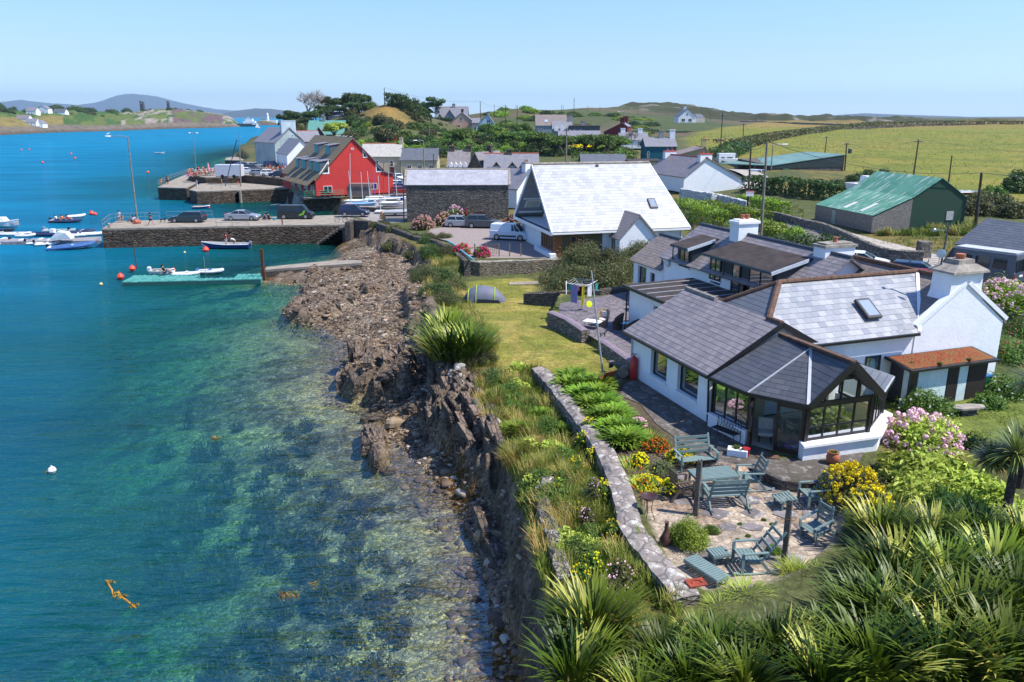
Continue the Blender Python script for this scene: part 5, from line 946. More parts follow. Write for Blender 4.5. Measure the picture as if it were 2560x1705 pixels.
rail('pier_railing','grey railing on the pier edge behind the dark estate car',[G(417,547.5,pz),G(532,545.5,pz)],1.05,SR_)
rail('pier_railing','railing over the pier steps above the blue boat',[G(541,564.5,pz),G(541,566,pz),G(621,564.3,pz)],1.05,SR_)
rail('pier_railing','railing with bicycles leaning on it at the pier root',[G(838,559,pz),G(885,557.5,pz)],1.05,SR_,2,3.)
rail('quay_railing','thin railing along the bathing quay edge',[G(396,464,pz),G(430,447,pz),G(468,435,pz)],1.1,SR_,3,1.8)
rail('quay_railing','railing on the front of the harbour quay',[G(530,474,pz),G(600,471,pz)],1.0,SR_,2,2)
rail('quay_railing','railing at the back of the harbour quay near the ramp',[G(683,461,pz),G(713,461,pz)],1.1,SR_,2,2)
rail('trailer_railing','low railing in front of the white trailer',[G(541,443,3.9),G(602,443,3.9)],1.0,SR_,2,2)
m=MB();
for k in range(8): p=G(514+k*3,445+k*1.0,2.7); m.box(p.x-.5,p.x+.6,p.y-.9,p.y+.3,.8,3.9-k*.3)
tag(m.obj('stone_steps',GREYC),'stone steps going down from the upper quay','steps')
m=MB()
for k in range(9):
 p=G(600-k*3.8,473.6,2.6); m.box(p.x-.4,p.x+.35,p.y-.95,p.y+.05,-1,2.5-k*.27)
tag(m.obj('stone_steps',GREYC),'weedy stone steps against the harbour quay face','steps')
m=MB()
for k in range(8):
 p=G(803+k*8,562,2.6); m.box(p.x-.5,p.x+.5,p.y-1.4,p.y+.2,-.5,.3+k*.3)
tag(m.obj('stone_steps',ST_DARK),'stone steps down the pier root to the beach','steps')
ASPH=plain('asphalt',(.15,.14,.14),.9,.2,0,.15,1.2,.005); GRAV=stone('pinkish_gravel',(.27,.225,.205),(.34,.29,.265),(.2,.16,.15),9,9,'Object',.01)
PAVE=stone('mossy_paving',(.09,.078,.07),(.14,.12,.108),(.078,.07,.055),1.1,1.1,'Object',.01,lich=(.22,.205,.18))
SLATEP=stone('purple_slate_paving',(.155,.135,.15),(.215,.19,.205),(.09,.08,.085),1.6,1.6,'Object',.01,rand=.4)
def sheet(name,pts,mt,z=None,lift=.02,label=None):
 m=MB(); P=[(p[0],p[1],(z if z is not None else hz(p[0],p[1]))+lift) for p in pts]
 A=sum(P[i][0]*P[(i+1)%len(P)][1]-P[(i+1)%len(P)][0]*P[i][1] for i in range(len(P)))
 if A<0: P=P[::-1]
 m.add(P,[tuple(range(len(P)))]); o=m.obj(name,mt); struct(o,label); return o
sheet('car_park',[g2(*p,3.2) for p in [(1064,588),(1078,572),(1125,566),(1300,562),(1335,600),(1395,640),(1395,645),(1190,646),(1172,640),(1130,606)]],GRAV,3.2)
sheet('terrace',[g2(*p,3.6) for p in [(1562,962),(1592,947),(1790,1066),(1862,1100),(1948,1148),(2060,1150),(2118,1126),(2160,1130),(2150,1155),(2090,1185),(2050,1200),(1960,1192),(1890,1168),(1800,1150),(1745,1140),(1680,1090),(1640,1060),(1600,1010),(1550,990)]],PAVE,3.6,.03)
sheet('dining_terrace',[g2(*p,3.6) for p in [(1395,788),(1470,838),(1500,856),(1592,915),(1600,860),(1590,790),(1577,728),(1500,742),(1400,760)]],SLATEP,3.6,.035)
def ribbon(name,pts,w_,mt,lift=.03,label=None):
 """a road of width w_ draped on the land, real thickness at its edges"""
 P=[Vector(p[:2]) for p in pts]; S=[]
 for i in range(len(P)-1):
  k=max(1,int((P[i+1]-P[i]).length/2)); S+=[P[i].lerp(P[i+1],j/k) for j in range(k)]
 S.append(P[-1]); V=[];Fc=[]
 for i,p in enumerate(S):
  d=(S[min(i+1,len(S)-1)]-S[max(i-1,0)]).normalized(); n=Vector((-d.y,d.x))*w_/2
  z=max(hz(*(p+n)),hz(*(p-n)),hz(*p))+lift
  for q_ in (p-n,p+n): V.append((q_.x,q_.y,z))
 for i in range(len(S)-1): Fc.append((2*i,2*i+2,2*i+3,2*i+1))
 m=MB(); m.add(V,[f[::-1] for f in Fc]); o=m.obj(name,mt); struct(o,label); return o
GRV2=plain('pale_gravel',(.42,.38,.33),.95,.1,0,.25,2,.01)
ribbon('lane',[G(2000,560,4.3),G(2120,640,4),G(2240,680,3.9),G(2420,760,3.9)],4.2,ASPH,.05)
ribbon('gravel_drive',[G(2350,690,3.9),G(2330,640,4.1),G(2240,615,4.2),G(2140,590,4.3),G(2020,565,4.3),G(1985,550,4.4)],3.2,GRV2,.07)
ribbon('street',[G(1000,545,2.7),G(1005,490,2.8),G(940,455,3),G(840,450,3.),G(690,415,3.1)],6,ASPH,.06)
ribbon('upper_lane',[G(1780,425,5.2),G(1830,438,5),G(1890,462,4.8),G(1880,480,4.7)],4,GRV2,.06)
# field and garden walls
def wl(L,dz=0): return [tuple(G(a,b,c)+Vector((0,0,dz))) for a,b,c in L]
rwall('stone_wall','long dry stone wall along the lane below the green shed',wl([(1872,519,5.2),(1950,532,5.2),(2018,549,5.2),(2060,558,5.15),(2111,577,5.1),(2159,600,5.05),(2200,617,5.0),(2240,624,5.0),(2310,628,5.0)]),1.3,.5,ST_WALL)
m=MB(); p=G(2308,645,3.9); m.box(p.x-.55,p.x+.55,p.y-.4,p.y+.6,-.2+3.9,5.5); tag(m.obj('gate_pillar',ST_WALL,bevel=.06),'square stone gate pillar at the end of the lane wall','pillar')
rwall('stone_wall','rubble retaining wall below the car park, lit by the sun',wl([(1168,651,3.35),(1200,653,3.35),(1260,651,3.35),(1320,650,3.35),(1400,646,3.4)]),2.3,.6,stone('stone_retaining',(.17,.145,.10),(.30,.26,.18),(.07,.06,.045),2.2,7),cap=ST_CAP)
rwall('stone_wall','seaward stone wall running from the pier to the car park corner',wl([(945,556,3.6),(1000,575,3.5),(1040,590,3.5),(1090,600,3.5),(1130,620,3.5),(1168,651,3.5)]),2.2,.6,ST_DARK)
rwall('pier_root_wall','dark masonry wall at the root of the pier',wl([(868,556,3.2),(880,549,3.3),(925,552,3.3)]),3.4,.7,ST_DARK,jag=.02)
rwall('stone_wall','thick stone wall curving past the garden furniture, pale lichen on top',wl([(1345,918,3.75),(1380,950,3.7),(1420,1000,3.7),(1468,1058,3.7),(1505,1110,3.7),(1535,1170,3.7),(1560,1240,3.7),(1575,1310,3.7),(1615,1365,3.7),(1670,1430,3.7),(1720,1490,3.7)]),1.5,.8,ST_WALL,step=.3,jag=.1,cap=ST_CAP,seed=3)
rwall('stone_wall','low broken stone wall on the cliff edge among dry grass',wl([(1368,1195,3.35),(1355,1220,3.4),(1362,1275,3.4),(1385,1335,3.4),(1400,1395,3.4),(1415,1445,3.4)]),1.3,.55,ST_WALL,step=.3,jag=.16,seed=5)
rwall('stone_wall','low stone wall behind the lawn in front of the dark shrubs',wl([(1312,733,3.3),(1400,729,3.7),(1500,724,4.0),(1600,712,4.0)]),1.6,.5,ST_DARK,cap=None,seed=6)
CAPS=plain('purple_slate_cap',(.24,.19,.23),.8,.3,0,.2,3,.01)
rwall('slate_capped_wall','slate capped wall between the lawn and the wicker chairs, longer piece',wl([(1378,778,3.95),(1420,796,3.95),(1465,826,3.95)]),1.3,.55,ST_WALL,cap=CAPS,jag=.01,seed=7)
rwall('slate_capped_wall','slate capped wall by the lawn nearest the house corner',wl([(1505,848,3.95),(1550,878,3.95),(1587,905,3.95)]),1.0,.5,ST_WALL,cap=CAPS,jag=.01,seed=8)
rwall('limewashed_wall','flaking white stone garden wall below the white cottage',wl([(1703,471,6.8),(1780,482,6.6),(1795,485,6.4),(1870,503,5.9)]),2.4,.6,ST_WHT,jag=.1,seed=9)
rwall('stone_wall','terrace step of stacked slate above the garden patio',wl([(1740,1135,3.62),(1800,1148,3.62),(1890,1166,3.62),(1960,1195,3.62),(2045,1203,3.62),(2085,1192,3.62),(2125,1160,3.62)]),.6,.35,ST_DARK,cap=PAVE,jag=.03,seed=10)
rwall('stone_wall','boat park wall between the parked dinghies and the pier road',wl([(878,516,3.3),(945,519,3.3),(1008,521,3.3)]),1.0,.4,ST_DARK,seed=11)
rwall('quay_wall','dark retaining wall below the parked cars beside the slip',wl([(604,437,4.3),(660,442,4.2),(738,450,4.1)]),4.,.5,ST_QUAY,jag=.02,seed=12)
rwall('field_wall','overgrown stone field wall curving up across the hillside pasture',[(D(x_,y_,Y_).x,Y_,hz(D(x_,y_,Y_).x,Y_)+.9) for x_,y_,Y_ in [(1845,370,240),(1920,350,300),(2000,332,370),(2080,320,430),(2180,312,480),(2300,308,500),(2440,307,510),(2560,309,500)]],1.4,1.6,ST_WALL,step=2.5,jag=.5,seed=13)
rwall('field_wall','faint stone wall in the highest brown pasture',[(D(x_,y_,Y_).x,Y_,hz(D(x_,y_,Y_).x,Y_)+.5) for x_,y_,Y_ in [(1850,303,560),(1960,307,540),(2060,311,520),(2140,312,500)]],1.0,1.,ST_WALL,step=2.5,jag=.4,seed=14)
rwall('stone_wall','stone wall beside the lane where the dark car is parked',wl([(1797,400,6.2),(1835,408,6.1),(1850,412,6.1),(1875,408,6.2)]),1.6,.5,ST_WALL,seed=15)
rwall('retaining_wall','dark hillside retaining wall under the hilltop hedge',[(D(x_,300,410).x,410,hz(D(x_,300,410).x,410)+2.0) for x_ in (1055,1090,1122)],3.2,.6,ST_DARK,jag=.02,seed=16)
# vegetation
def leafmat(name,c1,c2,c3=None,rough=.55,trans=.25,spec=.3,cut=.8):
 m,n,l,b=newmat(name); q=N(m); r=q.attr('rnd'); oi=q.new('ObjectInfo').outputs['Random']
 c=q.mix(r,c1,c2)
 if c3: c=q.mix(q.ramp(r,[(cut,0.),(cut+.06,1.)]),c,c3)
 hv=q.new('HueSaturation'); q.l.new(c,hv.inputs['Color']); q.l.new(q.math('ADD',.487,q.math('MULTIPLY',oi,.026)),hv.inputs['Hue']); q.l.new(q.math('ADD',.75,q.math('MULTIPLY',oi,.5)),hv.inputs['Value'])
 q.l.new(hv.outputs[0],b.inputs['Base Color']); b.inputs['Roughness'].default_value=rough; b.inputs['Specular IOR Level'].default_value=spec
 tl=q.new('BsdfTranslucent'); q.l.new(hv.outputs[0],tl.inputs[0]); mx=q.new('MixShader'); mx.inputs[0].default_value=trans
 l.new(b.outputs[0],mx.inputs[1]); l.new(tl.outputs[0],mx.inputs[2]); l.new(mx.outputs[0],n['Material Output'].inputs[0]); return m
RG=np.random.default_rng(7)
def unit(v): return v/np.maximum(np.linalg.norm(v,axis=-1,keepdims=True),1e-6)
def cloud(n,rx,ry,rz,leaf,lumps,seed=1,asp=.55,lr=.42,z0=0.,flat=.0,inner=True):
 """leaf quads clustered on lumps spread through a dome; returns V,F,rnd"""
 g=np.random.default_rng(seed); d=unit(g.normal(size=(lumps,3))); d[:,2]=np.abs(d[:,2])*(1-flat)+.05
 ctr=d*g.uniform(.35,.78,(lumps,1))*np.array([rx,ry,rz]); ls=g.uniform(.6,1.25,lumps)*lr*min(rx,ry,rz*1.2); tone=g.uniform(0,1,lumps)
 k=g.integers(0,lumps,n); dd=unit(g.normal(size=(n,3))); P=ctr[k]+dd*(ls[k]*g.uniform(.55,1.08,n))[:,None]
 keep=P[:,2]>-.02*rz; P=P[keep];dd=dd[keep];k=k[keep]; n=len(P); P[:,2]+=z0
 nr=unit(dd*.7+g.normal(size=(n,3))*.55+np.array([0,0,.35])); t=unit(np.cross(nr,g.normal(size=(n,3)))); b=np.cross(nr,t); s=(leaf*g.uniform(.6,1.35,n))[:,None]
 V=np.stack([P-t*s,P-b*s*asp,P+t*s,P+b*s*asp],1).reshape(-1,3); F=np.arange(4*n).reshape(n,4)
 return V,F,np.clip(tone[k]*.45+g.uniform(0,.55,n),0,1)
def blades(bx,by,bz,az,L,w,lean,segs=3,droop=1.,seed=1,fold=0.):
 """curved strap leaves"""
 n=len(bx); d=np.stack([np.cos(az),np.sin(az)],-1); V=[];t=np.linspace(0,1,segs+1)
 p=np.stack([bx,by,bz],-1); ang=lean.copy(); side=np.stack([-d[:,1],d[:,0],0*az],-1); rows=[]
 for i,ti in enumerate(t):
  ww=w*(1-ti**2.2)*(.55+.9*min(ti*2,1)) if i<segs else w*.04
  rows.append(np.stack([p-side*ww[:,None]/2 if hasattr(ww,'shape') else p-side*ww/2,p+side*ww[:,None]/2 if hasattr(ww,'shape') else p+side*ww/2],1))
  st=L/segs; p=p+np.stack([d[:,0]*np.sin(ang)*st,d[:,1]*np.sin(ang)*st,np.cos(ang)*st],-1); ang=ang+droop*(ti+.25)/segs*1.6
 V=np.stack(rows,1).reshape(n,-1,3); F=[]
 base_=np.arange(n)[:,None]*(2*(segs+1))
 for i in range(segs): F.append(base_+np.array([2*i,2*i+1,2*i+3,2*i+2])[None,:])
 F=np.stack(F,1).reshape(-1,4); r=np.repeat(np.random.default_rng(seed).uniform(0,1,n),segs)
 return V.reshape(-1,3),F,r
def flaxm(n,L,w,R,seed,droop=1.,lean=(.1,1.0)):
 g=np.random.default_rng(seed); a=g.uniform(0,2*pi,n); r=np.sqrt(g.uniform(0,1,n))*R; az=a+g.normal(0,.35,n)
 le=lean[0]+(lean[1]-lean[0])*(r/R)*g.uniform(.6,1.1,n)
 return blades(r*np.cos(a),r*np.sin(a),np.zeros(n),az,L*g.uniform(.65,1.1,n),w*g.uniform(.7,1.2,n),le,5,droop,seed)
GREEN=leafmat('leaf_green',(.045,.105,.012),(.13,.215,.03)); DKGR=leafmat('leaf_dark',(.025,.058,.014),(.075,.125,.025)); BRIGHT=leafmat('leaf_bright',(.10,.19,.01),(.25,.36,.03))
OLIVE=leafmat('leaf_olive',(.05,.065,.02),(.12,.125,.035),(.16,.12,.04)); TAMA=leafmat('leaf_brownish',(.045,.07,.02),(.13,.14,.045),(.18,.09,.05)); YELG=leafmat('leaf_yellow_green',(.20,.30,.02),(.50,.56,.10))
FLAX=leafmat('flax_leaf',(.020,.050,.004),(.135,.185,.013),(.36,.37,.07),.42,.1,.22,.87); PALM=leafmat('palm_leaf',(.07,.11,.02),(.22,.24,.06),(.30,.22,.10),.4,.2,.5); DRY=leafmat('dry_grass',(.10,.15,.012),(.30,.27,.05),(.42,.27,.10)); GRASSM=leafmat('green_grass',(.06,.12,.012),(.20,.24,.03),(.30,.20,.06),cut=.9)
BARK=plain('bark',(.12,.095,.07),.9,.2,0,.3,5,.02); DEADW=plain('dead_wood',(.30,.27,.25),.9,.2)
def flower(name,c1,c2): return leafmat(name,c1,c2,None,.7,.2,.2)
MAG=flower('magenta_petals',(.55,.01,.10),(.8,.05,.22)); LIL=flower('lilac_pink_petals',(.62,.36,.46),(.86,.62,.68)); BUFF=flower('faded_pink_petals',(.45,.22,.22),(.62,.38,.30)); YEL=flower('yellow_petals',(.8,.66,.0),(.95,.84,.03)); WHT=flower('white_petals',(.7,.7,.66),(.85,.85,.8)); RED=flower('red_petals',(.5,.02,.01),(.7,.08,.03)); ORA=flower('orange_petals',(.7,.12,.01),(.8,.3,.01))
def fm_(name,vfr,mt): return fastmesh(name,vfr[0],vfr[1],mt,vfr[2])
def heads(n,rx,ry,rz,r,seed,lump=7):
 """round flower heads made of small petals over the outside of a dome"""
 g=np.random.default_rng(seed); d=unit(g.normal(size=(n,3))); d[:,2]=np.abs(d[:,2]); P=d*np.array([rx,ry,rz])*g.uniform(.88,1.02,(n,1)); V=[];R=[]
 m=26; q=unit(g.normal(size=(n,m,3))); c=P[:,None,:]+q*r*g.uniform(.75,1.2,(n,1,1)); t=unit(np.cross(q,g.normal(size=(n,m,3)))); b=np.cross(q,t); s=r*.42
 V=np.stack([c-t*s,c-b*s,c+t*s,c+b*s],2).reshape(-1,3); rr=np.repeat(g.uniform(0,1,n),m)
 return V,np.arange(4*n*m).reshape(-1,4),rr
PM={}
for k in range(3):
 PM['bush%d'%k]=fm_('bush',cloud(5200,3.4,3.2,3.3,.26,26,10+k),GREEN); PM['dark%d'%k]=fm_('bush',cloud(5200,3.4,3.2,3.4,.25,26,20+k),DKGR); PM['bright%d'%k]=fm_('bush',cloud(5000,3.3,3.3,3.2,.27,24,30+k),BRIGHT)
 PM['olive%d'%k]=fm_('bush',cloud(5200,3.4,3.2,3.0,.24,28,40+k),OLIVE); PM['tama%d'%k]=fm_('shrub',cloud(15000,3.0,2.8,2.3,.105,44,50+k,.35),TAMA); PM['nbush%d'%k]=fm_('shrub',cloud(9000,1.5,1.4,1.3,.075,34,60+k),GREEN); PM['nbright%d'%k]=fm_('shrub',cloud(3400,1.5,1.5,1.15,.17,26,70+k,.38),YELG)
 PM['ndark%d'%k]=fm_('shrub',cloud(13000,2.6,2.4,2.0,.10,40,80+k),DKGR)
 PM['flax%d'%k]=fm_('flax_clump',flaxm(210,2.0,.105,.75,90+k,1.0,(.04,.75)),FLAX)
 PM['tuft%d'%k]=fm_('grass_tuft',flaxm(420,.85,.016,.38,95+k,.9,(.05,.9)),DRY)
RNDV=random.Random(5)
def veg(kind,px,py,z=None,Y=None,s=1.,label='',cat='bush',name='bush',group=None,sz=None,dz=0):
 p=D(px,py,Y) if Y else G(px,py,z)
 p.z=hz(p.x,p.y)
 o=link(name,PM[kind],(p.x,p.y,p.z-.1+dz),None,RNDV.uniform(0,6.28),(s*RNDV.uniform(.93,1.07),s*RNDV.uniform(.93,1.07),(sz or s)))
 return tag(o,label,cat,group)
HOUSES=[(o.location.x,o.location.y) for o in COL.objects if o.get('category') in('house','shed','barn','red house','cafe')]
# hillside scrub: every bush its own object
HG='bushes covering the village hillside'
vb=random.Random(11)
VIS=[(1121,1190,279,312),(1189,1232,287,314),(1087,1170,258,292),(1040,1085,273,290),(1338,1430,288,328),(1427,1500,303,332),(1395,1500,333,348),(1500,1564,295,338),(764,863,306,330),(811,850,277,300),(1548,1622,320,352),(1610,1690,336,375),(904,1092,368,425),(1121,1345,373,425),(748,808,338,358),(1452,1560,388,411),(1571,1650,390,411),(930,1010,262,282)]
def proj(x,y,z):
 dz=CH-z; f_=y*CT+dz*ST; return 1280+F*x/f_, 852.5-F*(y*ST-dz*CT)/f_
def hides(x,y,z,s):
 px,py=proj(x,y,z+3.0*s); w_=3.2*s*F/y
 return any(a-w_<px<b+w_ and c-2<py<e+8 for a,b,c,e in VIS)
def clearof(x,y,r):
 for hx,hy in HOUSES:
  if -r*.3<x-hx+1<14+r*.3 and -r*1.2-1<y-hy<11: return False
 return True
lab={'bush':'dense green bush among many on the village hillside','dark':'dark green bush among many on the village hillside','bright':'bright yellow-green bush among many on the village hillside','olive':'olive brown bush among many on the village hillside'}
Yv=200.
while Yv<335:
 px=880+vb.uniform(0,20)
 lim=1010 if Yv<215 else (885 if Yv<250 else 850)
 while px<1590:
  p=D(px,400,Yv+vb.uniform(-5,5)); s=vb.uniform(.6,1.15)*(1.+max(0,Yv-230)/500)
  if px>lim and clearof(p.x,p.y,3.4*s) and not (930<px<1020 and Yv>285) and not(px>1440 and Yv>270) and not (1310<px<1500 and Yv<225):
   k=vb.choice(['bush','bush','dark','dark','olive','bright','bush'])
   z=hz(p.x,p.y)
   if hides(p.x,p.y,z,s*.85):
    if hides(p.x,p.y,z,s*.35): px+=12; continue
    s*=.4
   o=link('bush',PM[k+str(vb.randint(0,2))],(p.x,p.y,z-.4),None,vb.uniform(0,6.3),(s,s,s*vb.uniform(.65,1.)))
   tag(o,lab[k],'bush',HG)
  px+=5.2*s*1991/Yv*vb.uniform(.75,1.1)
 Yv*=1.052
for k in range(95):
 px=vb.uniform(1190,1640); Y0=vb.uniform(360,520); p=D(px,300,Y0)
 if clearof(p.x,p.y,6) and not hides(p.x,p.y,hz(p.x,p.y),1.2): tag(link('bush',PM[vb.choice(['bush1','dark0','olive2','bright1'])],(p.x,p.y,hz(p.x,p.y)-1),None,vb.uniform(0,6),(vb.uniform(1.1,2.),)*2+(vb.uniform(.6,1.),)),'distant green bush on the ridge behind the village','bush','bushes on the ridge behind the village')
# trees of the headland
def limbs(mb,h,spread,n,seed,r0=.28,lean=(0,0)):
 g=random.Random(seed); top=Vector((lean[0],lean[1],h*.5)); mb.tube([(0,0,-.5),(lean[0]*.3,lean[1]*.3,h*.25),top],[r0,r0*.8,r0*.6],7); E_=[]
 for i in range(n):
  a=g.uniform(0,6.28); s=g.uniform(.4,1)*spread; e=top+Vector((cos(a)*s,sin(a)*s,h*g.uniform(.2,.5))); mb.tube([top-Vector((0,0,h*.1*g.random())),top.lerp(e,.5)+Vector((0,0,g.uniform(-.2,.5))),e],[r0*.5,r0*.3,r0*.1],5); E_.append(e)
 return E_
def treep(seed,h,spread,n,mt,leaf=.28,nl=6500,flat=.5,pads=9):
 mb=MB(); E_=limbs(mb,h,spread,pads,seed); g=np.random.default_rng(seed); V=[];F_=[];R=[];o=0
 for e in E_+[Vector((0,0,h*.8))]:
  v,f,r=cloud(nl//len(E_),spread*.5,spread*.5,h*.16*(1-flat)+h*.12,leaf,8,int(g.integers(1e6)),.5,.6); v=v+np.array(e)-np.array([0,0,h*.04]); V.append(v);F_.append(f+o);R.append(r);o+=len(v)
 me=fastmesh('crown',np.concatenate(V),np.concatenate(F_),mt,np.concatenate(R)); tr=mb.obj('trunk',BARK); td=tr.data; bpy.data.objects.remove(tr); return me,td
TP={'pine':treep(3,5.2,3.6,0,DKGR,flat=.3,pads=12,nl=9000),'pine2':treep(4,6,4.2,0,DKGR,flat=.3,pads=15,nl=10000),'cyp':treep(8,9,4.5,0,DKGR,flat=.9,pads=7),'tree':treep(5,4.6,3.6,0,GREEN,flat=.1,pads=16,nl=9000),'yel':treep(6,4.5,3,0,YELG,flat=.1,pads=12)}
def tree(kind,px,py,Y,s,label,cat='tree',group=None,z=None):
 p=D(px,py,Y) if z is None else G(px,py,z); zz=hz(p.x,p.y) if z is None else z
 r=T('tree',label,cat,(p.x,p.y,zz),vb.uniform(0,6.3),group,s); link('crown',TP[kind][0],parent=r); link('trunk',TP[kind][1],parent=r); return r
PG='windswept pines on the headland'
for px,Y,s,k in [(818,345,1.2,'pine'),(835,352,1.45,'pine2'),(862,350,1.3,'pine'),(885,345,1.45,'pine2'),(905,340,1.25,'pine'),(850,330,1.0,'pine'),(880,325,1.1,'pine'),(800,340,1.1,'pine'),(740,315,1.1,'cyp'),(728,330,1.2,'cyp'),(762,325,1.0,'pine'),(900,320,1.0,'pine'),(782,330,1.1,'pine2'),(745,335,1.0,'pine'),(725,310,.9,'cyp')]:
 tree(k,px,300,Y,s*.8,'dark windswept pine among the trees on the headland hill','tree',PG)
tree('cyp',1092,300,425,1.5,'umbrella shaped cypress on the skyline beside the hilltop house'); tree('cyp',1070,300,430,1.05,'lower dark cypress left of the umbrella shaped one'); tree('yel',832,300,268,1.15,'yellow-green tree in front of the green roofed house')
tree('pine',1198,300,400,.55,'small spiky conifer left of the pale blue house')
for px,Y,s in [(1225,285,1.0),(1300,300,1.0),(1320,255,1.05),(1350,235,1.1),(1390,232,1.0),(1410,240,.9),(1150,255,1.0),(1270,262,.9)]: tree('tree',px,330,Y,s,'leafy green tree rising from the gardens of the village','tree','leafy trees in the village gardens')
for px,Y,s in [(1462,240,.95),(1490,235,1.0),(1520,232,1.0),(1545,238,.9)]: tree('tree',px,330,Y,s,'rounded green tree in the row below the dark red house','tree','rounded trees below the dark red house')
def deadtree(px,Y,s,label,seed):
 g=random.Random(seed); m=MB(); E_=limbs(m,9,4,10,seed,.3)
 for e in E_:
  for _ in range(9):
   f=e+Vector((g.uniform(-1.6,1.6),g.uniform(-1.6,1.6),g.uniform(-.3,2.2))); m.tube([e-Vector((0,0,.6*g.random())),e.lerp(f,.5),f],[.07,.05,.02],4)
   for _ in range(5):
    h=f+Vector((g.uniform(-.9,.9),g.uniform(-.9,.9),g.uniform(-.2,.9))); m.tube([e.lerp(f,.6),h],[.04,.015],3)
 p=D(px,300,Y); r=T('dead_tree',label,'tree',(p.x,p.y,hz(p.x,p.y)),0,None,s); m.obj('trunk',DEADW,r)
deadtree(772,345,1.35,'big bare grey tree at the left end of the headland wood',2); deadtree(790,350,1.1,'second bare grey tree merging with the bigger one',4); deadtree(1583,250,.55,'small leafless tree in front of the little white bungalow',6); deadtree(1560,248,.5,'thin bare tree left of the small leafless one',9)
for px,Y,s,k in [(930,355,1.2,'dark0'),(955,300,1.2,'olive1'),(985,285,1.2,'olive2'),(915,300,.9,'dark2'),(960,262,1.3,'olive0'),(1000,330,1.4,'dark1'),(1030,338,1.4,'dark2'),(870,262,1.1,'olive1'),(900,238,1.2,'bright0'),(925,232,1.1,'bush0'),(948,225,1.,'bright1'),(970,222,1.,'bush1'),(800,240,.9,'bright2'),(770,232,.6,'bright0'),(750,315,1.1,'olive0')]:
 veg(k,px,300,None,Y,s,'shrub on the slope between the headland wood and the red house','shrub','shrub','shrubs on the slope behind the red house')
p=D(992,330,262); o=link('flower_patch',fm_('flower_patch',cloud(1500,4,3,.9,.2,20,3),RED),(p.x-2,p.y,hz(p.x,p.y))); tag(o,'patch of scarlet flowers on the slope below the skyline hedge','flowers')
p=D(1455,362,262); o=link('gorse_bush',fm_('gorse_bush',cloud(2500,6,3,2.2,.22,20,4),YEL),(p.x,p.y,hz(p.x,p.y))); tag(o,'bright yellow gorse bush below the long dark roof','bush')
def hedge(name,label,pts,h,w_,mt,leaf=.1,dens=900,seed=1):
 g=np.random.default_rng(seed); V=[];pts=[Vector(p) for p in pts]; cen=[];nr=[]
 for a,b in zip(pts,pts[1:]):
  L=(b-a).length; n=int(L*dens); t=g.uniform(0,1,n); d=(b-a).normalized(); s=np.array([-d.y,d.x,0]); u=g.uniform(-1,1,n); zz=g.uniform(0,1,n)
  top=g.uniform(0,1,n)<.5; u=np.where(top,u,np.sign(u)*g.uniform(.85,1.1,n)); zz=np.where(top,g.uniform(.82,1.06,n)-.12*u*u,zz); wob=1+.15*np.sin(t*L*1.3)+.12*np.sin(t*L*3.1+1)
  P=np.array(a)+(np.array(b)-np.array(a))*t[:,None]+s*(u*w_/2*wob)[:,None]; P[:,2]+=zz*h*(wob*.5+.5); cen.append(P); nr.append(unit(s*np.sign(u)[:,None]*(~top)[:,None]+np.array([0,0,1])*top[:,None]+g.normal(size=(n,3))*.6))
 P=np.concatenate(cen);nn=np.concatenate(nr);n=len(P);t=unit(np.cross(nn,g.normal(size=(n,3))));b=np.cross(nn,t);s=(leaf*g.uniform(.6,1.4,n))[:,None]
 o=link(name,fastmesh(name,np.stack([P-t*s,P-b*s*.6,P+t*s,P+b*s*.6],1).reshape(-1,3),np.arange(4*n).reshape(-1,4),mt,g.uniform(0,1,n))); return tag(o,label,'hedge')
hedge('hedge','bright green rounded hedge running right from the steep roofed house',[G(1705,540,3.6),G(1760,562,3.7),G(1800,575,3.8)],2.3,2.6,BRIGHT,.12,420,1); hedge('hedge','bright hedge below the limewashed garden wall',[G(1760,530,4.3),G(1840,548,4.3),G(1905,565,4.3)],1.6,2.2,BRIGHT,.12,420,2)
hedge('hedge','bright clipped hedge by the pole with the red and white sign',[G(1855,517,4.7),G(1900,525,4.7),G(1958,537,4.6)],1.6,2.2,BRIGHT,.13,420,3)
hedge('hedge','dark garden hedge in front of the long dark green shed',[G(1865,478,4.9),G(1950,484,4.9),G(2030,494,4.9),G(2095,500,4.8)],2.4,3.2,DKGR,.2,320,4)
hedge('hedge','clipped dark hedge along the top of the hill retaining wall',[D(x_,300,414)[:2] + (hz(D(x_,300,414).x,414)+2,) if False else (D(x_,300,414).x,414,hz(D(x_,300,414).x,414)+2) for x_ in (1068,1095,1126)],2.2,3,DKGR,.3,90,5)
hedge('hedge','long clipped green hedge behind the low grey roofs',[(D(x_,395,Y_).x,Y_,hz(D(x_,395,Y_).x,Y_)) for x_,Y_ in ((1442,205),(1500,200),(1565,196))],3.0,4,GREEN,.22,160,6)
hedge('hedge','dark hedge sloping down the left of the hilltop',[(D(x_,300,Y_).x,Y_,hz(D(x_,300,Y_).x,Y_)) for x_,Y_ in ((965,330),(1000,330),(1040,325),(1065,318))],4.0,6,DKGR,.35,120,7)
veg('dark0',2545,480,4.6,None,1.15,'big rounded bush at the right edge of the picture below the field','bush'); veg('bush1',2480,497,4.6,None,.6,'smaller green bush beside the big one at the right edge','bush')
for i,(px,py,s) in enumerate([(2400,530,.6),(2440,540,.7),(2490,520,.75),(2530,545,.7),(2450,515,.6),(2415,515,.5)]): veg('olive%d'%(i%3),px,py,4.6,None,s,'low olive scrub bush between the green shed and the right edge','bush','scrub_bush','scrub right of the green shed')
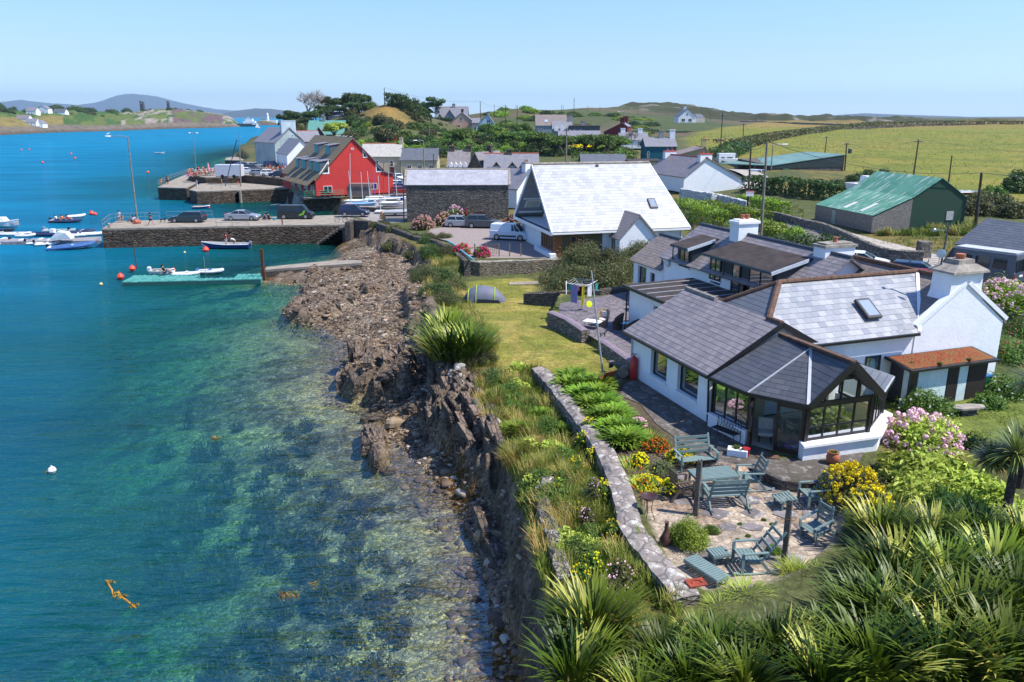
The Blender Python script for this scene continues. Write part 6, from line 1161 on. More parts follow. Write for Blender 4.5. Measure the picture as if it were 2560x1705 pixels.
for i,(px,py,s) in enumerate([(2050,478,.45),(2090,480,.5),(2135,470,.5),(2165,462,.5),(2205,455,.45)]): veg('dark%d'%(i%3),px,py,4.9,None,s,'dark scrub bush behind the green shed roof','bush','scrub_bush','scrub behind the green shed')
TG='brownish feathery shrubs beside the lawn'
for i,(px,py,s) in enumerate([(1395,668,.72),(1455,655,.85),(1520,662,.8),(1600,640,.85),(1655,625,.75),(1430,712,.85),(1505,718,.9),(1575,700,.8),(1375,725,.5),(1640,668,.6)]): veg('tama%d'%(i%3),px,py,3.4,None,s,'feathery brown-green shrub in the thicket between lawn and steep roofed house','shrub','shrub',TG)
for i,(px,py,s) in enumerate([(1075,640,.55),(1060,690,.6),(1100,680,.65),(1120,640,.5),(1090,730,.6),(1135,700,.55),(1065,610,.4),(1120,745,.5),(1040,600,.35)]): veg('tama%d'%(i%3) if i%2 else 'ndark%d'%(i%3),px,py,2.9,None,s*(1 if i%2 else 1.05),'scrubby bush on the cliff top below the seaward wall','shrub','shrub','scrub on the cliff top below the seaward wall')
for i,(px,py,s) in enumerate([(960,572,.4),(985,585,.4),(940,568,.35),(1010,590,.35),(975,600,.4),(1030,625,.4)]): veg('olive%d'%(i%3),px,py,2.7,None,s*.8,'grassy tussock bush over the cliff by the pier root','bush','bush','grassy bushes by the pier root')
veg('tama0',1075,588,3.4,None,.45,'low brown heather mound on the car park edge','shrub','shrub',sz=.35); veg('tama1',1110,590,3.4,None,.4,'second low brown heather mound beside the car park','shrub','shrub',sz=.3)
for i,(px,py,s) in enumerate([(1960,640,1.1),(2030,645,1.25),(2085,650,1.)]): veg('ndark%d'%i,px,py,4.1,None,s,['broad glossy dark shrub behind the chimney roof, left one','broadest glossy dark shrub behind the white house','glossy dark shrub behind the right hand chimney'][i],'shrub','shrub')
for i,(px,py,s) in enumerate([(1905,575,.45),(1940,585,.5),(1985,590,.45)]): veg('bright%d'%i,px,py,4.2,None,s,'bright green low bush beside the pole at the lane','bush','bush','bright bushes along the lane wall')
def hydr(px,py,z,r,h,fm,label,nh=60,hr=.11,leafm=None,seed=1,leaf=.09,nl=4500):
 p=G(px,py,z); R_=T('hydrangea',label,'hydrangea',(p.x,p.y,z-.05)); link('foliage',fm_('foliage',cloud(nl,r,r,h,leaf,30,seed),leafm or GREEN),parent=R_)
 o=link('blossom',fm_('blossom',heads(nh,r*.98,r*.98,h*1.0,hr,seed+5),fm),parent=R_); o['kind']='stuff'; return R_
hydr(1058,570,3.2,1.6,1.7,BUFF,'large faded pink hydrangea at the left end of the barn wall',150,.12,OLIVE,1); hydr(1112,562,3.2,1.5,1.7,BUFF,'faded pink hydrangea behind the silver hatchback',130,.12,OLIVE,2); hydr(1165,548,3.2,1.6,1.8,MAG,'bright magenta hydrangea between the two parked cars and the barn',110,.16,GREEN,3); hydr(1282,568,3.2,1.6,1.6,BUFF,'faded pink hydrangea between the dark car and the steep roofed house',130,.12,OLIVE,4); hydr(1140,552,3.3,1.3,2.2,LIL,'lilac hydrangea next to the magenta one',60,.13,GREEN,5)
hydr(1155,635,3.2,.95,1.2,MAG,'magenta hydrangea left of the trellis fence',80,.12,GREEN,6); hydr(1205,642,3.2,.85,1.1,MAG,'smaller magenta hydrangea beside the trellis fence',60,.12,GREEN,7)
hydr(2300,1120,3.35,1.75,1.7,LIL,'large lilac-pink hydrangea in front of the sun room',150,.125,YELG,8,.085,6500); hydr(2500,765,4.6,2.1,1.9,LIL,'pink hydrangea hedge below the grey van',170,.11,BRIGHT,9); hydr(2560,790,4.6,1.8,1.7,LIL,'pink hydrangea at the right edge beside the lane',100,.11,BRIGHT,10)
def rose(px,py,z,r,h,fm,label,n=30,seed=1,lm=None):
 p=G(px,py,z); R_=T('rose_bush',label,'rose bush',(p.x,p.y,z-.05)); link('foliage',fm_('foliage',cloud(int(3600*r),r,r,h,.065,34,seed),lm or GREEN),parent=R_); o=link('blossom',fm_('blossom',heads(n,r*.97,r*.97,h,.045,seed+5),fm),parent=R_); o['kind']='stuff'
rose(2310,1040,3.45,1.35,1.35,WHT,'round rose bush with white flowers before the lean-to shed',26,1); rose(2530,905,3.5,1.6,1.3,MAG,'rose bush with dark pink flowers right of the white gable',40,2); rose(2520,990,3.5,1.5,1.2,WHT,'rose bush with scattered white blooms right of the shed',34,3); rose(2560,850,3.6,1.5,1.2,MAG,'tangled rose bush at the right edge above the shed corner',30,4); rose(2475,880,3.5,.5,.9,RED,'small red flowering rose at the corner of the shed',26,5); rose(2470,1020,3.5,.8,.8,WHT,'low leafy bush right of the shed door',6,6); rose(2430,1120,3.45,.7,.6,LIL,'low blue-green shrub behind the lilac hydrangea',14,7)
for i,(px,py,s) in enumerate([(2265,1205,.72),(2330,1225,.95),(2400,1250,.85),(2450,1285,.7),(2300,1275,.8),(2380,1310,.7)]): veg('nbright%d'%(i%3),px,py,3.3,None,s*1.15,'pale lime leafed shrub in the thicket below the lilac hydrangea','shrub','shrub','pale lime shrubs below the lilac hydrangea')
def flsh(name,label,px,py,z,r,h,lm,fmt,n,hr,seed,nl=5000,cat='flowering shrub',leaf=.05):
 p=G(px,py,z); R_=T(name,label,cat,(p.x,p.y,max(z,hz(p.x,p.y)+.15)-.05)); link('foliage',fm_('foliage',cloud(nl,r,r,h,leaf,24,seed),lm),parent=R_)
 if n: o=link('blossom',fm_('blossom',heads(n,r*.98,r*.98,h,hr,seed+3),fmt),parent=R_); o['kind']='stuff'
 return R_
flsh('yellow_shrub','round shrub covered in bright yellow flowers beside the slatted chairs',2120,1262,3.2,1.2,1.25,OLIVE,YEL,240,.075,1); flsh('yellow_shrub','smaller yellow flowered shrub lower right of the big one',2170,1310,3.2,.85,1.0,OLIVE,YEL,110,.07,2)
flsh('green_mound','clipped bright green dome shrub beside the clay chimney pot',1724,1362,3.15,.8,.78,leafmat('thyme_leaf',(.15,.23,.015),(.28,.37,.04)),YEL,1,.03,3,15000,'shrub',.028); flsh('green_mound','grey-green domed shrub among the yellow daisies',1655,1185,3.35,.62,.6,leafmat('sage_leaf',(.10,.13,.045),(.17,.20,.08)),YEL,3,.03,4,7000,'shrub',.03)
for i,(px,py,r,n) in enumerate([(1618,1212,.5,60),(1700,1145,.5,50),(1640,1128,.45,40),(1680,1220,.35,34),(1600,1165,.3,26)]): flsh('yellow_daisies','low clump of orange-yellow daisies in the border inside the curved wall',px,py,3.4,r*1.35,.42,GREEN,YEL if i!=2 else ORA,n*4,.034,10+i,2200,'flowers',.04)['group']='yellow daisies inside the curved wall'
flsh('pink_flowers','pale pink flower cushion at the end of the leafy border',1595,1060,3.6,.42,.35,OLIVE,LIL,120,.04,20,1200,'flowers',.03)
for i,(px,py) in enumerate([(1590,1120),(1605,1225),(1580,1175),(1625,1105)]):
 p=G(px,py,3.4); R_=T('crocosmia',['crocosmia clump with orange-red flowers at the top of the border','orange crocosmia by the fire bowl','orange flowered crocosmia against the curved wall','small crocosmia beside the terrace edge'][i],'flowers',(p.x,p.y,3.3)); link('foliage',fm_('foliage',flaxm(160,.7,.025,.4,200+i,.8),YELG),parent=R_); o=link('blossom',fm_('blossom',heads(26,.45,.45,.55,.03,210+i),RED),parent=R_); o['kind']='stuff'
ZL=leafmat('lily_leaf',(.07,.15,.012),(.20,.32,.03),None,.5,.2,.12)
PM['lily']=fm_('lily_clump',(lambda a:a)(flaxm(230,.62,.10,.42,77,1.2,(.2,1.1))),ZL)
for i,(px,py) in enumerate([(1432,945),(1462,960),(1490,985),(1455,990),(1480,1015),(1512,1012),(1508,1045),(1535,1040),(1535,1075),(1560,1072),(1500,962),(1548,1105),(1570,1100),(1425,965)]):
 p=G(px,py,3.55); o=link('lily_clump',PM['lily'],(p.x,p.y,3.5),None,i*1.3,(1.25,1.25,1.3)); tag(o,'lush bright green lily clump in the strip between wall and terrace','plant','lily clumps between the curved wall and the terrace')
for i,(px,py) in enumerate([(1320,1010),(1350,1040),(1400,1080),(1290,1075),(1230,965)]):
 p=G(px,py,2.9); o=link('lily_clump',PM['lily'],(p.x,p.y,2.85),None,i*1.3,(.9,.9,1.0)); tag(o,'bright lily clump growing wild on the bank outside the curved wall','plant','wild lily clumps on the bank')
for i,(px,py,h) in enumerate([(1455,1125,.9),(1478,1165,.8),(1470,1100,.7),(1440,1180,.7),(1505,1260,.9),(1530,1360,.7),(1450,1470,.6),(1480,1440,.6),(1400,1250,.8),(1435,1290,.5)]):
 flsh('ragwort','ragwort clump with flat yellow flowers outside the curved wall',px,py,2.95,.36,h,GREEN,YEL,34,.033,30+i,1700,'flowers',.04)['group']='ragwort outside the curved wall'
for i,(px,py,r,h) in enumerate([(1480,1270,.35,1.1),(1465,1330,.3,.8),(1545,1490,.5,.9),(1520,1520,.4,.7)]): flsh('thistle_clump',['tall grey-green thistle clump against the outside of the wall','shorter thistle clump below the tall one','pink flowered hemp clump beside the bottom flax','leafy clump right of the bottom flax'][i],px,py,2.9,r,h,OLIVE,LIL,30,.03,50+i,2200,'plant',.045)
FG='flax clumps filling the lower right corner'
veg('flax0',1125,905,2.9,None,1.4,'big flax clump at the corner of the lawn above the beach','flax','flax_clump'); veg('flax1',1175,905,2.9,None,1.3,'second flax clump merging with the one by the beach','flax','flax_clump'); veg('tama1',1205,915,2.9,None,.4,'brown-green scrub bush at the right foot of the lawn flax','shrub','shrub'); veg('ndark1',1225,960,2.9,None,.4,'green scrub bush on the bank below the lawn flax','shrub','shrub'); veg('flax2',1115,860,2.9,None,1.3,'third flax clump at the back of the lawn corner group','flax','flax_clump')
veg('flax2',1440,1720,2.9,None,.8,'second flax clump right at the bottom edge by the cliff','flax','flax_clump'); veg('flax1',1480,1635,2.6,None,.9,'single flax clump at the bottom beside the cliff edge','flax','flax_clump')
for i,(px,py,s) in enumerate([(1660,1640,.85),(1720,1705,.95),(1600,1740,.9),(1800,1640,.9),(1860,1720,1.),(1950,1640,1.),(2060,1640,.8),(2050,1720,1.0),(2200,1490,.9),(2170,1600,1.),(2200,1380,1.0),(2240,1480,1.05),(2260,1600,1.1),(2330,1400,1.0),(2360,1500,1.05),(2400,1620,1.1),(2440,1380,.95),(2480,1480,1.05),(2540,1580,1.1),(2180,1720,1.1),(2560,1400,.95),(2340,1720,1.1),(2500,1720,1.1),(2230,1330,.7),(1750,1600,.7),(2190,1350,.6),(1900,1610,.65)]):
 veg('flax%d'%(i%3),px,py+(25 if px<2060 else 0),3.2,None,s*(.66 if px<2070 else .8),'flax clump in the dense mass filling the lower right corner','flax','flax_clump',FG)
for i,(px,py,s,l) in enumerate([(1868,1500,1.1,'yellow-green arching grass clump beside the low slatted table'),(1990,1440,1.0,'bright yellow-green grass clump near the leaning post'),(2050,1450,.9,'low grass clump at the foot of the flax mass'),(1800,1530,.9,'straggly grass clump right of the red drain cover'),(1650,1420,.6,'tuft of grass at the foot of the domed shrub')]):
 p=G(px,py,3.15); tag(link('grass_clump',fm_('grass_clump',flaxm(300,.75,.02,.3,300+i,1.1,(.1,1.1)),YELG),(p.x,p.y,3.1),None,0,s),l,'grass')
bankp=[g2(1205,960,2.6),g2(1240,935,3),g2(1345,925,3.2),g2(1440,1060,3),g2(1500,1150,3),g2(1545,1260,3),g2(1560,1330,3),g2(1640,1420,3),g2(1700,1480,3),g2(1700,1640,3),g2(1420,1705,2.4),g2(1352,1500,2.2),g2(1322,1380,2.2),g2(1296,1260,2.2),g2(1258,1160,2.4),g2(1214,1080,2.5),g2(1186,1000,2.6)]
def grassfield(name,label,poly,n,L,w_,mt,seed,droop=.9):
 g=np.random.default_rng(seed); A=np.array(poly); x0,y0=A.min(0);x1,y1=A.max(0); x=g.uniform(x0,x1,n*4); y=g.uniform(y0,y1,n*4); k=(sdp(x,y,poly)>0)&(fbm(x*.8,y*.8,3,seed)>.42); x,y=x[k][:n],y[k][:n]; z=height(x,y)[0]
 n=len(x); cl=fbm(x*1.2,y*1.2,2,seed+1); v,f,_=blades(x,y,z-.03,g.uniform(0,6.28,n)*.5+cl*9,L*g.uniform(.5,1.3,n)*(.5+cl),np.full(n,w_),g.uniform(.1,.8,n),3,droop,seed)
 o=link(name,fastmesh(name,v,f,mt,np.repeat(np.clip(cl*1.3-.15+g.normal(0,.15,n),0,1),3))); return tag(o,label,'grass',None,'stuff')
grassfield('bank_grass','long tangled dry and green grass over the cliff top bank',bankp,15000,.6,.022,DRY,400); grassfield('bank_grass','fresh green grass growing through the dry bank grass',bankp,24000,.42,.026,GRASSM,410)
lw_=LW
grassfield('lawn_grass','short sun-dried lawn grass',lw_,30000,.075,.02,DRY,420,.5)
gl_p=[HP(*p) for p in [(1,-3.9),(7.6,-3.9),(9,-9),(2,-8)]]; grassfield('lawn_grass','short green grass before the lean-to shed',gl_p,9000,.09,.02,GRASSM,430,.5)
cl_=[g2(*p,2.8) for p in [(1140,925),(1190,950),(1240,935),(1250,860),(1225,820),(1180,840),(1110,760),(1060,740),(1062,640),(1150,640),(1160,720),(1240,860)]]; grassfield('cliff_grass','tufted brown and green grass round the flax on the cliff edge',cl_,9000,.5,.025,DRY,440)
rg=[g2(2180,585,4.3),g2(2420,590,4.5),g2(2440,560,4.5),g2(2300,575,4.6)]; grassfield('rough_grass','tall yellowish weeds along the green shed wall',rg,5000,.8,.07,GRASSM,450)
for i,(px,py,s) in enumerate([(1330,1130,1.2),(1370,1180,1.3),(1420,1290,1.4),(1440,1330,1.2),(1300,1080,1.2),(1390,1370,1.0),(1250,1010,1.2),(1420,1210,1.2),(1290,1150,1.1),(1275,1000,1.1)]): veg('tuft%d'%(i%3),px,py,2.85,None,s,'dry straw coloured tussock on the bank by the curved wall','grass','grass_tussock','dry tussocks on the bank')
for i,(px,py) in enumerate([(1870,1340),(1850,1310),(1845,1350),(1910,1300),(1930,1310),(1905,1390),(1870,1265),(1800,1370),(1935,1380),(1780,1330)]):
 p=G(px,py,3.17); tag(link('weed_tuft',PM['nbush%d'%(i%3)],(p.x,p.y,3.14),None,i,.07 if i<8 else .2),'small green weed growing between the patio stones','weed','weeds between the patio stones')
def palm(px,py,z,h,label,heads_,seed,lean=(0,0)):
 p=G(px,py,z); R_=T('cabbage_palm',label,'palm tree',(p.x,p.y,z-.1)); m=MB(); pts=[(0,0,0),(lean[0]*.4,lean[1]*.4,h*.45),(lean[0],lean[1],h)]; m.tube(pts,[.2,.15,.13],9); m.obj('trunk',plain('palm_bark',(.10,.085,.075),.95,.1,0,.4,12,.04),R_)
 for k,(dx,dy,dz,r) in enumerate(heads_):
  n=260; g=np.random.default_rng(seed+k); a=g.uniform(0,6.28,n); le=np.arccos(g.uniform(-.55,1,n)); v,f,rr=blades(np.cos(a)*.08,np.sin(a)*.08,np.zeros(n),a,r*g.uniform(.8,1.1,n),np.full(n,.055),le,4,.7,seed+k); v=v+np.array([lean[0]+dx,lean[1]+dy,h+dz]); link('crown',fastmesh('crown',v,f,PALM,rr),parent=R_)
palm(2506,1330,3.3,3.0,'cabbage palm with spiky drooping crown at the lower right',[(0,0,0,1.15),(-.55,.3,-.3,.7)],500); palm(2560,1130,3.4,3.2,'paler cabbage palm behind it at the right edge',[(0,0,0,1.1)],510)
palm(2545,1230,3.4,2.2,'short cabbage palm crown between the two taller ones',[(0,0,0,.95)],520)
for i in range(50):
 px,py=RNDV.choice([(1300,1040),(1350,1100),(1400,1160),(1440,1240),(1340,1000),(1260,1000),(1380,1250),(1450,1380),(1290,960),(1480,1400)]); px+=RNDV.uniform(-35,35); py+=RNDV.uniform(-35,35)
 veg(RNDV.choice(['nbush0','nbush1','nbush2','nbright1','nbush0','nbush2']),px,py,2.85,None,RNDV.uniform(.25,.6),'low leafy green shrub growing in the tangled bank outside the curved wall','shrub','shrub','low green shrubs on the bank')
fw_=[(D(x_,y_,Y_).x,Y_,hz(D(x_,y_,Y_).x,Y_)+.4) for x_,y_,Y_ in [(1845,370,240),(1920,350,300),(2000,332,370),(2080,320,430),(2180,312,480),(2300,308,500),(2440,307,510),(2560,309,500)]]
hedge('hedge','scrubby hedge growing over the long wall that curves across the pasture',fw_,2.2,5,OLIVE,.42,34,21)
hedge('hedge','dark scrub line at the foot of the pasture left of the green field',[(D(x_,y_,Y_).x,Y_,hz(D(x_,y_,Y_).x,Y_)) for x_,y_,Y_ in [(1795,395,205),(1850,380,235)]],2.5,6,DKGR,.35,80,22)
grassfield('field_grass','rough tufts and rushes over the green pasture',[p for p in fldp],24000,.5,.13,GRASSM,460,.6)
grassfield('rough_grass','uneven grass between the lane wall and the hedges',[g2(1700,560,4),g2(1860,500,4.7),g2(2010,515,4.6),g2(2010,545,4.6),g2(2180,600,4.3),g2(2320,620,4.2),g2(2400,640,4),g2(2440,575,4.4),g2(2200,595,4.4),g2(2010,556,4.5),g2(1860,535,4.6),g2(1760,585,4)],9000,.3,.05,GRASSM,470,.6)
# vehicles
_cp_={}
def paintm(name,col,rough=.25,metal=.0): return plain(name,col,rough,.6,metal,.03,1)
CG=glassmat('car_glass',(.012,.02,.024)); TYRE=RUB; RIM=plain('alloy_rim',(.4,.4,.42),.35,.5,.8); LAMP=plain('lamp_glass',(.6,.6,.6),.15,.6); TAIL=plain('tail_lamp',(.4,.01,.01),.25,.6); TRIM=plain('black_trim',(.015,.015,.016),.6,.4)
KIND={ # L,W,H, body outline (x from rear), belt, glass bottom x0,x1, roof x0,x1
'hatch':(4.1,1.72,1.45,[(0,.35),(0,.85),(.12,.98),(2.9,.95),(3.75,.82),(4.08,.6),(4.1,.3)],.93,(.12,3.0),(.55,2.2)),
'estate':(4.8,1.78,1.5,[(0,.35),(-.0,.9),(.1,1.0),(3.3,.95),(4.4,.78),(4.78,.58),(4.8,.3)],.95,(.1,3.5),(.45,2.6)),
'saloon':(4.75,1.8,1.43,[(0,.35),(0,.9),(.7,1.0),(3.3,.94),(4.4,.78),(4.72,.58),(4.75,.3)],.93,(.6,3.55),(1.5,2.6)),
'suv':(4.4,1.82,1.68,[(0,.4),(0,1.0),(.1,1.1),(3.1,1.08),(4.1,.95),(4.38,.7),(4.4,.35)],1.06,(.08,3.3),(.5,2.4)),
'pickup':(4.2,1.7,1.72,[(0,.4),(0,1.0),(.02,1.06),(2.9,1.02),(3.85,.86),(4.18,.6),(4.2,.33)],1.0,(1.5,3.05),(1.6,2.35)),
'van':(4.4,1.8,1.84,[(0,.35),(0,1.05),(.0,1.1),(3.35,1.08),(4.15,.92),(4.38,.62),(4.4,.3)],1.06,(2.3,3.6),(2.4,2.95)),
'long_van':(5.0,1.9,1.95,[(0,.4),(0,1.1),(.0,1.12),(4.0,1.1),(4.75,.95),(4.98,.65),(5.0,.35)],1.1,(3.2,4.3),(3.3,3.7)),
'big_van':(5.6,2.0,2.45,[(0,.45),(0,1.2),(.0,1.22),(4.5,1.25),(5.4,1.05),(5.58,.7),(5.6,.4)],1.22,(4.0,4.95),(4.1,4.35))}
def car(kind,label,p,rz,paint,name='parked_car',cat='car',group=None,extra=None,parts=True,sc=1.):
 L,Wd,H,prof,belt,gb,gt=KIND[kind]; key=kind
 r=T(name,label,cat,(p.x,p.y,p.z),rz,group,sc)
 if key not in _cp_:
  h=Wd/2; P=[(x-L/2,z) for x,z in prof]; m=MB(); rings=[]
  full=[(P[0][0],.22)]+P+[(P[-1][0],.22)]
  for y,s,dz in ((-h,.985,-.04),(-h+.08,1,0),(h-.08,1,0),(h,.985,-.04)): rings.append([(x*s,y,z+(dz if z>.7 else 0)) for x,z in full])
  m.loft(rings); D_={}
  D_['body']=m
  m=MB(); a,b=gb; c,d=gt; zt=H-.05; w0,w1=h-.07,h-.22
  m.add([(a-L/2,-w0,belt-.03),(b-L/2,-w0,belt-.05),(b-L/2,w0,belt-.05),(a-L/2,w0,belt-.03),(c-L/2,-w1,zt),(d-L/2,-w1,zt),(d-L/2,w1,zt),(c-L/2,w1,zt)],[(0,3,2,1),(4,5,6,7),(0,1,5,4),(1,2,6,5),(2,3,7,6),(3,0,4,7)]); D_['window']=m
  m=MB(); m.loft([[(c-L/2-.04,-w1-.03,zt-.02),(d-L/2+.05,-w1-.03,zt-.02),(d-L/2+.05,w1+.03,zt-.02),(c-L/2-.04,w1+.03,zt-.02)],[(c-L/2+.1,-w1+.08,H),(d-L/2-.12,-w1+.08,H),(d-L/2-.12,w1-.08,H),(c-L/2+.1,w1-.08,H)]])
  for s in (-1,1):
   m.bar((b-L/2,s*w0,belt-.04),(d-L/2,s*w1,zt),.06,.06); m.bar((a-L/2,s*w0,belt-.04),(c-L/2,s*w1,zt),.14 if kind in('hatch','suv') else .08,.08); x_=(a+b)/2-L/2; m.bar((x_,s*(w0+.005),belt-.04),((c+d)/2-L/2,s*(w1+.01),zt),.07,.04)
  if 'van' in kind or kind=='pickup':
   x0,x1=-L/2+.03,c-L/2+.12; m.add([(x0,-w0-.03,belt-.05),(x1,-w0-.03,belt-.05),(x1,w0+.03,belt-.05),(x0,w0+.03,belt-.05),(x0+.06,-w1-.06,H-.06),(x1,-w1-.06,H-.06),(x1,w1+.06,H-.06),(x0+.06,w1+.06,H-.06)],[(0,3,2,1),(4,5,6,7),(0,1,5,4),(1,2,6,5),(2,3,7,6),(3,0,4,7)])
   m.add([(x0+.06,-w1-.06,H-.06),(x1,-w1-.06,H-.06),(x1,w1+.06,H-.06),(x0+.06,w1+.06,H-.06),(x0+.15,-w1+.1,H+.0),(x1,-w1+.1,H+.0),(x1,w1-.1,H+.0),(x0+.15,w1-.1,H+.0)],[(4,5,6,7),(0,1,5,4),(1,2,6,5),(2,3,7,6),(3,0,4,7)])
  D_['roof']=m
  m=MB(); m.box(L/2-.12,L/2+.03,-h+.05,h-.05,.22,.42); m.box(-L/2-.03,-L/2+.1,-h+.05,h-.05,.25,.5); D_['bumper']=m
  m=MB();
  for s in (-1,1): m.bar((L/2-.35,s*(h-.2),.68),(L/2-.08,s*(h-.32),.62),.26,.14)
  D_['headlight']=m; m=MB()
  for s in (-1,1): m.box(-L/2-.02,-L/2+.08,s*(h-.15)-.08,s*(h-.15)+.08,.75,1.05)
  D_['tail_light']=m
  _cp_[key]=D_
 for nm,m in _cp_[key].items():
  o=MB(); o.v,o.f,o.m=m.v,m.f,m.m
  o.obj(nm,{'body':paint,'window':CG,'roof':paint,'bumper':TRIM,'headlight':LAMP,'tail_light':TAIL}[nm],r,bevel=.05 if nm=='body' else 0,smooth=nm=='body')
 R_=.33 if H<1.6 else .36
 for x_ in (-L/2+L*.19,L/2-L*.185):
  for s in (-1,1):
   m=MB(); m.cyl((x_,s*(Wd/2-.2),R_),(x_,s*(Wd/2+.015),R_),R_,n=14); w_=m.obj('wheel',TYRE,r); m=MB(); m.cyl((x_,s*(Wd/2-.1),R_),(x_,s*(Wd/2+.03),R_),R_*.62,n=10); m.obj('rim',RIM,w_)
 if extra: extra(r,L,Wd,H)
 return r
def sidewin(r,L,Wd,H,xs,z0,z1):
 for s in (-1,1):
  for a,b in xs:
   m=MB(); y0=s*(Wd/2-.07+.05); m.add([(a,y0,z0),(b,y0,z0),(b,s*(Wd/2-.14),z1),(a,s*(Wd/2-.14),z1)],[(0,1,2,3)]); m.obj('side_window',CG,r)
NAVY=paintm('navy_paint',(.01,.02,.06)); SILV=paintm('silver_paint',(.34,.37,.42),.3,.5); WPAINT=paintm('white_car_paint',(.62,.65,.68)); BLKP=paintm('black_car_paint',(.012,.014,.018)); PETROL=paintm('petrol_blue_paint',(.015,.035,.05)); SLATEG=paintm('slate_grey_paint',(.05,.06,.075),.35); BLUEP=paintm('blue_car_paint',(.02,.05,.2)); REDP=paintm('red_car_paint',(.25,.02,.02))
def mid(px0,px1,py,z): return G((px0+px1)/2,py,z+0)
pz=2.62
car('estate','dark blue-green estate car parked facing seaward on the pier',mid(424,516,555,pz),pi,PETROL)
car('saloon','silver saloon parked between the dark estate and the black van on the pier',mid(562,654,550,pz),0,SILV)
def vx(r,L,Wd,H):
 sidewin(r,L,Wd,H,[(-2.1,-1.1),(-.9,.2),(.4,1.2)],1.15,1.62)
 m=MB(); m.box(-L/2-1.1,-L/2+.05,-Wd/2+.1,Wd/2-.1,H-.02,H+.05,ry=-.08); m.obj('tailgate',BLKP,r)
 m=MB(); s=-(Wd/2+.012); pts=[(.6,.5),(.75,.75),(1.05,.8),(1.3,1.2),(1.6,1.3),(1.5,.95),(1.35,.8),(1.45,.6),(1.1,.6),(.85,.5)]; m.add([(x,s,z) for x,z in pts],[tuple(range(len(pts)))]); m.obj('green_emblem',plain('lime_decal',(.25,.5,.03),.5),r)
car('long_van','black window van with lime green emblem and open tailgate on the pier',mid(692,790,546,pz),0,BLKP,'parked_van','van',extra=vx)
car('pickup','navy blue small van parked at the pier root',mid(849,925,540,2.7),0,NAVY,'parked_van','van')
car('hatch','silver hatchback in front of the faded pink hydrangeas',mid(1121,1186,567,3.22),-.12,SILV); car('suv','dark grey sport utility car beside the silver hatchback',mid(1170,1246,569,3.22),-.12,SLATEG)
def wv_(r,L,Wd,H):
 m=MB(); m.box(-1.0,.9,-Wd/2-.015,-Wd/2,.42,.6); m.box(-1.0,.9,Wd/2,Wd/2+.015,.42,.6); m.obj('side_strip',TRIM,r)
 for s in (-1,1): m=MB(); m.box(1.0,1.15,s*(Wd/2+.1)-.1,s*(Wd/2+.1)+.1,1.1,1.3); m.obj('mirror',TRIM,r)
car('van','white panel van parked outside the steep roofed house',mid(1219,1334,599,3.22),-.3,paintm('pale_blue_white_paint',(.55,.62,.70)),'parked_van','van',extra=wv_,sc=1.02)
p=G(2235,668,3.95);
def kay(r,L,Wd,H):
 m=MB();
 for x_ in (-.8,.5): m.bar((x_,-.75,H+.1),(x_,.75,H+.1),.05,.05)
 m.obj('roof_rack',TRIM,r)
car('estate','navy car with roof rack carrying a red kayak behind the gable roof',G(2296,700,3.95),-.55,NAVY,extra=kay)
m=MB(); m.loft([[(x,-w_*cos(a)*1,sin(a)*.14) for a in [k*pi/4 for k in range(8)]] for x,w_ in ((-1.5,.05),(-1.0,.3),(0,.38),(1.0,.3),(1.5,.05))]); q_=G(2290,673,5.65); tag(m.obj('kayak',REDP,loc=(q_.x,q_.y,5.62),rz=-.55),'red kayak strapped on the roof of the navy car','kayak')
def gv(r,L,Wd,H):
 sidewin(r,L,Wd,H,[(-2.2,-1.3),(-1.1,-.1),(.15,1.1)],1.35,2.15); m=MB(); m.box(-L/2-.05,-L/2+.1,-.8,-.06,1.3,2.05); m.box(-L/2-.05,-L/2+.1,.06,.8,1.3,2.05); m.obj('rear_window',CG,r); m=MB(); m.box(-L/2-.03,-L/2,-.25,.25,.85,.98); m.obj('number_plate',WHITE,r)
 m=MB(); m.box(-L/2+.2,L/2-1.4,-.7,.7,H+.0,H+.07); m.obj('roof_panel',plain('pale_roof_skin',(.45,.47,.48),.5),r)
car('big_van','large slate blue high roof van at the right beside the outbuilding',G(2440,706,5.05),pi-.95,paintm('slate_blue_paint',(.06,.08,.115),.35),'parked_van','van',extra=gv,sc=1.04)
car('saloon','white car behind the grey topped chimney on the lane',G(2150,668,3.95),-.5,WPAINT);
car('estate','dark car on the lane beside the old stone wall',G(1862,437,5.2),.2,SLATEG); car('van','white small van further down the lane by the dark car',G(1897,448,5.1),-.9,WPAINT,'parked_van','van')
car('big_van','white camper van parked up the lane below the field',G(1820,408,5.6),.1,WPAINT,'camper_van','van',extra=lambda r,L,Wd,H:sidewin(r,L,Wd,H,[(-2.2,-1.2),(-.7,.8)],1.3,1.8))
QG='cars parked on the harbour street'
for px,py,k,pt_,rz_,l in [(618,434,'saloon',WPAINT,0,'white saloon parked beside the white trailer on the quay'),(649,439,'hatch',SILV,.1,'silver hatchback third from the trailer on the quay road'),(675,440,'hatch',WPAINT,.15,'white hatchback in the middle of the quay car row'),(701,443,'saloon',NAVY,.1,'dark saloon near the red house in the quay car row'),(727,446,'suv',BLKP,.2,'black off-road car at the red house end of the row'),(612,420,'estate',BLUEP,.3,'blue car behind the white saloon on the quay'),(640,420,'hatch',SILV,.2,'silver car in the second row on the quay'),(605,424,'hatch',BLUEP,.2,'dark blue hatchback partly behind the trailer'),(671,405,'hatch',BLUEP,1.2,'small blue car alone at the far end of the street'),(681,420,'van',NAVY,.3,'dark blue van parked outside the blue-grey house'),(632,428,'suv',SLATEG,.2,'dark grey car between the quay car rows')]:
 car(k,l,G(px,py,3.95 if py>430 else 3.95),rz_,pt_,group=QG)
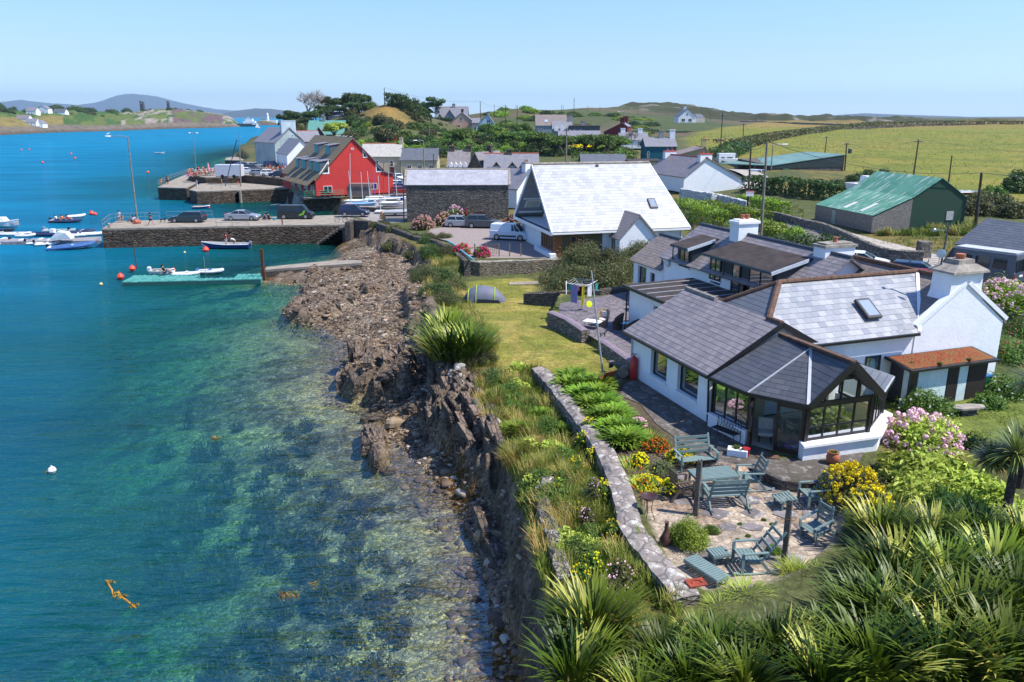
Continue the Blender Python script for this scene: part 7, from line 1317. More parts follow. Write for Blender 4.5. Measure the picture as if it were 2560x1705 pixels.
for i,(px,py,k,pt_) in enumerate([(996,450,'hatch',WPAINT),(998,462,'saloon',SILV),(1001,468,'hatch',WPAINT),(1002,476,'saloon',BLUEP),(1003,485,'hatch',REDP),(990,458,'hatch',NAVY)]):
 car(k,['white hatchback nearest the cream terrace beside the red house','silver saloon second in the queue right of the red house','white car in the middle of the queue beside the red house','blue saloon nearer the boats right of the red house','dark red car nearest the boats right of the red house','navy hatchback tucked against the red house wall'][i],G(px,py,2.95),-1.2 if i==0 else .15,pt_)
# boats
def hullm(L,B,H,open_=True):
 m=MB(); rings=[]; N_=9
 for i in range(N_):
  t=i/(N_-1); w_=B/2*(min(1,.82+.5*t) if t<.4 else (1-((t-.4)/.6)**2.2)); w_=max(w_,.02); sh=H*(1+.45*max(0,t-.45)**1.5*2); x=-L/2+L*t; kx=.12*L*max(0,t-.8)*2
  rings.append([(x,-w_,sh),(x-kx,-w_*.8,H*.35),(x-kx*1.4,0,0 if t<.95 else H*.3),(x-kx,w_*.8,H*.35),(x,w_,sh)])
 n=5; V=[p for r in rings for p in r]; Fc=[]
 for i in range(N_-1):
  for k in range(n-1): Fc.append((i*n+k,i*n+k+1,(i+1)*n+k+1,(i+1)*n+k))
 Fc.append((4,3,2,1,0)); m.add(V,Fc)
 d=MB(); V=[];Fc=[]
 for i in range(N_): r=rings[i]; x=r[0][0]; w_=max(.01,r[4][1]-.07); z=r[0][2]-.03; V+=[(x,-w_,z),(x,-w_*.85,H*.45),(x,w_*.85,H*.45),(x,w_,z)]
 for i in range(N_-1):
  for k in range(3): Fc.append((i*4+k,(i+1)*4+k,(i+1)*4+k+1,i*4+k+1))
 d.add(V,Fc); g=MB(); g.tube([r[0] for r in rings]+[r[4] for r in rings[::-1]],.045,5)
 return m,d,g
def engine(r,x,z,mt,s=1.):
 m=MB(); m.loft([[(x-.18*s,-.15*s,z),(x+.15*s,-.15*s,z),(x+.15*s,.15*s,z),(x-.18*s,.15*s,z)],[(x-.2*s,-.17*s,z+.3*s),(x+.16*s,-.17*s,z+.3*s),(x+.16*s,.17*s,z+.3*s),(x-.2*s,.17*s,z+.3*s)],[(x-.12*s,-.1*s,z+.45*s),(x+.08*s,-.1*s,z+.45*s),(x+.08*s,.1*s,z+.45*s),(x-.12*s,.1*s,z+.45*s)]]); m.box(x-.08*s,x+.04*s,-.05*s,.05*s,z-.7*s,z); return m.obj('outboard_motor',mt,r)
def boat(label,p,rz,L,B,H,cm_,inner,gun,name='boat',eng=None,group=None,cabin=None,thw=2,pitch=0):
 r=T(name,label,'boat',(p.x,p.y,p.z-.12),rz,group);
 if pitch: r.rotation_euler=(0,pitch,rz)
 a,b,c=hullm(L,B,H); a.obj('hull',cm_,r,smooth=True); b.obj('deck',inner,r); c.obj('gunwale',gun,r);
 for k in range(thw): m=MB(); x=-L*.28+k*L*.28; m.box(x-.12,x+.12,-B*.4,B*.4,H*.7,H*.75); m.obj('thwart',gun,r)
 if eng: engine(r,-L/2-.1,H*.9,eng)
 if cabin: m=MB(); m.loft([[(x,y,H*.8) for x,y in ((-L*.1,-B*.35),(L*.2,-B*.33),(L*.2,B*.33),(-L*.1,B*.35))],[(x,y,H+cabin) for x,y in ((-L*.08,-B*.28),(L*.1,-B*.26),(L*.1,B*.26),(-L*.08,B*.28))]]); m.obj('cabin',WHITE,r)
 return r
def inflat(label,p,rz,L,B,tube_,floor,name='inflatable_boat',eng=None,group=None,pitch=0,tr=.2,cons=False):
 r=T(name,label,'inflatable boat',(p.x,p.y,p.z),rz,group);
 if pitch: r.rotation_euler=(0,pitch,rz)
 m=MB(); P=[(-L/2,-B/2,tr),(0,-B/2,tr),(L*.25,-B/2*.92,tr+.03),(L*.42,-B/2*.5,tr+.12),(L/2,0,tr+.2),(L*.42,B/2*.5,tr+.12),(L*.25,B/2*.92,tr+.03),(0,B/2,tr),(-L/2,B/2,tr)]; m.tube(P,[tr*.6]+[tr]*7+[tr*.6],8); m.obj('tube',tube_,r,smooth=True)
 m=MB(); m.prism([(-L/2+.15,-B/2),(L*.25,-B/2),(L*.45,0),(L*.25,B/2),(-L/2+.15,B/2)],.02,.16); m.obj('floor',floor,r)
 m=MB(); m.box(-L/2+.1,-L/2+.16,-B/2+.1,B/2-.1,.1,.5); m.obj('transom',floor,r)
 m=MB(); m.box(-.1,.12,-B/2,B/2,.36,.4); m.obj('thwart',floor,r)
 if eng: engine(r,-L/2-.05,.42,eng,.9)
 if cons: m=MB(); m.box(-.4,.2,-.3,.3,.15,1.0); m.obj('console',WHITE,r)
 return r
BHULL=plain('blue_hull_paint',(.01,.035,.16),.35,.5); WHULL=plain('white_hull',(.65,.67,.68),.35,.5,0,.05); GINF=plain('grey_rubber_tube',(.38,.40,.43),.55,.3,0,.06); WINF=plain('white_rubber_tube',(.62,.64,.66),.5,.3,0,.05); NINF=plain('navy_rubber_tube',(.02,.035,.09),.5,.4); BINF=plain('blue_rubber_tube',(.05,.13,.32),.5,.4); TAN=plain('varnished_wood',(.22,.13,.06),.5)
b1=G(565,621,0); boat('long blue open boat with two men moored against the pier wall',b1,pi,6.4,1.9,.75,BHULL,GINF,WHULL,eng=SILV)
boat('white and varnished rowing boat hauled up on the teal pontoon',G(407,684,.45),.0,2.6,1.3,.5,WHULL,TAN,WHULL,'rowing_boat',eng=WHULL)
inflat('white inflatable lying on the teal pontoon beside the rowing boat',G(465,688,.4),0.,2.9,.9,WINF,WINF,tr=.16); inflat('pale inflatable tender moored behind the teal pontoon',G(524,682,.05),0.,3.0,1.1,WINF,BINF,tr=.18)
boat('small dinghy loaded with orange gear in the inner harbour',G(504,521,0),.15,3.2,1.5,.5,BHULL,ORAm:=plain('orange_canvas',(.55,.12,.03),.8),WHULL,'dinghy')
MG='boats tied up at the grey marina pontoon'
inflat('navy inflatable carrying three people off the marina pontoon',G(165,556,0),.05,4.8,1.8,NINF,GINF,tr=.26,cons=False,eng=BLKP)
inflat('small white inflatable trailing behind the navy one',G(190,543,0),.5,2.8,1.3,WINF,GINF);
inflat('white and blue rigid inflatable with its bow lifted at the pontoon front',G(180,620,.1),.28,5.6,2.0,BINF,WHULL,eng=BLKP,pitch=-.06,tr=.26)
m=MB(); m.add([(-1.3,-.75,.4),(-.2,-.7,1.5),(.9,-.7,1.35),(1.5,-.6,.5),(-1.3,.75,.4),(-.2,.7,1.5),(.9,.7,1.35),(1.5,.6,.5)],[(0,1,2,3),(4,7,6,5),(0,4,5,1),(1,5,6,2),(2,6,7,3)]); p=G(155,606,.3); tag(m.obj('spray_hood',WHULL,loc=(p.x,p.y,.35),rz=.1),'white canvas spray hood standing over the moored dinghies','boat cover')
for i,(px,py,rz_,L,tb,en) in enumerate([(8,607,1.9,2.8,WINF,None),(28,609,.5,3.0,WINF,None),(52,606,.1,2.6,NINF,BLKP),(76,607,.6,3.0,WINF,None),(98,609,.55,3.1,WINF,BLKP),(120,612,.5,3.1,WINF,BLKP),(138,603,.4,2.8,WINF,None)]):
 inflat(['white inflatable at the extreme left of the pontoon front row','white inflatable second in the front row of the pontoon','dark blue inflatable among the white ones in the front row','white inflatable right of the dark blue one','white inflatable with black motor in the front row','white inflatable with black motor nearest the big blue one','white inflatable half hidden by the spray hood'][i],G(px,py,0),rz_,L,1.4,tb,GINF,eng=en,group=MG)
inflat('long navy rigid inflatable on the far side of the pontoon',G(135,589,0),.02,7.5,2.0,NINF,GINF,tr=.28,eng=None,cons=True,group=MG); inflat('pale green grey inflatable beyond the long navy one',G(150,580,0),0,4.6,1.5,plain('sage_rubber_tube',(.25,.36,.36),.5),GINF,eng=SILV,group=MG); inflat('dark inflatable at the back right of the pontoon',G(205,581,0),.05,3.6,1.5,NINF,GINF,eng=BLKP,group=MG)
inflat('small white inflatable against the pier corner',G(228,588,.05),.05,3.6,1.4,WINF,WHULL,group=MG); inflat('white inflatable just behind the pontoon middle',G(180,592,.05),.02,4.4,.9,WINF,WINF,group=MG)
inflat('grey topped white inflatable at the back left of the pontoon',G(38,588,0),-.1,4.8,1.5,WINF,GINF,group=MG); inflat('short white inflatable in front of the grey topped one',G(66,592,0),-.05,2.6,1.1,WINF,GINF,group=MG)
boat('white motor boat at the left edge with orange fender',G(6,568,0),0,5.5,2.1,1.0,WHULL,GINF,WHULL,'motor_boat',cabin=.7,group=MG,eng=BLKP); inflat('pair shaped dark watercraft below the white motor boat',G(8,579,0),.05,3.2,1.2,BLKP,NINF,'jet_ski',group=MG)
m=MB(); m.prism([g2(-60,597,.4),g2(150,597,.4),g2(253,592,.4),g2(254,602,.4),g2(200,603,.4),g2(-60,606,.4)][::1],.0,.45); tag(m.obj('marina_pontoon',plain('pontoon_boards',(.28,.27,.29),.8,.2,0,.2,2)),'grey floating pontoon running left from the pier corner','pontoon')
TEAL=plain('teal_plastic',(.035,.20,.175),.5,.4,0,.25,1.6,.0,(.10,.32,.28)); o0=G(304,706,.42); o1=G(657,698,.42); dv=(o1-o0); Lp_=dv.length; ang=atan2(dv.y,dv.x); nx_=int(Lp_/.5); PT=T('cube_pontoon','L shaped teal floating pontoon made of plastic cubes','pontoon',(o0.x,o0.y,0),ang); m=MB(); m2=MB()
for i in range(nx_):
 for j in range(8):
  if j<2 or (i<14 and j<7) or (i>=nx_-6 and j<6):
   h_=.5+RNDV.uniform(-.02,.03); m.loft([[(i*.5+x,j*.5+y,z) for x,y in ((a,a),(.5-a,a),(.5-a,.5-a),(a,.5-a))] for a,z in ((.05,-.1),(.04,h_-.07),(.1,h_))])
m.obj('float_cubes',[TEAL],PT,kind='stuff')
m=MB(); m.box(.05,nx_*.5-.05,-.015,.97,-.1,.38); m.obj('shade_band',plain('dark_teal',(.015,.09,.085),.6),PT)  # dark strip imitates the shade on the front faces of the cubes
def buoy(px,py,z,r,mt,label,group=None): p=G(px,py,z); m=MB(); m.lathe([(.001,-r),(r*.7,-r*.7),(r,0),(r*.75,r*.65),(r*.2,r),(r*.16,r*1.25),(.001,r*1.25)],(0,0,r*.6),12); return tag(m.obj('buoy',mt,loc=p,smooth=True),label,'buoy',group)
ORB=plain('orange_red_buoy',(.75,.06,.03),.45,.4,0,.05); WB=plain('white_buoy',(.7,.7,.68),.5); YB=plain('cream_buoy',(.65,.52,.2),.5)
buoy(515,629,0,.42,ORB,'big red buoy floating beside the blue boat'); buoy(302,697,0.1,.38,ORB,'red buoy at the near left corner of the teal pontoon'); buoy(331,676,.2,.36,ORB,'red buoy at the far left corner of the teal pontoon'); buoy(434,679,.4,.26,ORB,'red buoy beside the rowing boat on the pontoon'); buoy(230,537,0,.45,ORB,'larger orange buoy in open water left of the pier lamp'); buoy(239,538,0,.3,ORB,'smaller orange buoy beside the larger one'); buoy(253,713,0,.18,YB,'small cream buoy in the water left of the teal pontoon'); buoy(462,633,0,.16,YB,'small cream float off the pier front')
buoy(131,1181,0,.2,WB,'white mooring buoy tangled with brown weed at the left');
for px,py,c_ in [(54,376,ORB),(74,375,ORB),(107,408,ORB),(178,386,ORB),(188,397,ORB),(370,433,ORB)]: buoy(px,py,0,.45,c_,'tiny pink-orange mooring buoy far out on the open water','mooring buoys far out')
boat('tiny white boat alone far out in the channel',G(399,384,0),.2,4.5,1.6,.6,WHULL,GINF,WHULL)
DG='sailing dinghies in the boat park'
def sail_dinghy(px0,px1,py,hull_,label,mast=None,rz_=.0,mc=None,zz=3.0):
 p=G((px0+px1)/2,py,zz); r=boat(label,p,rz_,max(3.2,(px1-px0)*p.y/1991),1.5,.45,hull_,WHULL,WHULL,'sailing_dinghy',group=DG,thw=0)
 m=MB(); m.loft([[(x,y,.44) for x,y in ((-1.6,-.6),(1.2,-.45),(1.2,.45),(-1.6,.6))],[(x,y,.62) for x,y in ((-1.4,-.1),(1.0,-.1),(1.0,.1),(-1.4,.1))]]); m.obj('boat_cover',hull_,r)
 if mast:
  t=D(mast[0],mast[1],p.y); b=D(mast[2],mast[3],p.y); a=(b-p); e=(t-p); c_,s_=cos(-rz_),sin(-rz_); f=lambda v:(v.x*c_-v.y*s_,v.x*s_+v.y*c_,v.z)
  b=Vector((b.x,p.y,p.z+.3)); m=MB(); m.cyl(f(b-p),f(t-p),.07,.05,6); m.obj('mast',mc or plain('pale_mast',(.6,.62,.64),.4,.5,.3),r)
 return r
LBL=plain('light_blue_hull',(.08,.28,.5),.4)
sail_dinghy(865,945,513,LBL,'blue dinghy with the tallest mast beside the navy van',(875,382,876,514)); sail_dinghy(862,920,506,WHULL,'white dinghy just behind the tallest mast',(871,425,880,500)); sail_dinghy(880,940,505,LBL,'light blue dinghy in the middle of the boat park',(902,428,907,500)); sail_dinghy(905,965,503,WHULL,'white dinghy with mast leaning left in the boat park',(918,426,926,502)); sail_dinghy(915,975,497,WHULL,'dinghy with purple mast and sail cover',(934,423,937,492),0,plain('purple_mast',(.25,.1,.4),.5)); sail_dinghy(948,1008,511,WHULL,'large white dinghy with orange ends near the barn',None); sail_dinghy(955,1000,501,plain('cream_cover',(.55,.52,.42),.8),'cream covered dinghy near the red house corner',(971,426,973,498)); sail_dinghy(975,1008,499,BINF,'blue covered dinghy against the barn',(987,424,993,500))
sail_dinghy(938,990,533,WINF,'pale dinghy on a trolley in front of the boat park wall',(945,437,952,528),0,None,2.65); inflat('grey inflatable on a trailer next to the barn corner',G(990,533,3.0),.05,4.0,1.6,GINF,GINF,tr=.24); m=MB(); m.bar((-2.2,0,.45),(1.6,0,.45),.08,.08); m.bar((0,-.8,.3),(0,.8,.3),.08,.08)
for s in (-1,1): m.cyl((0,s*.8,.28),(0,s*.95,.28),.28,n=10)
p=G(990,535,2.62); tag(m.obj('boat_trailer',TRIM,loc=p),'low boat trailer under the grey inflatable','trailer')
m=MB(); m.tube([(0,0,0),(-.4,.2,3.2),(-.9,.5,6.6)],.05,6); p=G(958,502,3); tag(m.obj('furled_sail',plain('red_sail',(.6,.03,.04),.7),loc=p,rz=2.6),'narrow red furled sail standing in the boat park','sail')
a=G(868,492,2.95); KS=T('boat_store','low brown boarded store with curved roof in front of the red gable','shed',(a.x,a.y,2.95)); m=MB(); m.box(0,4.1,0,2.4,0,1.7); m.obj('wall',plain('faded_boards',(.19,.15,.14),.85,.2,0,.2,3),KS); m=MB(); m.exty([(-.1,1.7),(.5,2.3),(4.2,2.3),(4.2,1.7)][::-1],-.1,2.5); m.obj('roof',plain('brown_felt',(.22,.13,.12),.85),KS)
def farp(px,py,Y): p=D(px,py,Y); p.z=0; return p
for px,Y,h,l in [(643,1150,9,'white sailing yacht heeling in the channel nearest the headland'),(685,1700,8,'small white sail by the lighthouse rocks'),(711,900,4,'tiny white sail right of the headland channel')]:
 p=farp(px,300,Y); r=boat(l,p,.4,h*.8,2.2,.9,WHULL,GINF,WHULL,'sailing_yacht',thw=0); m=MB(); m.cyl((0,0,.5),(-.6,0,h),.08); m.add([(-.1,0,1),(-.6,0,h*.97),(-h*.36,.05,1.2)],[(0,1,2)]); m.add([(.1,0,1),(-.5,0,h*.85),(h*.3,-.05,1.0)],[(0,1,2)]); m.obj('sail',plain('sailcloth',(.75,.75,.73),.8),r)
# people
SKIN=plain('skin',(.48,.27,.18),.6,.3,0,.03); SKT=plain('tanned_skin',(.36,.19,.12),.6,.3,0,.03); HAIRD=plain('dark_hair',(.02,.014,.01),.7); HAIRL=plain('fair_hair',(.2,.13,.06),.7)
POSE={'stand':dict(p=(0,0,.92),c=(0,0,1.38),n=(0,0,1.5),h=(0,.02,1.64),lk=(-.1,.0,.5),lf=(-.11,-.02,.06),rk=(.1,.02,.5),rf=(.12,0,.06),ls=(-.19,0,1.4),le=(-.25,-.02,1.12),lh=(-.24,.08,.88),rs=(.19,0,1.4),re=(.25,-.02,1.12),rh=(.22,.1,.9)),
'walk':dict(p=(0,0,.9),c=(0,.03,1.36),n=(0,.04,1.48),h=(0,.08,1.62),lk=(-.09,.22,.52),lf=(-.1,.38,.08),rk=(.09,-.08,.48),rf=(.1,-.36,.1),ls=(-.19,.03,1.38),le=(-.24,-.14,1.14),lh=(-.22,-.12,.9),rs=(.19,.03,1.38),re=(.24,.12,1.12),rh=(.2,.3,.98)),
'sit':dict(p=(0,0,.14),c=(0,-.14,.58),n=(0,-.16,.7),h=(0,-.14,.84),lk=(-.14,.38,.42),lf=(-.14,.7,.06),rk=(.14,.42,.4),rf=(.16,.74,.06),ls=(-.19,-.15,.6),le=(-.24,.05,.4),lh=(-.14,.26,.4),rs=(.19,-.15,.6),re=(.26,-.3,.34),rh=(.26,-.38,.05)),
'crouch':dict(p=(0,-.1,.32),c=(0,.14,.7),n=(0,.22,.8),h=(0,.32,.9),lk=(-.16,.28,.46),lf=(-.14,.05,.06),rk=(.16,.28,.42),rf=(.14,.0,.06),ls=(-.18,.15,.72),le=(-.2,.34,.5),lh=(-.1,.52,.36),rs=(.18,.15,.72),re=(.2,.36,.5),rh=(.1,.54,.36)),
'bend':dict(p=(0,-.15,.85),c=(0,.25,1.0),n=(0,.36,1.02),h=(0,.48,1.0),lk=(-.11,.02,.48),lf=(-.12,-.08,.06),rk=(.11,.05,.48),rf=(.12,-.02,.06),ls=(-.18,.24,1.0),le=(-.2,.36,.76),lh=(-.14,.5,.56),rs=(.18,.24,1.0),re=(.2,.38,.76),rh=(.12,.52,.56))}
def skinned(V,E_,R_,name):
 me=bpy.data.meshes.new(name); me.from_pydata(V,E_,[]); o=bpy.data.objects.new(name,me); COL.objects.link(o); md=o.modifiers.new('s','SKIN'); md.use_smooth_shade=True
 for i,v in enumerate(me.skin_vertices[0].data): v.radius=(R_[i],R_[i]); v.use_root=(i==0)
 s=o.modifiers.new('u','SUBSURF'); s.levels=1; s.render_levels=1
 dg=bpy.context.evaluated_depsgraph_get(); dg.update(); r=bpy.data.meshes.new_from_object(o.evaluated_get(dg)); bpy.data.objects.remove(o); bpy.data.meshes.remove(me); return r
_pm={}
def pmesh(pose):
 if pose in _pm: return _pm[pose]
 j={k:Vector(v) for k,v in POSE[pose].items()}; V=[];E_=[];R_=[]
 def a(p,r,par=None):
  V.append(tuple(p)); R_.append(r)
  if par is not None: E_.append((par,len(V)-1))
  return len(V)-1
 P=a(j['p'],.12); mdl=a(j['p'].lerp(j['c'],.5),.11,P); C_=a(j['c'],.125,mdl); N_=a(j['n'],.05,C_); ax=(j['h']-j['n']).normalized(); h0=a(j['h']-ax*.05,.075,N_); h1=a(j['h']+ax*.04,.095,h0); a(j['h']+ax*.1,.06,h1)
 fwd=Vector((0,1,0)); a(j['h']-ax*.01+fwd*.105,.018,h0)
 for s in 'lr':
  S=a(j[s+'s'],.055,C_); e=a(j[s+'e'],.042,S); w_=a(j[s+'h'],.028,e); d=(j[s+'h']-j[s+'e']).normalized(); k=a(j[s+'h']+d*.06,.036,w_)
  sd_=d.cross(fwd).normalized() if abs(d.dot(fwd))<.95 else Vector((1,0,0))
  for q_,l in ((-.03,.075),(-.01,.09),(.012,.085),(.032,.07)): a(j[s+'h']+d*(.06+l)+sd_*q_,.009,k)
  a(j[s+'h']+d*.07+sd_*.055,.011,w_)
  hp=a(j['p']+Vector((-.09 if s=='l' else .09,0,-.06)),.09,P); kn=a(j[s+'k'],.06,hp); ft=a(j[s+'f'],.042,kn); a(j[s+'f']+Vector((0,.17,-.02)),.035,ft)
 body=skinned(V,E_,R_,'person_body')
 V=[];E_=[];R_=[]; P=a(j['p']+Vector((0,0,.05)),.135); mdl=a(j['p'].lerp(j['c'],.5),.13,P); C_=a(j['c'],.142,mdl); a(j['c'].lerp(j['n'],.4),.1,C_)
 for s in 'lr': S=a(j[s+'s'],.07,C_); a(j[s+'s'].lerp(j[s+'e'],.6),.062,S)
 top=skinned(V,E_,R_,'top')
 def leg_(f,r):
  V.clear();E_.clear();R_.clear(); P=a(j['p']+Vector((0,0,.02)),.138)
  for s in 'lr':
   hp=a(j['p']+Vector((-.09 if s=='l' else .09,0,-.06)),.108,P); kn=a(j['p'].lerp(j[s+'k'],min(1,f*2)) if f<=.5 else j[s+'k'],.08,hp)
   if f>.5: a(j[s+'f']+Vector((0,0,.05)),.06,kn)
  return skinned(list(V),list(E_),list(R_),'trousers')
 sh=leg_(.4,0); tr=leg_(1,0)
 hm=MB(); c=j['h']+ax*.045-fwd*.018; hm.ball(c,.112,.118,.115,10,7); hm.tube([c-fwd*.09,c-fwd*.11-ax*.12,j['n']-fwd*.07],[.07,.06,.03],6); ho=hm.obj('hair',HAIRD,smooth=True); hd=ho.data; bpy.data.objects.remove(ho)
 _pm[pose]=(body,top,sh,tr,hd); return _pm[pose]
PK=[0]
def person(label,p,rz,pose='stand',top=None,bot=None,long_=False,skin=SKIN,hair=HAIRD,s=1.,group=None):
 b,t,sh,tr,hd=pmesh(pose); r=T('person',label,'person',(p.x,p.y,p.z),rz,group,s)
 def put(nm,me,mt):
  o=link(nm,me,parent=r)
  if not me.materials: me.materials.append(SKIN)
  o.material_slots[0].link='OBJECT'; o.material_slots[0].material=mt; return o
 put('body',b,skin)
 if top: put('shirt',t,top)
 if bot: put('trousers' if long_ else 'shorts',tr if long_ else sh,bot)
 put('hair',hd,hair); return r
def cl(n,c): return plain(n+'_cloth',c,.9,.1,0,.05)
cR,cB,cW,cK,cN,cP,cO,cT,cG,cV=cl('red',(.5,.02,.04)),cl('light_blue',(.25,.42,.62)),cl('white',(.65,.67,.7)),cl('black',(.015,.015,.02)),cl('navy',(.02,.03,.1)),cl('purple',(.28,.08,.38)),cl('orange',(.7,.2,.03)),cl('teal',(.03,.25,.25)),cl('grey',(.3,.3,.3)),cl('pink',(.6,.2,.28))
PZ=2.6
person('person in light blue shirt and grey shorts leaning on the pier end railing',G(300,557,PZ),.3,'stand',cB,cG); person('child in brown standing beside the person in light blue',G(308,556,PZ),.4,'stand',cl('brown',(.2,.15,.1)),cG,s=.65)
person('person sitting on the pier in a white top by the lamp post',G(331,555,PZ),1.3,'sit',cW,cK); person('second seated person in pale clothes beside the lamp post',G(340,554,PZ),1.0,'sit',cB,cW)
person('young woman in dark swimsuit striding along the pier with a teal bag',G(377,563,PZ),-1.5,'walk',cK,cK,skin=SKT);
person('person in purple top crouching in front of the silver saloon',G(660,550,PZ),-1.2,'crouch',cP,cK,True); person('person in black bending down beside the blue bucket',G(674,550,PZ),1.6,'crouch',cK,cK,True)
person('man in red shirt standing in the long blue boat',Vector((b1.x+.1,b1.y,.28)),-.8,'stand',cR,cW); person('man in white shirt leaning over a box in the long blue boat',Vector((b1.x+1.1,b1.y,.28)),1.2,'bend',cW,cl('khaki',(.3,.25,.15)))
p=G(163,556,0);
for dx,l,c,ps in ((-1.3,'person in white at the left end of the navy inflatable',cW,'sit'),(-.3,'person in an orange lifejacket in the middle of the navy inflatable',cO,'sit'),(.6,'person in bright red jacket aboard the navy inflatable',cR,'sit')): person(l,Vector((p.x+dx,p.y,.35)),-1.5,ps,c,cN)
person('person in orange shorts standing on the corner of the bathing quay',G(404,465,PZ),.4,'stand',None,cO,skin=SKT); person('person in dark wetsuit by the bathing quay railing',G(417,461,PZ),1.,'stand',cN,cK); person('second bather in dark shorts by the quay railing',G(421,461,PZ),-.6,'stand',None,cN)
person('person wrapped in a pale towel at the head of the quay steps',G(493,470,PZ),2.5,'stand',cB,cW,True); person('child in swimwear on the sandy slip between the quays',G(555,462,PZ),1.5,'walk',None,cK,s=.75); person('small child near the mast on the harbour quay',G(596,464,PZ),.5,'stand',cR,cR,s=.6)
CRG='people outside the quayside cafe'; cols=[cR,cV,cW,cB,cO,cN,cT,cG,cP,cR]
rnp=random.Random(3)
for i in range(22):
 px=rnp.uniform(468,538); py=443-(px-468)*.08-rnp.uniform(0,7); person('person in summer clothes among the crowd outside the quayside cafe',G(px,py,3.92),rnp.uniform(0,6),rnp.choice(['stand','sit','stand']),rnp.choice(cols),rnp.choice(cols),group=CRG)
SG='people on the street by the blue-grey house'
for i in range(12):
 px=rnp.uniform(666,716); py=rnp.uniform(424,433); person('person among the people on the street by the blue-grey house',G(px,py,3.92),rnp.uniform(0,6),rnp.choice(['stand','walk']),rnp.choice(cols),rnp.choice(cols),group=SG)
def picnic(p,rz_,label,mt):
 r=T('picnic_table',label,'picnic table',(p.x,p.y,p.z),rz_,'picnic tables at the cafe'); m=MB(); m.box(-.9,.9,-.38,.38,.7,.75); m.obj('tabletop',mt,r); m=MB(); m.box(-.9,.9,-.8,-.55,.42,.46); m.box(-.9,.9,.55,.8,.42,.46); m.obj('seat_board',mt,r); m=MB()
 for x_ in (-.7,.7):
  for s in (-1,1): m.bar((x_,s*.75,0),(x_,s*.25,.7),.06,.06)
 m.obj('leg',mt,r)
for i,px in enumerate((478,492,507,530)): picnic(G(px,441-i*.6,3.9),.3*i,'picnic table in the cafe crowd on the quay',cR if i<2 else WOODG)
m=MB(); m.cyl((0,0,0),(0,0,2.9),.03); UM=T('parasol','folded pale pink parasol beside the white trailer','parasol',G(523,440,3.9)); m.obj('pole',STEEL,UM); m=MB(); m.lathe([(.05,2.95),(.18,2.5),(.34,1.4),(.3,1.1),(.06,1.0)],(0,0,0),9); m.obj('canopy',cV,UM)
a=G(539,446,3.9); b=G(604,446,3.9); TRL=T('box_trailer','long white box trailer standing on the upper quay','trailer',(a.x,a.y,3.9),atan2(b.y-a.y,b.x-a.x)); Lt=(b-a).length; m=MB(); m.box(0,Lt,0,2.2,.45,2.9); m.obj('body',plain('pale_lilac_panel',(.50,.53,.60),.5),TRL,bevel=.05); m=MB();
for x_ in (1.5,Lt-1.6):
 for s in (.1,2.1): m.cyl((x_,s-.1,.4),(x_,s+.1,.4),.4,n=12)
m.obj('wheel',RUB,TRL); m=MB(); m.box(.1,Lt-.1,.1,2.1,.35,.45); m.obj('chassis',TRIM,TRL)
def quad(name,label,p,rz_,mt,s,cat,sit=False,tail=None):
 V=[(0,-.3,.42),(0,0,.44),(0,.25,.46),(0,.38,.58),(0,.46,.64),(0,.56,.6)]; E_=[(i,i+1) for i in range(5)]; R_=[.09,.1,.11,.065,.075,.03]
 for s_ in (-1,1):
  for y0,kn in ((.24,(.0,-.02)),(-.28,(.05,-.06))):
   k=len(V); V+=[(s_*.07,y0,.36),(s_*.08,y0+kn[0],.2),(s_*.08,y0+kn[1],.03),(s_*.08,y0+kn[1]+.06,.015)]; E_+=[(2 if y0>0 else 0,k),(k,k+1),(k+1,k+2),(k+2,k+3)]; R_+=[.06,.035,.025,.025]
  k=len(V); V.append((s_*.05,.45,.74)); E_.append((4,k)); R_.append(.02)
 k=len(V); V+=[(0,-.42,.46),(0,-.56,.58 if not tail else .3)]; E_+=[(0,k),(k,k+1)]; R_+=[.025,.02]
 me=skinned(V,E_,R_,name); me.materials.append(mt); o=link(name,me,p,None,rz_,s); return tag(o,label,cat)
quad('dog','black and white dog on the pier in front of the dark estate car',G(408,556,PZ),-1.4,BLACK,1.,'dog'); quad('cat','black cat on the end of the slate capped wall',G(1507,842,3.98),-1.2,BLACK,.55,'cat')
def gull(p,label,group=None,s=1.,rz_=0):
 m=MB(); m.loft([[(x,y*w_,z+zz*w_) for y,zz in ((-1,0),(-.5,.8),(.5,.8),(1,0),(0,-.8))] for x,w_,z in ((-.28,.01,.16),(-.12,.07,.15),(.06,.08,.17),(.16,.05,.24),(.22,.045,.28),(.3,.01,.27))]); m.cyl((0,.02,.1),(0,.02,0),.01,n=4); return tag(m.obj('seagull',WHITE,loc=p,rz=rz_),label,'seagull',group) if s==1 else None
# lamp posts, poles and wires
def topz(px,py,Y): return D(px,py,Y)
def pole(label,tx,ty,bx,by,z=None,Y=None,r=.13,mt=None,arms=0,name='utility_pole',cat='pole',extra=None,group=None):
 b=G(bx,by,z) if Y is None else D(bx,by,Y)
 if Y is not None: b.z=hz(b.x,b.y)
 t=D(tx,ty,b.y); R_=T(name,label,cat,b,0,group); d=t-b; m=MB(); m.cyl((0,0,-.3),d,r,r*.68,8); m.obj('pole',mt or POLE,R_)
 if arms:
  m=MB(); h=d*.95; m.bar((h.x-arms,h.y,h.z),(h.x+arms,h.y,h.z),.1,.1); m.obj('crossarm',mt or POLE,R_); m=MB()
  for s in (-1,0,1): m.lathe([(.05,0),(.07,.12),(.03,.2)],(h.x+s*arms*.9,h.y,h.z+.05),6)
  m.obj('insulator',WHITE,R_)
 if extra: extra(R_,d)
 return b+d
W={}
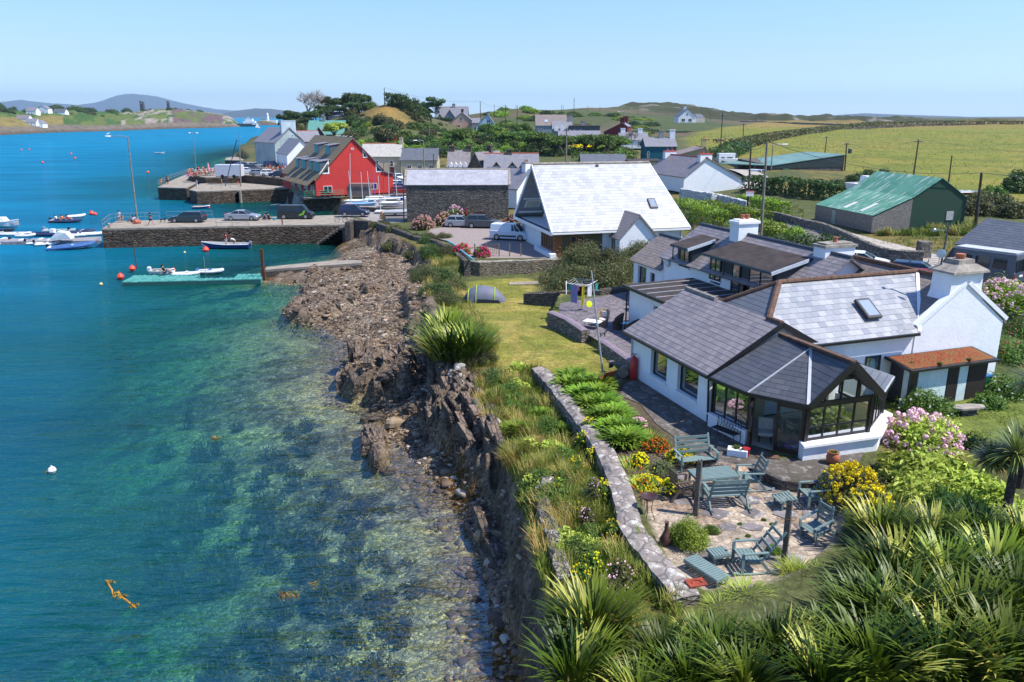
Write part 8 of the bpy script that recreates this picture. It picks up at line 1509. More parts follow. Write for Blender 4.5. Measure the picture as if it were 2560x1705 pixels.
def lamp(arm,side=-1,hd=.7,h0=0):
 def f(R_,d):
  m=MB(); m.tube([d,(d.x+side*arm*.5,d.y,d.z+.12),(d.x+side*arm,d.y,d.z+.05)],.06,6); m.obj('bracket',STEEL,R_); m=MB(); m.loft([[(d.x+side*(arm+x),y*w_,d.z+.05+z*.12) for y,z in ((-.18,0),(-.12,.9),(.12,.9),(.18,0),(0,-.6))] for x,w_ in ((-.05,.3),(.15,1),(hd*.7,1),(hd,.25))]); m.obj('lamp_head',WHITE,R_)
 return f
pole('tall grey street lamp on the pier with a gull on its long arm',319,342,344,556,PZ,r=.12,mt=POLEG,name='street_lamp',cat='street lamp',extra=lamp(2.3,-1,.8)); p=D(272,331,D(344,556,104).y); pb=G(344,556,PZ); q_=D(319,342,pb.y); gull(Vector((q_.x-2.6,q_.y,q_.z+.25)),'white gull standing on the pier lamp head')
m=MB(); m.ball((0,0,.25),.35); m.ball((.35,.1,.2),.25); m.tube([(-.6,-.1,.1),(-.2,-.2,.12),(.5,-.25,.1)],.08); tag(m.obj('float_heap',plain('faded_orange_floats',(.45,.12,.07),.6),loc=G(342,559,PZ)),'heap of orange floats and rope at the foot of the pier lamp','fishing gear')
def dbl(R_,d):
 for s in (-1,1): lamp(.6,s,.5)(R_,d)
pole('double headed lamp post beside the quayside cafe',483,333,491,437,3.9,r=.08,mt=POLEG,name='street_lamp',cat='street lamp',extra=dbl)
tm=pole('tall grey flag mast on the harbour quay',598,334,602,466,PZ,r=.14,mt=POLEG,name='flag_mast'); m=MB(); gb=G(563,466,PZ); m.tube([tm-Vector((.6,0,1.2)),gb],.09,6); tag(m.obj('furled_banner',BHULL),'long blue furled banner slanting from the flag mast to the quay','banner')
W['a']=pole('tall timber pole on the skyline above the brown hilltop',960.6,219,962,268,Y=330,r=.2); W['b']=pole('shorter timber pole just right of the skyline one',978.6,231,979,259,Y=345,r=.14)
W['c']=pole('pole between the pale blue house and the hilltop house',1200.6,253,1201,296,Y=390,r=.2,arms=0); pole('thin distant pole on the ridge right of the hilltop house',1235.6,260,1236,277,Y=480,r=.14); W['d']=pole('twin topped pole above the village gardens',1264,262,1265,303,Y=370,r=.17,arms=.9); pole('pole standing right of the twin topped pole',1293.5,264,1291.6,303,Y=370,r=.18)
W['e']=pole('pole on the skyline above the grey house complex',1435.6,245,1435,268,Y=520,r=.2); pole('lamp pole behind the dark red house',1559,280,1558,312,Y=350,r=.17,mt=POLEG,name='street_lamp',cat='street lamp',extra=lamp(1.6,-1,.9))
for px,t,b_ in [(1404,262,272),(1408,263,272),(1290,260,268),(1470,262,270),(1500,265,272),(1595,266,285),(1755,272,305),(1775,275,310)]: pole('thin distant pole on the far hills',px,t,px,b_,Y=560,r=.13,group='distant poles')
W['f']=pole('grey pole in front of the long hedge, rising behind the steep white roof',1416.6,319.6,1415,411,Y=165,r=.2,mt=POLEG,arms=.7)
pole('slim pole in the garden slope below the peach house',1073,306,1072.6,347,Y=275,r=.12,mt=POLEG); pole('grey street lamp behind the barn roof',1058.5,352,1060,430,Y=150,r=.14,mt=POLEG,name='street_lamp',cat='street lamp',extra=lamp(1.2,-1,.7)); pole('short black pole behind the barn roof',1083.5,385,1085.6,430,Y=150,r=.12)
pole('rusty pipe pole at the corner of the stone barn',1008,412,1009.6,553,2.7,r=.09,mt=POLEG); pole('small pole with lamp bracket by the white gabled house',795+ -1,402,756,430,Y=None,z=3.2,r=.07) if False else None
W['g']=pole('big grey pole standing on the lane behind the white house',1918,353.6,1902,592,4.2,r=.17,mt=POLEG)
def sign(R_,d):
 z=d.z*.27; x=d.x*.27; b=R_.location; p0=D(1864,476,b.y)-b; p1=D(1883,490,b.y)-b; m=MB(); m.box(p0.x,p1.x,-.22,-.2,p1.z,p0.z); m.obj('sign_board',WHITE,R_)
 for i,(t,sz,f) in enumerate((('ROCK & CLIFF',.16,.87),('CAUTION',.3,.55),('SLOW',.2,.14))):
  if t!='CAUTION': continue
  c=bpy.data.curves.new('txt','FONT'); c.body=t; c.size=sz; c.align_x='CENTER'; o=bpy.data.objects.new('t',c); COL.objects.link(o); dg=bpy.context.evaluated_depsgraph_get(); me=bpy.data.meshes.new_from_object(o.evaluated_get(dg)); bpy.data.objects.remove(o); me.materials.clear(); me.materials.append(plain('sign_red',(.5,.02,.03),.6)); o=link('lettering',me,((p0.x+p1.x)/2,-.225,p1.z+(p0.z-p1.z)*.42),R_); o.rotation_euler=(pi/2,0,0)
 m=MB()
 w_=p1.x-p0.x; h_=p0.z-p1.z
 m.box(p0.x,p1.x,-.226,-.22,p0.z-h_*.17,p0.z)
 m.obj('sign_band',plain('sign_red',(.5,.02,.03),.6),R_)
W['h']=pole('dark timber pole carrying a red and white caution sign',1877.6,368,1868,534,4.7,r=.15,extra=sign)
pole('grey street lamp with white head beside the big grey pole',1932.5,361.6,1926,448,5.2,r=.13,mt=POLEG,name='street_lamp',cat='street lamp',extra=lamp(1.6,1,1.3))
W['i']=pole('thick dark pole at the corner of the purple-grey outbuilding',2454,432,2438,574,4.4,r=.2); W['j']=pole('pole with white insulators in the field behind the green shed',2296.6,349,2284,436,Y=150,r=.16,arms=.9); pole('plain dark pole right of the green shed ridge',2380,389,2371.6,454,Y=148,r=.15)
def trf(R_,d): m=MB(); m.lathe([(.35,0),(.4,.1),(.4,.9),(.3,1.0)],(d.x*.8+.8,d.y*.8,d.z*.62),10); m.obj('transformer',SLATEG,R_)
W['k']=pole('pole with a grey transformer beside the dark green shed',2117,357,2110,443,Y=166,r=.17,arms=.8,extra=trf); pole('pole in the pasture above the dark green shed',2067,341,2062,385,Y=215,r=.15,arms=.7); W['l']=pole('pole with crossarm at the left of the green field',1859,309,1856.6,372,Y=260,r=.17,arms=1.1); W['m']=pole('leaning pole in the field near the lone white cottage',1807,283,1799,400,Y=215,r=.17,arms=.7)
def wire(a,b,sag,label,r=.025):
 P=[a.lerp(b,t/10)-Vector((0,0,sag*4*(t/10)*(1-t/10))) for t in range(11)]; m=MB(); m.tube(P,r,3); tag(m.obj('power_line',BLACK),label,'power line')
wire(W['a'],W['c'],2.,'overhead wire from the skyline pole to the pole by the pale blue house',.035); wire(W['c'],W['d'],1.5,'overhead wire between the two village poles',.035); wire(W['g'],W['i'],1.2,'overhead cable crossing the green shed roof',.03); wire(W['h'],W['g'],.5,'cable between the sign pole and the big grey pole',.03); wire(W['k'],W['g'],1.,'overhead cable from the transformer pole to the grey pole',.025)
wire(W['j'],W['j']+Vector((60,-12,-3)),1.5,'pale wire running right from the field pole',.02); wire(W['k'],W['j'],1.2,'wire between transformer pole and field pole',.02); wire(W['i'],W['i']+Vector((30,-14,-1)),.6,'cable leaving the picture on the right',.03); wire(W['m'],W['h'],2.,'long cable descending from the field pole to the sign pole',.025)
rf_=Vector((*HP(5.3,18.8),9.5)); wire(W['g']-Vector((0,0,1)),rf_,.4,'service cable from the big grey pole down to the white house roof',.02)
for i,(px,Y) in enumerate([(1797,285),(1806,286),(1815,283),(1790,290),(1772,300),(1832,292),(1820,300)]):
 p=D(px,310,Y); p.z=hz(p.x,p.y); o=quad('cow','%s cow grazing in the pasture below the lone white cottage'%('black' if i%2 else 'brown'),p,i*1.3,BLACK if i%2 else TAN,2.2,'cow'); o['group']='cows below the lone white cottage'
boat('white cabin cruiser parked behind the green shed ridge',Vector((*D(2167,430,118).xy,6.6)),0.3,5.5,2.2,1.1,WHULL,GINF,WHULL,'motor_boat',cabin=1.0)
boat('white boat laid up behind the right half of the green shed',Vector((*D(2300,440,118).xy,6.9)),0.1,6,2.2,.9,WHULL,GINF,WHULL,'motor_boat',cabin=.6)
for i,(px,py,c_,l) in enumerate([(2395,470,WHULL,'white upturned dinghy in the grass right of the green shed'),(2420,468,REDP,'red dinghy among the laid up boats at the field edge'),(2378,463,LBL,'blue dinghy at the left of the laid up boats')]): boat(l,Vector((*D(px,py,125).xy,hz(*D(px,py,125).xy)+.3)),.1,4.2,1.4,.5,c_,WHULL,WHULL,'dinghy')
HAZE=.7e-4
# garden furniture and small things
SAGE=plain('sage_green_paint',(.15,.215,.205),.6,.35,0,.08,4)
def slat_seat(name,label,cat,p,rz_,w_=.62,back=.62,mt=None,rocker=False,tilt=0.,foot=False,s=1.14,lean=.35):
 """faces +x"""
 mt=mt or SAGE; r=T(name,label,cat,(p.x,p.y,p.z),rz_,None,s)
 if tilt: r.rotation_euler=(0,tilt,rz_)
 h=w_/2; m=MB()
 for k in range(5): m.box(-.2+k*.115,-.11+k*.115,-h,h,.38+.012*k,.405+.012*k)
 m.box(-.22,.4,-h+.02,-h+.06,.3,.38); m.box(-.22,.4,h-.06,h-.02,.3,.38); m.obj('seat',mt,r)
 m=MB(); n=4
 for k in range(n):
  z0=.5+k*back/n; x0=-.24-lean*(z0-.4); m.bar((x0,-h,z0+.05),(x0,h,z0+.05),.025,.1,(0,0,1))
 for s_ in (-1,1): m.bar((-.2,s_*(h-.04),.35),(-.24-lean*(back+.08),s_*(h-.04),.5+back),.06,.04)
 m.obj('backrest',mt,r)
 m=MB()
 for s_ in (-1,1): m.bar((.34,s_*(h+.02),.66),(-.36,s_*(h+.02),.66),.09,.03)
 m.obj('armrest',mt,r)
 m=MB()
 for s_ in (-1,1): m.bar((.34,s_*h,.05),(.34,s_*h,.65),.05,.08); m.bar((-.46,s_*h,.03),(-.16,s_*h,.42),.05,.08)
 m.obj('leg',mt,r)
 if rocker:
  m=MB()
  for s_ in (-1,1): m.tube([(.6,s_*h,.1),(.3,s_*h,.04),(-.1,s_*h,.02),(-.5,s_*h,.05),(-.75,s_*h,.12)],.032,4)
  m.obj('rocker',mt,r)
 if foot:
  m=MB()
  for k in range(6): m.box(.72+k*.1,.8+k*.1,-h+.02,h-.02,.40-.02*k,.42-.02*k)
  m.box(.7,1.3,-h+.05,-h+.09,.28,.36); m.box(.7,1.3,h-.09,h-.05,.28,.36); m.obj('footrest',mt,r); m=MB(); m.bar((1.2,-h+.07,0),(1.2,-h+.07,.3),.05,.05); m.bar((1.2,h-.07,0),(1.2,h-.07,.3),.05,.05); m.obj('leg',mt,r)
 return r
def slat_table(name,label,cat,p,rz_,L,Wd,H,n,along=True,legs=True,legw=.07,mt=None):
 mt=mt or SAGE; r=T(name,label,cat,(p.x,p.y,p.z),rz_); m=MB()
 for k in range(n):
  if along: m.box(-L/2,L/2,-Wd/2+k*Wd/n,-Wd/2+(k+.78)*Wd/n,H-.03,H)
  else: m.box(-L/2+k*L/n,-L/2+(k+.8)*L/n,-Wd/2,Wd/2,H-.03,H)
 m.obj('tabletop',mt,r); m=MB()
 for a in (-1,1): m.box(-L/2,L/2,a*Wd/2-.02,a*Wd/2+.02,H-.11,H-.03)
 for a in (-1,1): m.box(a*(L/2-.02)-.02,a*(L/2-.02)+.02,-Wd/2+.02,Wd/2-.02,H-.11,H-.03)
 m.obj('apron',mt,r); m=MB()
 for a in (-1,1):
  for b in (-1,1): m.box(a*(L/2-.08)-legw/2,a*(L/2-.08)+legw/2,b*(Wd/2-.08)-legw/2,b*(Wd/2-.08)+legw/2,0,H-.11)
 m.obj('leg',mt,r); return r
Z=3.16
ct=G(1783,1184,Z+.72); ta=atan2((G(1823,1168,3.87)-G(1716,1178,3.87)).y,(G(1823,1168,3.87)-G(1716,1178,3.87)).x)
slat_table('garden_table','sage green slatted garden table between the benches','table',Vector((ct.x,ct.y,Z)),ta,1.7,.95,.78,9)
def pf(px,py,z=Z): return G(px,py,z)
slat_seat('garden_bench','sage green slatted bench on the far side of the garden table','bench',pf(1748,1190)+Vector((-.0,.75,0)),ta-pi/2,1.35)
slat_seat('garden_bench','sage green rocking bench with its back to the sea camera side','bench',pf(1812,1262)+Vector((0,.05,0)),ta+pi/2-.1,1.25,rocker=True)
slat_seat('garden_chair','sage green rocking armchair at the right end of the garden table','chair',pf(1872,1218),ta+pi-.15,.68,rocker=True)
slat_seat('dining_armchair','brown wooden armchair at the left end of the garden table','chair',pf(1700,1242),ta+.1,.55,.5,DKW2:=plain('brown_wood',(.09,.065,.05),.7),lean=.15)
slat_seat('lounger_chair','sage green reclining chair with its footrest pulled out under the yellow shrub','chair',pf(2032,1262),pi+.15,.66,foot=True)
slat_seat('garden_chair','sage green chair tipped back beside the flax','chair',pf(2048,1345),pi+.35,.62,.55,tilt=.28)
slat_seat('garden_chair','sage green rocking chair seen from behind at the bottom of the patio','chair',pf(1872,1420),pi+.12,.68,.72,rocker=True,lean=.75)
slat_table('footstool','low sage green slatted footstool in front of the bottom rocking chair','footstool',pf(1795,1405),.25,.62,.5,.4,6,False)
slat_table('low_table','long low sage green slatted table at the patio edge','table',pf(1765,1440),-1.02,1.45,.55,.32,14,False)
def post(px,py,tx,ty,label,seed):
 b=pf(px,py); t=D(tx,ty,b.y+.05); g=random.Random(seed); r=T('timber_post',label,'post',b); m=MB(); d=t-b; rings=[]
 for k in range(9):
  f=k/8; c=d*f-Vector((0,0,.2*(1-f))); rr=.115*(1+g.uniform(-.12,.12)) ; rings.append([(c.x+cos(a)*rr*(1.1 if j%2 else .85),c.y+sin(a)*rr*(1 if j%3 else .75),c.z+(g.uniform(-.1,.08) if k==8 else 0)) for j,a in enumerate([i*2*pi/9 for i in range(9)])])
 m.loft(rings); m.obj('post',WOODG,r); m=MB(); m.tube([(d.x*.8-.14,-.13,d.z*.75),(d.x*.8+.14,-.13,d.z*.72)],.012); m.obj('rope_hook',RUST,r)
post(1739,1287,1750,1152,'weathered timber post in front of the garden table, split down its length',1); post(1960,1403,1975,1253,'weathered timber post with twisted cracks near the tipped chair',2)
FB=T('fire_bowl','dark metal fire bowl on thin legs beside the curved wall','fire bowl',pf(1620,1300)); m=MB(); m.lathe([(.02,.78),(.2,.82),(.3,.93),(.31,.95),(.27,.93),(.18,.86),(.02,.84)],(0,0,0),14); m.obj('bowl',plain('glazed_brown',(.06,.025,.02),.25,.6),FB,smooth=True); m=MB()
for k in range(3): a=k*2.1; m.tube([(.14*cos(a),.14*sin(a),.8),(.1*cos(a),.1*sin(a),.4),(.24*cos(a),.24*sin(a),0)],.014)
m.obj('leg',BLACK,FB)
m=MB(); m.lathe([(.12,0),(.19,.08),(.2,.25),(.13,.4),(.075,.55),(.065,.8),(.085,.85),(.05,.85)],(0,0,0),14); tag(m.obj('chiminea',plain('dark_clay',(.10,.045,.035),.5,.4,0,.2,6),loc=pf(1664,1362),smooth=True),'tall dark clay chiminea beside the green dome shrub','chiminea')
p=G(1740,1458,3.76); m=MB(); m.box(-.28,.28,-.2,.2,0,.04); m.tube([(-.15,-.05,.05),(-.05,.08,.07),(.12,.05,.06),(.16,-.08,.05)],.02); tag(m.obj('iron_cover',plain('rusty_red_iron',(.30,.06,.035),.8,.2,0,.2,6),loc=p,rz=.25),'rusty red iron cover lying on the end of the curved wall','iron cover')
PT_=T('flower_pot','round terracotta pot with a small plant against the low white wall','flower pot',G(2081,1158,3.63)); m=MB(); m.lathe([(.14,0),(.24,.12),(.27,.28),(.22,.42),(.19,.45),(.23,.5),(.19,.5),(.17,.44)],(0,0,0),16); m.obj('pot',TERRA,PT_,smooth=True); link('plant',fm_('plant',cloud(300,.2,.2,.14,.03,8,3),GREEN),(0,0,.44),PT_)
m=MB(); m.lathe([(.13,0),(.17,.32),(.18,.34),(.15,.33)],(0,0,0),12); tag(m.obj('bucket',plain('red_plastic',(.35,.02,.03),.4),loc=G(1864,1140,3.63),smooth=True),'small red bucket outside the sun room door','bucket')
TR=T('planter','white trough planter full of green beside the red bucket','planter',G(1843,1138,3.63),-.35); m=MB(); m.box(-.4,.4,-.22,.22,0,.3); m.obj('trough',RENDER_W,TR,bevel=.03); link('plant',fm_('plant',cloud(600,.36,.2,.16,.03,10,4),GREEN),(0,0,.28),TR)
m=MB(); m.box(-.45,.45,-.18,.18,0,.03); tag(m.obj('doormat',plain('coir_mat',(.13,.07,.04),.95),loc=G(1919,1142,3.64),rz=-.2),'brown doormat in front of the sun room doors','doormat')
IB=T('iron_bench','black wrought iron lattice bench against the sun room low wall','bench',G(1812,1098,3.63),-.95); m=MB()
for k in range(9): m.tube([(-.6+k*.15,.2,.42),(-.55+k*.15,.22,.65),(-.6+k*.15,.24,.85)],.014,4)
m.tube([(-.62,.2,.42),(-.62,.24,.85),(-.3,.24,.95),(0,.24,.98),(.3,.24,.95),(.62,.24,.85),(.62,.2,.42)],.02,5)
for k in range(6): a=k*.2-.5; m.tube([(a-.1,.23,.55),(a,.23,.7),(a+.1,.23,.55),(a,.23,.45),(a-.1,.23,.55)],.01,4)
m.obj('backrest',BLACK,IB); m=MB()
for k in range(7): m.box(-.62,.62,-.22+k*.065,-.19+k*.065,.4,.43)
m.obj('seat',BLACK,IB); m=MB()
for a in (-.6,.6):
 for b in (-.2,.2): m.tube([(a,b,.4),(a*1.05,b*1.2,.2),(a,b*1.1,0)],.018,5)
m.obj('leg',BLACK,IB)
SBn=T('stone_bench','rough stone slab bench on the grass before the lean-to shed','bench',G(2415,1042,3.45),.1); m=MB(); m.prism([(-.85,-.2),(-.5,-.34),(.3,-.3),(.8,-.12),(.85,.15),(.3,.3),(-.6,.26)],.42,.55); m.obj('slab',GREYC,SBn,bevel=.03); m=MB(); m.box(-.4,.35,-.2,.2,0,.42); m.obj('support',ST_DARK,SBn)
GW=T('wheelie_bin','green wheelie bin behind the lean-to shed','bin',(*HP(7.95,-3.0),3.5),HA); m=MB(); m.loft([[(-.22,-.25,.05),(.22,-.25,.05),(.22,.25,.05),(-.22,.25,.05)],[(-.3,-.33,1.0),(.3,-.33,1.0),(.3,.33,1.0),(-.3,.33,1.0)]]); m.obj('body',plain('bin_green',(.01,.12,.05),.5),GW); m=MB(); m.box(-.32,.32,-.35,.35,1.0,1.08); m.obj('lid',plain('bin_blue_lid',(.03,.15,.35),.5),GW)
GC=T('gas_cylinder','tall red gas cylinder at the corner of the house','gas cylinder',G(1583,949,3.6)); m=MB(); m.lathe([(.19,.04),(.2,.1),(.2,1.1),(.15,1.22),(.05,1.28),(.05,1.34)],(0,0,0),14); m.obj('tank',plain('gas_red',(.42,.015,.02),.4,.5),GC,smooth=True); m=MB(); m.tube([(.13*cos(k*.785),.13*sin(k*.785),1.4) for k in range(9)],.015,4); m.obj('collar',BLACK,GC)
m=MB(); m.cyl((0,0,0),(.25,.55,0),.3,.29,14); m.v=[(x,y,z+.3) for x,y,z in m.v]; tag(m.obj('log',plain('cut_log',(.26,.21,.15),.9,.1,0,.3,5),loc=G(1556,945,3.6)),'short thick log lying next to the gas cylinder','log')
m=MB(); m.box(-.5,.5,-.2,.2,.3,.36); m.box(-.4,-.3,-.15,.15,0,.3); m.box(.3,.4,-.15,.15,0,.3); tag(m.obj('wooden_bench',WOODG,loc=G(1540,922,3.6),rz=-.8),'small rough bench beside the log','bench')
m=MB(); m.box(-.35,.35,-.03,.03,0,.8,rx=.4); m.box(-.45,.4,.1,.16,.05,.55,rx=-.5); tag(m.obj('wheelbarrow_panel',RUST,loc=G(1520,962,3.5),rz=.6),'rusty metal panels propped up at the foot of the lawn mast','scrap panel')
MS=T('washing_mast','thin leaning grey mast at the foot of the lawn','mast',G(1507,930,3.5)); bb=G(1507,930,3.5); tt=D(1478.5,676.5,bb.y)-bb; m=MB(); m.cyl((0,0,-.1),tt,.055,.035,8); m.obj('mast',plain('grey_tube',(.42,.45,.47),.4,.5,.3),MS)
bp=G(1454,772,3.6); RD=T('rotary_dryer','rotary clothes dryer on the gravel','clothes dryer',bp); m=MB(); m.cyl((0,0,0),(0,0,2.0),.03); m.obj('pole',STEEL,RD); m=MB()
for k in range(4): a=k*pi/2+.4; m.bar((0,0,1.55),(1.25*cos(a),1.25*sin(a),2.0),.03,.03)
m.obj('arm',STEEL,RD); m=MB()
for f in (.45,.65,.85,1.):
 for k in range(4): a=k*pi/2+.4; b_=a+pi/2; m.cyl((1.25*f*cos(a),1.25*f*sin(a),1.55+.45*f),(1.25*f*cos(b_),1.25*f*sin(b_),1.55+.45*f),.008,n=3,caps=False)
m.obj('line',WHITE,RD)
for i,(a,f,w_,h_,c_,l) in enumerate([(2.9,.95,.35,1.0,cW,'white shirt hanging at the left of the clothes dryer'),(3.6,.8,.45,.5,cT,'turquoise top hanging on the clothes dryer'),(4.1,.9,.5,1.3,cl('lilac',(.22,.2,.38)),'long lilac dress hanging from the clothes dryer'),(4.7,.85,.18,1.45,cl('yellow',(.6,.5,.03)),'yellow strap hanging from the clothes dryer'),(5.2,.8,.35,.8,cW,'pale trousers hanging on the clothes dryer'),(5.7,.95,.4,.5,cT,'turquoise towel at the right of the clothes dryer'),(3.2,.6,.4,.4,cl('yellow_green',(.35,.5,.1)),'yellow-green cloth hanging in the middle of the dryer'),(4.4,.5,.4,.7,cK,'dark garment hanging inside the dryer'),(4.0,.65,.6,.35,cV,'pinkish towel folded over the dryer line')]):
 x,y=1.2*f*cos(a),1.2*f*sin(a); zt=1.55+.45*f; m=MB(); tx_,ty_=-sin(a),cos(a); nn=5; V=[]
 for j in range(4):
  for k in range(nn): u=(k/(nn-1)-.5)*w_; ww=.02*sin(k*2+j); V.append((x+tx_*u+cos(a)*ww,y+ty_*u+sin(a)*ww,zt-h_*j/3))
 m.add(V,[(j*nn+k,j*nn+k+1,(j+1)*nn+k+1,(j+1)*nn+k) for j in range(3) for k in range(nn-1)]); o=m.obj('garment',c_,loc=bp); md=o.modifiers.new('t','SOLIDIFY'); md.thickness=.015; tag(o,l,'laundry')
m=MB(); m.lathe([(.22,-.02),(.24,0),(.22,.02)],(0,0,0),12); o=m.obj('net_ring',plain('lime_yellow',(.65,.75,.02),.5),loc=(bp.x+.45,bp.y-.9,4.15)); o.rotation_euler=(1.3,0,.3); tag(o,'lime yellow ring hanging low from the dryer','toy')
WK1=plain('pale_wicker',(.30,.23,.17),.85,.2,0,.3,20,.01); WK2=plain('dark_wicker',(.085,.065,.055),.85,.2,0,.3,20,.01); CUSH=plain('cushion_cloth',(.6,.55,.5),.9)
def wicker(p,rz_,mt,label,cush=True):
 r=T('wicker_chair',label,'chair',p,rz_); m=MB(); m.lathe([(.3,.0),(.33,.38),(.34,.42)],(0,0,0),14); m.obj('base',mt,r,smooth=True); m=MB(); V=[];n=12
 for j in range(4):
  for k in range(n+1): a=-2.2+4.4*k/n+pi; ht=.4+(.5*max(0,cos((a-pi)*.72))+.22)*j/3; rr=.34+.09*j/3; V.append((rr*cos(a),rr*sin(a),ht))
 m.add(V,[(j*(n+1)+k,j*(n+1)+k+1,(j+1)*(n+1)+k+1,(j+1)*(n+1)+k) for j in range(3) for k in range(n)]); o=m.obj('backrest',mt,r,smooth=True); md=o.modifiers.new('t','SOLIDIFY'); md.thickness=.05
 if cush: m=MB(); m.lathe([(.05,.42),(.28,.43),(.3,.48),(.26,.52),(.05,.53)],(0.02,0,0),12); m.obj('cushion',CUSH,r,smooth=True); m=MB(); m.box(-.36,-.26,-.2,.2,.55,.95); m.obj('back_cushion',CUSH,r,bevel=.03)
wicker(G(1507,815,3.63),-1.9,WK1,'pale wicker tub chair with cushion beside the white table'); wicker(G(1543,823,3.63),2.9,WK2,'dark wicker tub chair in the middle of the slate terrace',False); wicker(G(1580,838,3.63),2.4,WK2,'dark wicker chair with a pale cushion at the house corner')
tb=T('low_table','low table draped in white cloth beside the pale wicker chair','table',G(1482,820,3.63),-.5); m=MB(); m.box(-.55,.55,-.35,.35,.44,.47); m.obj('tabletop',WHITE,tb); m=MB()
for a in (-.5,.5):
 for b in (-.3,.3): m.tube([(a,b,.44),(a*.85,b*.85,.2),(a,b,0)],.015,4)
m.obj('leg',BLACK,tb); m=MB(); m.box(-.58,.4,-.38,.38,.475,.485); m.box(.38,.4,-.38,.38,.3,.475); tag(m.obj('tablecloth',cW,loc=G(1482,820,3.63),rz=-.5),'white cloth spread on the low terrace table','tablecloth')
gt=T('glass_table','small round blue glass table between the dark wicker chairs','table',G(1561,826,3.63)); m=MB(); m.cyl((0,0,.5),(0,0,.52),.32,n=16); m.obj('tabletop',plain('turquoise_glass',(.12,.4,.45),.15,.6),gt); m=MB(); m.cyl((0,0,0),(0,0,.5),.04); m.cyl((0,0,0),(0,0,.03),.2); m.obj('stand',BLACK,gt)
tp=G(1212,757,2.2); tp.z=hz(tp.x,tp.y); TN=T('tent','grey tunnel tent with lime green poles on the far end of the lawn','tent',tp,-.04); TG1=plain('grey_nylon',(.13,.14,.185),.6,.3,0,.12,1.2); V=[];n=12; sec=[(-1.75,.35,.25,-.25),(-1.3,.95,.95,-.05),(-.65,1.05,1.3,0),(.2,1.0,1.25,0),(.85,.95,1.12,0),(1.5,.55,.5,.1),(1.75,.3,.1,.1)]; m=MB()
for x,w_,h_,_ in sec: V+=[(x,-w_*cos(pi*k/n),h_*sin(pi*k/n)) for k in range(n+1)]
m.add(V,[(j*(n+1)+k,j*(n+1)+k+1,(j+1)*(n+1)+k+1,(j+1)*(n+1)+k) for j in range(len(sec)-1) for k in range(n)]); m.obj('flysheet',TG1,TN,smooth=True)
LIME=plain('lime_pole',(.35,.55,.05),.5); m=MB()
for j in (1,2,4): x,w_,h_,_=sec[j]; m.tube([(x,-(w_+.02)*cos(pi*k/n),(h_+.02)*sin(pi*k/n)) for k in range(n+1)],.035,5)
m.obj('pole_sleeve',LIME,TN); m=MB(); m.exty([(-.6,.02),(1.4,.02),(1.2,.3),(-.5,.38)],-1.07,-1.02); m.obj('door_panel',plain('dark_nylon',(.03,.03,.045),.7),TN)
for i in range(5): m=MB();
m=MB()
for k in range(6): m.box(-1.4,1.4,-.35+k*.12,-.25+k*.12,.02+.02*k,.06+.02*k,rz=.02*k)
tag(m.obj('plank_pile',plain('bleached_planks',(.42,.36,.28),.9,.1,0,.15,4),loc=(*G(1310,712,1.9).xy,hz(*G(1310,712,1.9).xy)+.05),rz=.12),'pile of bleached planks below the car park wall','planks')
FW=plain('fence_timber',(.27,.19,.12),.85,.2,0,.2,5)
p0,p1=G(1157,645,3.2),G(1216,640,3.2); FT=T('trellis_fence','timber rail and square trellis fence behind the retaining wall','fence',p0); d=p1-p0; m=MB(); m.bar((0,0,.95),(d.x,d.y,.95),.08,.1); m.obj('rail',FW,FT); m=MB(); tr0=d; tr1=G(1247,640,3.2)-p0
for k in range(7): q_=tr0.lerp(tr1,k/6); m.bar((q_.x,q_.y,.2),(q_.x,q_.y,1.25),.03,.03)
for k in range(7): m.bar((tr0.x,tr0.y,.2+k*.17),(tr1.x,tr1.y,.2+k*.17),.03,.03)
m.obj('trellis',FW,FT); m=MB()
for px in (1187,1216,1248,1274,1302): q_=G(px,641,3.2)-p0; m.box(q_.x-.06,q_.x+.06,q_.y-.06,q_.y+.06,-.2,1.3)
m.obj('post',FW,FT)
m=MB(); m.tube([G(1116,601,3.75),G(1135,612,3.8),G(1152,625,3.75),G(1170,640,3.72),G(1184,650,3.75)],[.08,.13,.1,.13,.08],7); tag(m.obj('rolled_net',plain('turquoise_net',(.15,.42,.48),.8,.2,0,.2,6)),'rolled turquoise net lying along the top of the seaward wall','net')
LD=T('ladder','aluminium ladder leaning on the barn beside the magenta hydrangea','ladder',G(1219,545,3.2)); m=MB();
for a in (-.22,.22): m.bar((a,0,0),(a-.25,1.0,3.0),.05,.03)
m.obj('side_rail',STEEL,LD); m=MB()
for k in range(10): f=(k+.5)/10; m.bar((-.22-.25*f,1.0*f,3.0*f),(.22-.25*f,1.0*f,3.0*f),.03,.03)
m.obj('rung',STEEL,LD)
g0=G(2321,657,3.95); g1=G(2372,664,3.95); GT=T('field_gate','galvanised tubular field gate across the gravel drive','gate',g0); d=g1-g0; m=MB()
for k in range(7): m.cyl((0,0,.1+k*.19),(d.x,d.y,.1+k*.19),.02,n=5)
m.obj('rail_bar',STEEL,GT); m=MB()
for f in (0,.5,1): m.cyl((d.x*f,d.y*f,0),(d.x*f,d.y*f,1.3),.03,n=6)
m.obj('post',STEEL,GT); m=MB(); m.box(d.x*.8-.12,d.x*.8+.12,d.y*.8-.06,d.y*.8-.04,.7,1.15); m.obj('notice',plain('yellow_notice',(.6,.42,.02),.6),GT)
m=MB(); m.lathe([(.18,0),(.22,.35),(.2,.35)],(0,0,0),10); tag(m.obj('bucket',plain('turquoise_plastic',(.04,.4,.5),.4),loc=G(687,550,PZ)),'turquoise bucket behind the black van on the pier','bucket')
